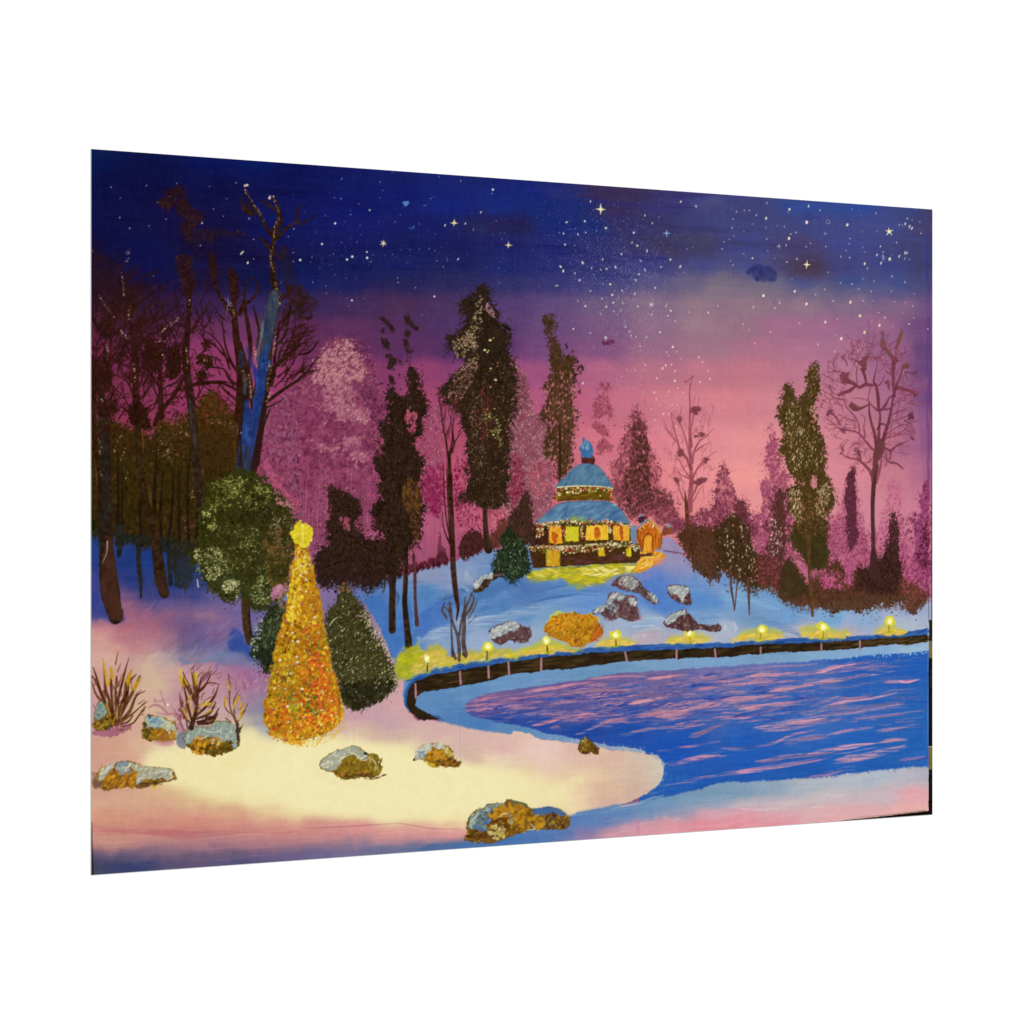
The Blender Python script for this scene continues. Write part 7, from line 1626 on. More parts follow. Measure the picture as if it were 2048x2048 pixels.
rock('C3 315,1820 350,1770 400,1720 480,1690 560,1685 660,1690 750,1710 800,1770 840,1840 850,1900 D3 840,50 780,90 700,130 640,150 560,140 520,110 430,80 360,40 330,10', (176, 124, 24), [(190, 140, 30), (160, 104, 20), (206, 156, 40), (140, 84, 20), (214, 130, 30)], 520, [], 0, edge=(150, 84, 30), size=(2, 5))
dabs('C3 340,1800 800,1790 840,1890 D3 640,130 360,40', 130, (2, 4.5), [(120, 70, 20), (130, 84, 24)], a=(.4, .8), ang=(30, 120), asp=(3, 6))
dabs('C3 380,1740 520,1720 500,1800 390,1800', 14, (2, 4), [(222, 160, 30), (226, 140, 30)], a=(.6, .9), asp=(1, 1.6))
dabs('C3 740,1700 850,1880 D3 840,60 740,110 C3 780,1800', 70, (1.5, 3.4), [(176, 84, 30), (196, 100, 30)], a=(.5, .9))

YB = [(150, 110, 30), (120, 86, 26), (176, 130, 36), (96, 64, 22)]
WC = [(206, 206, 180), (176, 180, 166), (150, 160, 160), (216, 206, 170)]
P('painted_rock', 'small yellow painted rock on the tip of the snow spit')
poly('D3 622,1098 632,1045 660,1005 692,982 715,1008 745,1020 790,1060 822,1098 800,1108 820,1145 785,1150 742,1122 700,1146 652,1132', (104, 78, 24), 1, rough=.6, fine=.4, spline=False)
dabs('D3 640,1090 660,1020 700,1000 760,1060 740,1100 660,1120', 46, (1, 2.4), [(150, 122, 36), (128, 100, 28), (170, 146, 60)], a=(.5, .9), fuzz=.3)
dabs('D3 740,1040 810,1095 800,1140 720,1100', 26, (1, 2.2), [(58, 40, 22), (76, 54, 24)], a=(.5, .9), fuzz=.3)
dabs('D3 650,1110 800,1120 780,1146 660,1136', 18, (1, 2.2), [(56, 40, 22)], a=(.5, .9), fuzz=.3)
dabs('D3 660,1020 692,985 712,1008 680,1040', 12, (.8, 1.8), [(196, 190, 150)], a=(.5, .9), fuzz=.3)
line('D3 625,1095 640,1040 692,984 740,1018 822,1098', [1, 1.4, 1], (56, 44, 26), .6)
P('painted_rock', 'large ochre painted rock at the bottom centre with a blue crest')
rock('''D2 1520,1720 1530,1640 1550,1560 1600,1490 1720,1420 1870,1405 1900,1375 1932,1380 D3 60,1575 150,1600 200,1640 430,1640 520,1690 548,1720 545,1790 500,1830 380,1830 280,1830 150,1850 60,1870 0,1900 D2 1900,1740 1780,1775 1650,1775 1540,1760''', (112, 80, 26), YB + [(90, 60, 24)], 560, [], 0, edge=(60, 44, 26), size=(1.6, 4))
poly('D2 1540,1640 1560,1560 1610,1490 1720,1425 1870,1408 1860,1450 1760,1490 1700,1560 1720,1640 1640,1640', (120, 136, 130), .95, rough=2, fine=1.6)
dabs('D2 1550,1620 1620,1490 1860,1415 1740,1500 1680,1640', 110, (2, 5), [(140, 156, 150), (96, 116, 116), (160, 172, 160), (80, 100, 110)], a=(.5, .95))
dabs('D2 1720,1500 1932,1420 D3 120,1600 180,1700 100,1760 D2 1800,1560', 110, (3, 6.5), [(196, 140, 30), (176, 124, 30), (150, 106, 30)], a=(.5, .95), fuzz=1)
dabs('D2 1760,1600 1932,1540 1932,1640 1780,1640', 46, (3, 7), [(76, 46, 16), (96, 60, 20), (130, 90, 30)], a=(.5, .95), ang=(-10, 20), asp=(2, 4))
dabs('D2 1540,1660 1760,1660 1760,1750 1560,1750', 60, (3, 7), [(80, 52, 18), (110, 76, 26), (60, 40, 18)], a=(.5, .95), ang=(-10, 20), asp=(2, 4))
dabs('D2 1730,1640 1850,1600 1880,1700 1780,1740', 46, (2, 5), [(206, 186, 110), (176, 156, 84), (190, 176, 120)], a=(.5, .95))
dabs('D2 1700,1560 1750,1550 1750,1590 1710,1600', 12, (2, 5), [(66, 96, 176), (84, 116, 190)], a=(.6, .95))
poly('D2 1600,1620 1650,1610 1720,1660 1690,1670 1620,1650', (84, 110, 170), .85, rough=2)
poly('D3 210,1645 300,1635 430,1640 520,1690 470,1700 380,1690 300,1700 230,1710', (70, 104, 170), .95, rough=1.5)
poly('D3 0,1570 60,1570 140,1600 190,1640 150,1630 60,1600 0,1590', (96, 104, 84), .8)
dabs('D3 0,1750 300,1720 360,1800 100,1840', 100, (3, 6.5), [(190, 140, 30), (150, 106, 26), (120, 86, 28)], a=(.5, .95))
dabs('D3 320,1710 520,1700 520,1800 350,1820', 60, (2.5, 5), [(110, 76, 40), (84, 54, 36), (150, 124, 50), (70, 60, 60)], a=(.5, .95))
dabs('D3 0,1700 20,1700 30,1760 0,1780', 10, (2, 4), [(130, 150, 150)], a=(.6, .9))
for p in 'D2 1580,1580 1610,1540 1650,1500|D2 1830,1540 1870,1510 1932,1500|D2 1580,1610 1600,1600|D3 180,1780 230,1830 150,1840|D2 1700,1480 1740,1470|D2 1800,1630 1850,1660'.split('|'):
    line(p, [1, 2.4, 1], (206, 206, 180), .85)
P('painted_rock', 'ochre painted rock with grey snow, centre of the cream snow')
rock('D2 185,1070 210,1000 310,940 400,910 480,880 560,905 620,950 700,950 735,1020 745,1110 700,1160 620,1165 540,1170 420,1190 330,1130 250,1110 200,1090', (120, 100, 26), YB + [(140, 124, 30)], 240, ['D2 195,1060 240,980 400,910 480,885 600,940 620,980 560,1000 480,960 400,990 360,1060 290,1100 220,1080'], 80, cap=(160, 162, 146), edge=(84, 76, 50), size=(1.8, 4.5), caps=WC)
dabs('D2 370,1140 740,1130 730,1165 450,1190', 40, (2, 5), [(84, 50, 30), (70, 40, 26)], a=(.5, .9), ang=(-10, 30), asp=(2, 4))
dabs('D2 640,960 740,1000 730,1110 660,1110', 50, (1.6, 4), [(206, 190, 110), (150, 124, 30), (96, 70, 24)], a=(.5, .95), ang=(50, 110), asp=(2, 4))
dots(K('D2 612,955 600,950'), 3, (40, 40, 30), .9)
for p in 'D2 330,1040 380,1000 470,960 470,975|D2 200,1060 230,1100|D2 570,1020 620,1010 640,990|D2 640,970 700,1050 690,1110|D2 440,940 500,950 540,990'.split('|'):
    line(p, [1, 2.2, 1], (216, 206, 170), .85)
P('painted_rock', 'low ochre painted rock with a white crown, right of centre on cream snow')
rock('D2 1045,1010 1070,950 1120,890 1200,860 1290,860 1370,890 1410,960 1420,1000 1475,1060 1400,1070 1300,1075 1220,1080 1180,1040 1140,1000 1080,1005', (150, 110, 30), YB + [(196, 140, 40)], 150, ['D2 1060,990 1080,920 1150,870 1220,870 1200,920 1160,980 1100,1000', 'D2 1230,870 1320,870 1330,920 1260,900'], 46, cap=(176, 180, 160), edge=(110, 96, 60), size=(1.8, 4.2), caps=WC)
dabs('D2 1190,940 1340,940 1320,1000 1200,1000', 40, (2, 4.5), [(206, 140, 30), (190, 130, 40)], a=(.5, .95))
dabs('D2 1340,890 1400,920 1390,970 1340,960', 20, (2, 4), [(206, 186, 110)], a=(.5, .95))
dabs('D2 1280,1010 1400,990 1470,1055 1300,1070', 46, (2, 5), [(84, 50, 30), (120, 80, 26), (66, 40, 30)], a=(.5, .95), ang=(10, 40), asp=(2, 4))
poly('D2 1170,1040 1240,1050 1240,1085 1210,1080', (206, 176, 50), .8)
dabs('D2 1110,940 1170,930 1150,980 1110,975', 10, (2, 4), [(100, 130, 170)], a=(.5, .9))
dots(K('D2 1052,1010'), 2.6, (50, 40, 30), .9)
P('painted_rock', 'long low painted rock at the left edge, half capped with pale snow')
rock('D1 25,1010 60,960 120,900 200,870 280,845 380,840 460,870 560,890 680,900 760,920 795,1000 740,1020 650,1040 560,1060 440,1080 330,1070 240,1085 150,1110 90,1080 30,1070', (130, 92, 34), YB + [(196, 136, 30)], 260, ['D1 85,980 110,920 160,880 230,860 180,920 150,1000 110,1010', 'D1 250,880 300,850 370,850 370,900 300,960 260,930', 'D1 390,860 500,880 740,910 770,960 730,1010 620,1000 480,1010 430,1050 430,960'], 60, cap=(160, 160, 140), edge=(80, 64, 50), size=(2, 4.8), caps=[(176, 176, 150), (130, 140, 140), (190, 186, 150), (206, 200, 170)])
dabs('D1 250,870 370,850 370,930 290,960', 34, (2.5, 5), [(110, 126, 150), (130, 144, 160)], a=(.5, .95))
dabs('D1 190,930 260,920 420,930 400,1040 150,1060', 70, (3, 6), [(206, 140, 30), (176, 116, 30), (140, 90, 30)], a=(.5, .95), ang=(30, 80), asp=(1.6, 3))
dabs('D1 30,980 90,970 100,1070 40,1070', 30, (2.5, 5), [(110, 84, 74), (140, 110, 90)], a=(.5, .95))
dabs('D1 430,1050 650,1020 790,990 650,1045 450,1080', 40, (2, 5), [(84, 64, 30), (66, 50, 30)], a=(.5, .95), ang=(0, 30), asp=(2, 4))
poly('D1 560,1070 640,1050 600,1095', (206, 170, 60), .8)
for p in 'D1 140,960 170,910 200,880|D1 340,900 375,870 370,850|D1 460,920 490,900|D1 700,1010 760,990 740,940|D1 430,1050 460,1000 500,990|D1 620,950 680,930 730,930'.split('|'):
    line(p, [1.2, 3, 1.2], (216, 210, 186), .9)
P('painted_rock', 'blocky painted rock with a blue corner behind the long low rock')
rock('D1 485,620 495,500 540,415 600,420 680,440 750,470 810,520 820,600 790,640 700,650 600,660 540,650', (130, 100, 34), YB + [(176, 120, 30)], 150, ['D1 520,490 545,425 640,430 760,490 815,560 800,620 740,580 680,530 600,520 540,530'], 70, cap=(170, 176, 150), edge=(84, 70, 50), size=(2, 4.5), caps=[(186, 186, 160), (150, 160, 150), (206, 200, 160)])
dabs('D1 530,440 650,450 640,530 540,520', 40, (2.5, 5), [(96, 126, 160), (120, 150, 176), (150, 170, 176)], a=(.6, .95))
dabs('D1 490,500 550,510 560,620 500,620', 26, (2.5, 5), [(76, 66, 24), (96, 80, 30)], a=(.6, .95))
dabs('D1 620,550 780,570 780,640 640,630', 34, (2.5, 5), [(190, 130, 30), (150, 96, 40)], a=(.6, .95))
poly('D1 600,660 760,645 780,680 690,695 620,680', (190, 130, 140), .8, soft=1)
line('D1 545,415 560,440', [4, 3], (44, 44, 40), .9)
P('painted_rock', 'rounded painted rock with a wide grey green snow cap')
poly('D1 820,600 880,560 920,640 900,700 880,735 820,690', (106, 116, 146), .8, rough=3)
rock('D1 870,620 890,560 950,520 1080,520 1150,480 1240,470 1320,510 1350,590 1385,640 1360,700 1300,740 1200,770 1120,785 1060,770 980,775 920,720 890,690', (96, 76, 20), YB + [(80, 64, 16), (196, 130, 30)], 260, ['D1 875,620 900,560 960,525 1080,525 1180,480 1260,480 1330,530 1350,620 1350,700 1310,720 1290,660 1200,650 1100,620 1000,620 940,660 910,680'], 130, cap=(140, 154, 146), edge=(84, 84, 70), size=(2, 4.6), caps=[(160, 172, 160), (120, 140, 140), (180, 186, 166), (136, 150, 150)])
dabs('D1 950,630 1190,630 1190,700 1060,740 960,700', 60, (2.5, 5.5), [(206, 150, 40), (190, 120, 30), (150, 110, 30)], a=(.6, .95), ang=(60, 120))
dabs('D1 1050,700 1300,670 1300,740 1120,780', 70, (2.5, 5), [(76, 60, 16), (96, 80, 24)], a=(.6, .95))
for p in 'D1 990,620 1040,630 1090,600|D1 1100,650 1140,640 1130,690|D1 1160,570 1200,560 1210,590|D1 1240,580 1280,610|D1 1040,545 1100,570 1160,570|D1 1180,640 1190,680 1160,690'.split('|'):
    line(p, [1, 2.4, 1], (206, 210, 196), .85)
dabs('D1 970,730 1060,740 1040,775 980,775', 10, (2, 5), [(206, 140, 40)], a=(.6, .9))
P('painted_rock', 'mossy painted rock under the first shrub at the left edge')
poly('D1 30,560 150,520 300,530 380,520 300,580 200,610 90,610', (160, 96, 130), .85, rough=3, fine=1.5)
rock('D1 45,420 60,340 90,290 140,300 170,370 220,450 230,510 170,530 100,560 50,540 35,500', (110, 96, 40), YB, 70, ['D1 50,430 60,340 95,295 140,310 160,380 140,430 90,460'], 46, cap=(130, 150, 140), edge=(80, 70, 50), caps=[(150, 170, 160), (110, 130, 130), (96, 120, 120)])
dabs('D1 60,480 220,440 230,520 120,550 50,530', 40, (2.5, 5), [(96, 70, 26), (150, 120, 30), (70, 50, 24)], a=(.6, .95))

# ------------------------------------------------------------------ shrubs in the snow
SB, SY2 = (84, 52, 20), (190, 146, 30)


def shoots(items, col, a=.95):
    for w in items.split('|'):
        p, ws = w.strip().split(':')
        line(p, [float(v) for v in ws.split(',')], np.array(col) + RS.normal(0, 8), a, var=12)


P('painted_shrub', 'spiky brown and yellow painted shrub at the left edge')
shoots('D1 240,510 200,330 150,180 140,50 C1 125,1460:5,6,5,4,1|D1 245,510 215,300 200,130 200,0 C1 200,1540:5,6,6,5,2|D1 250,500 260,300 300,120 330,0 C1 365,1450:6,6,5,4,1|D1 250,490 240,250 250,60 C1 260,1720 300,1600:5,5,4,3,1|D1 230,480 160,320 80,150 30,60 C1 20,1640:4,5,5,4,2|D1 220,450 120,250 70,80 C1 35,1540:4,6,5,2|D1 260,480 330,330 400,200 460,60 C1 465,1640:6,6,7,5,2|D1 260,500 370,380 430,240 520,190:6,7,5,1|D1 280,490 400,400 480,330 540,290:4,4,3,1|D1 300,520 400,490 460,410 520,340:3,3,3,1|D1 245,440 320,240 340,100 390,0:5,5,5,2|D1 130,300 60,220 20,100:3,4,2|D1 230,420 180,330 180,260:4,4,2|D1 270,420 340,250 360,120 430,40:4,6,7,2|D1 260,500 350,480 400,420:3,4,2|C1 240,1510 265,1390:3,1|C1 260,1580 290,1500:2,1', SB)
shoots('C1 355,1700 360,1640 380,1580:6,9,4|C1 400,1760 440,1690 465,1640:4,8,4|C1 200,1560 210,1640:8,4|C1 130,1480 150,1620 160,1700:3,5,3|D1 390,170 430,120:5,8,4|D1 340,100 380,40:5,9,4|D1 170,140 190,60:5,3|D1 210,500 250,400:3,2|D1 150,300 190,420:3,2', SY2, .85)
shoots('D1 200,380 230,300:4,2|D1 300,300 350,200:5,4|D1 130,200 150,300:6,4|D1 240,200 260,300:3,2|D1 320,350 290,420:4,2', (60, 36, 24), .8)
shoots('D1 255,330 255,450:2,1.5|D1 215,200 235,400:2,1.5|D1 310,300 280,450:1.5,1|D1 120,180 200,420:1.5,1', (206, 160, 130), .8)
for k in range(26):
    p = K('D1 %d,%d' % (RS.uniform(40, 500), RS.uniform(100, 420)))[0]
    an = math.degrees(math.atan2(-(p[1] - 1450), p[0] - 234))
    twig(p[0], p[1], an + RS.normal(0, 25), RS.uniform(8, 18), 2.2, 0, (104, 60, 40), .85)
dabs('D1 240,500 380,480 380,540 260,560', 30, (2, 4), [(150, 84, 110), (120, 70, 60)], a=(.4, .8))
P('painted_shrub', 'pink painted twigs between the left shrub and the middle one')
shoots('D1 540,350 600,320 660,340 720,400:2,4,5,3|D1 600,270 630,290 690,270:4,3,1|D1 620,390 700,410 780,400 850,420:3,5,6,5|D1 840,560 830,450 850,380:5,7,3|D1 870,560 800,400 750,330:5,3,1|D1 700,330 660,220 650,180:3,2,1|D1 790,430 790,370:3,2|D1 600,300 600,250:2,1', (160, 100, 124), .8)
dabs('D1 800,350 880,330 890,560 830,560 780,430', 50, (2, 4), [(150, 84, 106), (120, 60, 80), (176, 116, 130)], a=(.4, .85), ang=(60, 120))
dots(K('D1 720,320'), 2.6, (232, 206, 190), .9)
P('painted_shrub', 'tallest twiggy painted shrub with yellow tips, behind the rounded rock')
shoots('D1 940,540 970,430 990,330 985,200 960,60 C1 960,1560:8,6,5,5,4,1|D1 985,330 920,200 850,80 C1 830,1600:5,6,6,2|D1 950,500 910,350 880,200 850,100:4,5,4,2|D1 990,300 1010,150 1050,60 C1 1100,1600:5,4,6,2|D1 990,220 1060,150 1120,30:4,4,2|D1 970,430 1080,330 1150,240 1190,130:5,5,5,1|D1 980,450 1100,400 1160,300:4,6,3|D1 990,480 1130,440 1190,350:4,6,2|D1 1000,500 1120,480 1180,400:4,7,3|D1 900,520 880,400 840,300 830,200:3,4,4,1|D1 920,480 870,420 840,360:3,3,1|D1 985,180 990,80 1030,20:4,3,1|D1 960,250 900,120 860,20:3,5,2|D1 1000,200 1090,120 1200,130:3,3,1|D1 970,300 960,150 940,20:4,4,2|C1 985,1560 1040,1510:2,1|C1 940,1560 965,1520:2,1', (84, 48, 26))
shoots('C1 835,1560 840,1640 850,1700:5,7,4|C1 870,1640 900,1700:4,6,3|C1 960,1600 980,1700:5,8,4|D1 830,60 870,150:5,7,3|D1 900,300 940,230:4,6,3|D1 1050,320 1140,310:5,8,5|D1 1070,400 1120,370:4,7,4|D1 860,350 900,450:4,6,3|D1 1010,330 1100,280:3,6,3|D1 930,330 960,400:4,4,2|D1 985,30 990,120:5,6,3', (196, 156, 36), .8)
shoots('D1 930,530 960,430 985,340:9,6,4|D1 1080,440 1150,430:8,7,4|D1 985,240 990,180:6,3|D1 1000,480 1080,490:7,6', (66, 38, 28), .9)
poly('D1 1015,70 1060,20 1110,30 1080,90 1030,110', (130, 84, 96), .7, rough=2)
for k in range(44):
    p = K('D1 %d,%d' % (RS.uniform(850, 1180), RS.uniform(20, 480)))[0]
    an = math.degrees(math.atan2(-(p[1] - 1450), p[0] - 387))
    twig(p[0], p[1], an + RS.normal(0, 28), RS.uniform(6, 16), 2.0, 0, [(96, 56, 36), (120, 86, 30)][k % 2], .85)
P('painted_shrub', 'thin yellow tipped painted shrub just right of the tallest one')
shoots('D1 1365,660 1370,600 1350,480 1330,400 1330,270 1380,180:3,5,4,3,3,1|D1 1345,480 1290,330 1290,150 1275,40 C1 1300,1640:3,3,3,3,1|D1 1370,580 1400,520 1410,500:4,3,1|D1 1360,480 1420,380 1460,300:3,3,1|D1 1320,420 1250,350 1245,250:2,3,2|D1 1330,350 1360,240 1390,230:3,2,1|D1 1300,480 1250,440:3,2|D1 1350,560 1390,570:5,2|D1 1380,440 1440,370:2,1|D1 1345,180 1350,120:1.5,1', (96, 60, 36))
shoots('D1 1250,250 1255,330:4,5|D1 1345,290 1370,250:4,6|D1 1375,460 1400,380 1430,330:3,6,3|D1 1265,100 1290,180:3,4|D1 1320,360 1340,300:3,5|D1 1385,300 1390,340:4,5', (206, 160, 40), .85)
shoots('D1 1360,500 1365,640:7,5|D1 1360,550 1395,530:7,3', (66, 44, 36), .85)
for k in range(24):
    p = K('D1 %d,%d' % (RS.uniform(1240, 1440), RS.uniform(100, 460)))[0]
    twig(p[0], p[1], RS.uniform(50, 130), RS.uniform(5, 12), 1.4, 0, [(110, 70, 46), (170, 130, 40)][k % 2], .8)

# ------------------------------------------------------------------ what shows beyond the painted canvas at the right edge
P('photographed_background', 'black and dark gold strip beyond the right edge of the canvas')
def strip(y0, y1, col, x0=1856.2):
    poly([(x0 + (0.0 if y1 < 1500 else .3), y0), (1870, y0), (1870, y1), (x0, y1)], col, 1, rough=0, fine=.3, spline=False, var=3)


strip(1240, 1282, (40, 32, 22), 1857.3)
strip(1282, 1318, (120, 104, 58), 1856.8)
strip(1316, 1494, (24, 20, 14), 1856.4)
line([(1861, 1340), (1861, 1372)], [2, 3], (70, 56, 40), .7)
line([(1861, 1395), (1862, 1405)], [2, 2], (60, 40, 36), .7)
line([(1856, 1493.5), (1866, 1493.5)], [2, 2], (190, 176, 120), .9, spline=False)
strip(1495, 1540, (116, 100, 52), 1856)
strip(1539, 1640, (22, 18, 14), 1856)
poly([(1680, 1641.6), (1760, 1633), (1830, 1624.8), (1857, 1621.5), (1857, 1600), (1870, 1600), (1870, 1650), (1680, 1655)], (20, 14, 10), 1, rough=0, fine=.2, spline=False)
line([(1700, 1637), (1780, 1629), (1850, 1621)], [1, 2.5, 3], (140, 120, 96), .6)
line([(1856, 1170), (1857, 1245)], [1.4, 1.6], (60, 50, 50), .8)
line([(1862.5, 730), (1863, 1240)], [.6, 3], (40, 26, 40), .8)
back(0)
line([(1855.5, 1265), (1855, 1400), (1854.5, 1610)], [1.4, 1.4], (176, 190, 206), .5, tex='v', ta=.6)

# ------------------------------------------------------------------ photo print texture: grain, weave, ink
rg = np.random.default_rng(99)
xx = np.arange(W)[None, :]
yy = np.arange(H)[:, None]
weave = (np.sin(xx * 2 * math.pi / 3.3 + N_B * 1.5) * np.sin(yy * 2 * math.pi / 3.1 + N_A * 1.5)).astype(np.float32)
thr = np.clip(N_BIG + 0.5, 0, 1)
# ink profile: the print holds blues and lilacs back
B_G = img[..., 2] - img[..., 1]
wt = np.clip((B_G + 4) / 30, 0, 1) * np.clip((262 - img[..., 0]) / 60, .3, 1)
for i_, (nm_, lb_) in enumerate(PARTS):
    if nm_ == 'painted_water':
        wt[lab == i_] *= .3
    if nm_ in ('painted_snow', 'painted_retaining_wall', 'painted_pavilion'):
        wt[lab == i_] *= .45
wt = blur(wt.astype(np.float32), 1)
img[..., 0] *= 1 - .03 * wt
img[..., 1] *= 1 - .03 * wt
img[..., 2] *= 1 - .12 * wt
lum = img @ np.array([.3, .59, .11], np.float32)
k_ = np.where(lab == 0, .93, .97).astype(np.float32)[..., None]
img[:] = lum[..., None] + k_ * (img - lum[..., None])
img[:] = np.where(img < 100, img * (0.86 + 0.0014 * img), img + (img - 100) * (255 - img) * 0.0006)
img += (weave * 0.8 * thr + N_F * 1.2 + rg.normal(0, 1.3, (H, W)))[..., None]
img += rg.normal(0, 1.0, (H, W, 3))
np.clip(img, 1, 254, out=img)

# ------------------------------------------------------------------ scene
scene = bpy.context.scene
COL = scene.collection
LIGHT = 1.20        # light arriving on the print, the paper colours are divided by it


def srgb2lin(c):
    c = c / 255.0
    return np.where(c <= 0.04045, c / 12.92, ((c + 0.055) / 1.055) ** 2.4)


def new_mat(name):
    m = bpy.data.materials.new(name)
    m.use_nodes = True
    b = m.node_tree.nodes['Principled BSDF']
    b.inputs['Specular IOR Level'].default_value = 0.0
    return m, b, m.node_tree


mat, b, nt = new_mat('printed_ink')
at = nt.nodes.new('ShaderNodeAttribute')
at.attribute_name = 'ink'
ns = nt.nodes.new('ShaderNodeTexNoise')
ns.inputs['Scale'].default_value = 900
tc = nt.nodes.new('ShaderNodeTexCoord')
mr = nt.nodes.new('ShaderNodeMapRange')
mr.inputs['To Min'].default_value = 0.96
mr.inputs['To Max'].default_value = 1.04
mx = nt.nodes.new('ShaderNodeVectorMath')
mx.operation = 'SCALE'
nt.links.new(tc.outputs['Object'], ns.inputs['Vector'])
nt.links.new(ns.outputs['Fac'], mr.inputs['Value'])
nt.links.new(at.outputs['Color'], mx.inputs[0])
nt.links.new(mr.outputs['Result'], mx.inputs['Scale'])
nt.links.new(mx.outputs['Vector'], b.inputs['Base Color'])
b.inputs['Roughness'].default_value = 0.7
INK = mat
mat, b, nt = new_mat('white_paper')
ns = nt.nodes.new('ShaderNodeTexNoise')
ns.inputs['Scale'].default_value = 300
cr = nt.nodes.new('ShaderNodeValToRGB')
cr.color_ramp.elements[0].color = (0.40, 0.40, 0.41, 1)
cr.color_ramp.elements[1].color = (0.47, 0.47, 0.47, 1)
nt.links.new(ns.outputs['Fac'], cr.inputs['Fac'])
nt.links.new(cr.outputs['Color'], b.inputs['Base Color'])
b.inputs['Roughness'].default_value = 0.9
PAPER = mat
mat, b, nt = new_mat('white_wall_paint')
ns = nt.nodes.new('ShaderNodeTexNoise')
ns.inputs['Scale'].default_value = 6
cr = nt.nodes.new('ShaderNodeValToRGB')
cr.color_ramp.elements[0].color = (0.92, 0.92, 0.92, 1)
cr.color_ramp.elements[1].color = (0.95, 0.95, 0.95, 1)
nt.links.new(ns.outputs['Fac'], cr.inputs['Fac'])
nt.links.new(cr.outputs['Color'], b.inputs['Base Color'])
b.inputs['Roughness'].default_value = 0.9
WALL = mat

# camera: 50 mm, level, straight ahead; the print is turned 17 degrees about the upright
F = 2048 * 50 / 36.0
ZL = PH * F / 1451.8                                 # distance of the left edge
XL = -840.0 * ZL / F
XR, ZR = 840.0 * (1 + KR) * ZL / F, ZL * (1 + KR)
ROT = math.atan2(ZR - ZL, XR - XL)
CX, CY = (XL + XR) / 2, (ZL + ZR) / 2
HC = 1.5                                             # camera and print centre height
cam = bpy.data.cameras.new('camera')
cam.lens = 50
cam.sensor_width = 36
cam.clip_start = 0.01
cam.clip_end = 100
co = bpy.data.objects.new('camera', cam)
co.location = (0, 0, HC)
co.rotation_euler = (math.radians(90), 0, 0)
COL.objects.link(co)
scene.camera = co

root = bpy.data.objects.new('art_print', None)
root.empty_display_size = 0.1
root.location = (CX, CY, HC - PH / 2)
root.rotation_euler = (0, 0, ROT)
root['label'] = 'unframed landscape art print of a snowy park at dusk, on the white wall'
root['category'] = 'art print'
COL.objects.link(root)


def box_mesh(name, x0, x1, y0, y1, z0, z1, m):
    v = [(x, y, z) for x in (x0, x1) for y in (y0, y1) for z in (z0, z1)]
    f = [(0, 1, 3, 2), (4, 6, 7, 5), (0, 4, 5, 1), (2, 3, 7, 6), (0, 2, 6, 4), (1, 5, 7, 3)]
    me = bpy.data.meshes.new(name)
    me.from_pydata(v, [], f)
    me.materials.append(m)
    return me


mg = 0.0005
sheet = bpy.data.objects.new('paper_sheet', box_mesh('paper_sheet', -PW / 2 - mg, PW / 2 + 0.00005, 0.0001, 0.0009, -mg * .8, PH + 0.00005, PAPER))
sheet['label'] = 'thin white sheet showing as a pale rim at the left and bottom'
sheet.parent = root
COL.objects.link(sheet)

# printed surface: one vertex per painted sample; every painted figure takes its own faces
lin = np.ones((H, W, 4), np.float32)
lin[..., :3] = srgb2lin(img) / LIGHT
# tidy the ownership map: every face belongs to the figure seen at its centre
fl = lab[:-1, :-1].copy()
gx = np.linspace(-PW / 2, PW / 2, W)
gz = np.linspace(PH, 0, H)
nparts = len(PARTS)


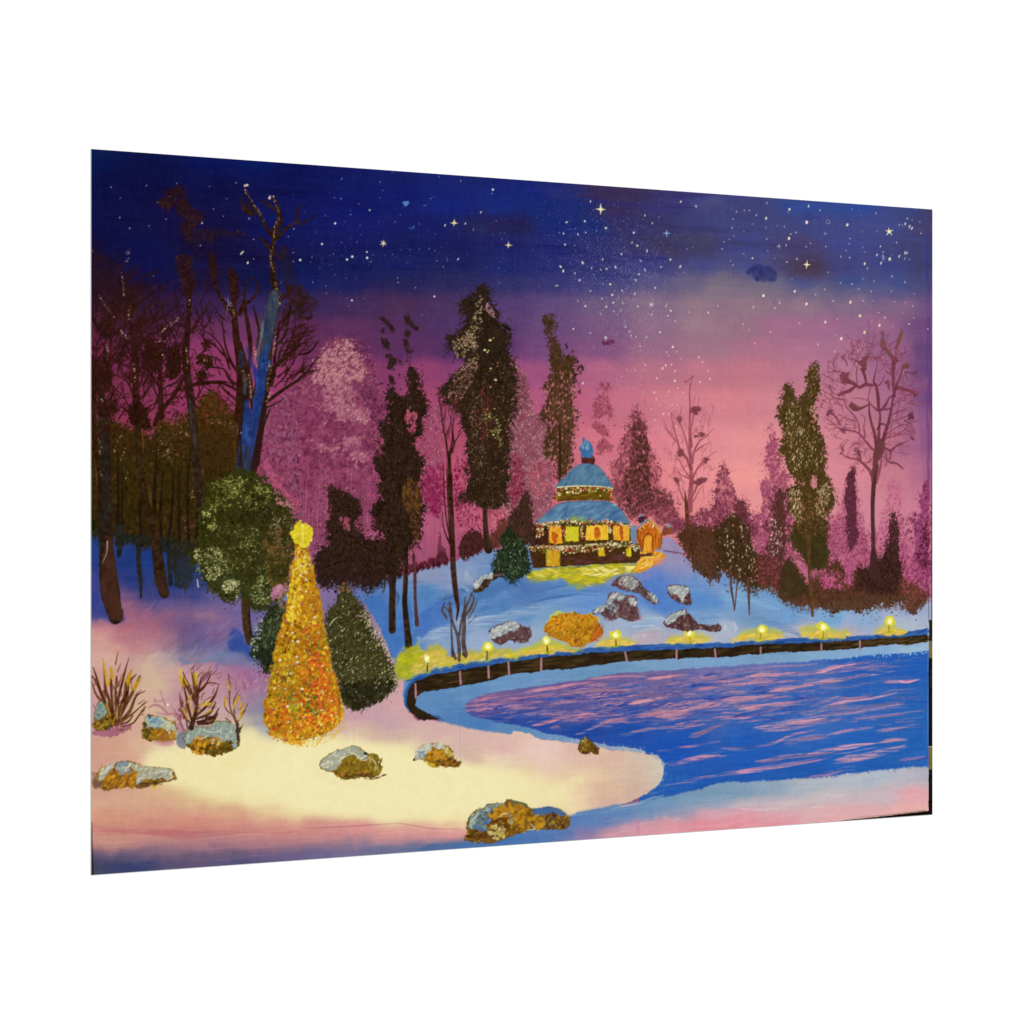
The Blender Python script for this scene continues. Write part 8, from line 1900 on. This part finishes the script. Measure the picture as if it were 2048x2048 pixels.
def sheet_mesh(name, sel):
    ys, xs = np.nonzero(sel)
    a = ys * W + xs
    quads = np.stack([a + W, a + W + 1, a + 1, a], 1)      # facing the viewer (-Y)
    used, inv = np.unique(quads.ravel(), return_inverse=True)
    inv = inv.reshape(-1)
    me = bpy.data.meshes.new(name)
    nv, nf = len(used), len(quads)
    me.vertices.add(nv)
    co_ = np.zeros((nv, 3), np.float32)
    co_[:, 0] = gx[used % W]
    co_[:, 2] = gz[used // W]
    me.vertices.foreach_set('co', co_.ravel())
    me.loops.add(nf * 4)
    me.loops.foreach_set('vertex_index', inv.astype(np.int32))
    me.polygons.add(nf)
    me.polygons.foreach_set('loop_start', np.arange(0, nf * 4, 4, dtype=np.int32))
    me.polygons.foreach_set('loop_total', np.full(nf, 4, np.int32))
    me.update(calc_edges=True)
    at_ = me.color_attributes.new('ink', 'FLOAT_COLOR', 'POINT')
    at_.data.foreach_set('color', lin.reshape(-1, 4)[used].ravel())
    me.materials.append(INK)
    return me


pic = None
cnt = np.bincount(fl.ravel(), minlength=nparts)
for i, (nm, lb) in enumerate(PARTS):
    if i and cnt[i] < 12:
        print('tiny part', nm, cnt[i])
        fl[fl == i] = 0
for i, (nm, lb) in enumerate(PARTS):
    sel = fl == i
    if not sel.any():
        continue
    o = bpy.data.objects.new(nm, sheet_mesh(nm, sel))
    if lb:
        o['label'] = lb
    COL.objects.link(o)
    if i == 0:
        o.parent = root
        pic = o
    else:
        o.parent = pic
print('parts', len(PARTS))

# white wall right behind the sheet, parallel to it
wall = bpy.data.objects.new('backdrop', box_mesh('backdrop', -6, 6, 0.001, 0.1, -HC + PH / 2, 3, WALL))
wall.location = root.location
wall.rotation_euler = root.rotation_euler
wall['kind'] = 'structure'
COL.objects.link(wall)

world = bpy.data.worlds.new('World')
scene.world = world
world.use_nodes = True
bg = world.node_tree.nodes['Background']
bg.inputs['Color'].default_value = (1, 1, 1, 1)
bg.inputs['Strength'].default_value = 1.10

# one large soft lamp far in front, square to the print
la = bpy.data.lights.new('softbox', 'AREA')
la.shape = 'SQUARE'
la.size = 3.0
la.energy = 46
lo = bpy.data.objects.new('softbox', la)
nrm = (math.sin(ROT), -math.cos(ROT))
lo.location = (CX + nrm[0] * 6, CY + nrm[1] * 6, HC)
lo.rotation_euler = (math.radians(90), 0, ROT)
COL.objects.link(lo)

vs = scene.view_settings
vs.view_transform = 'Standard'
vs.look = 'None'
vs.exposure = 0
vs.gamma = 1
vs.use_curve_mapping = False
scene.cycles.max_bounces = 3
scene.cycles.diffuse_bounces = 2
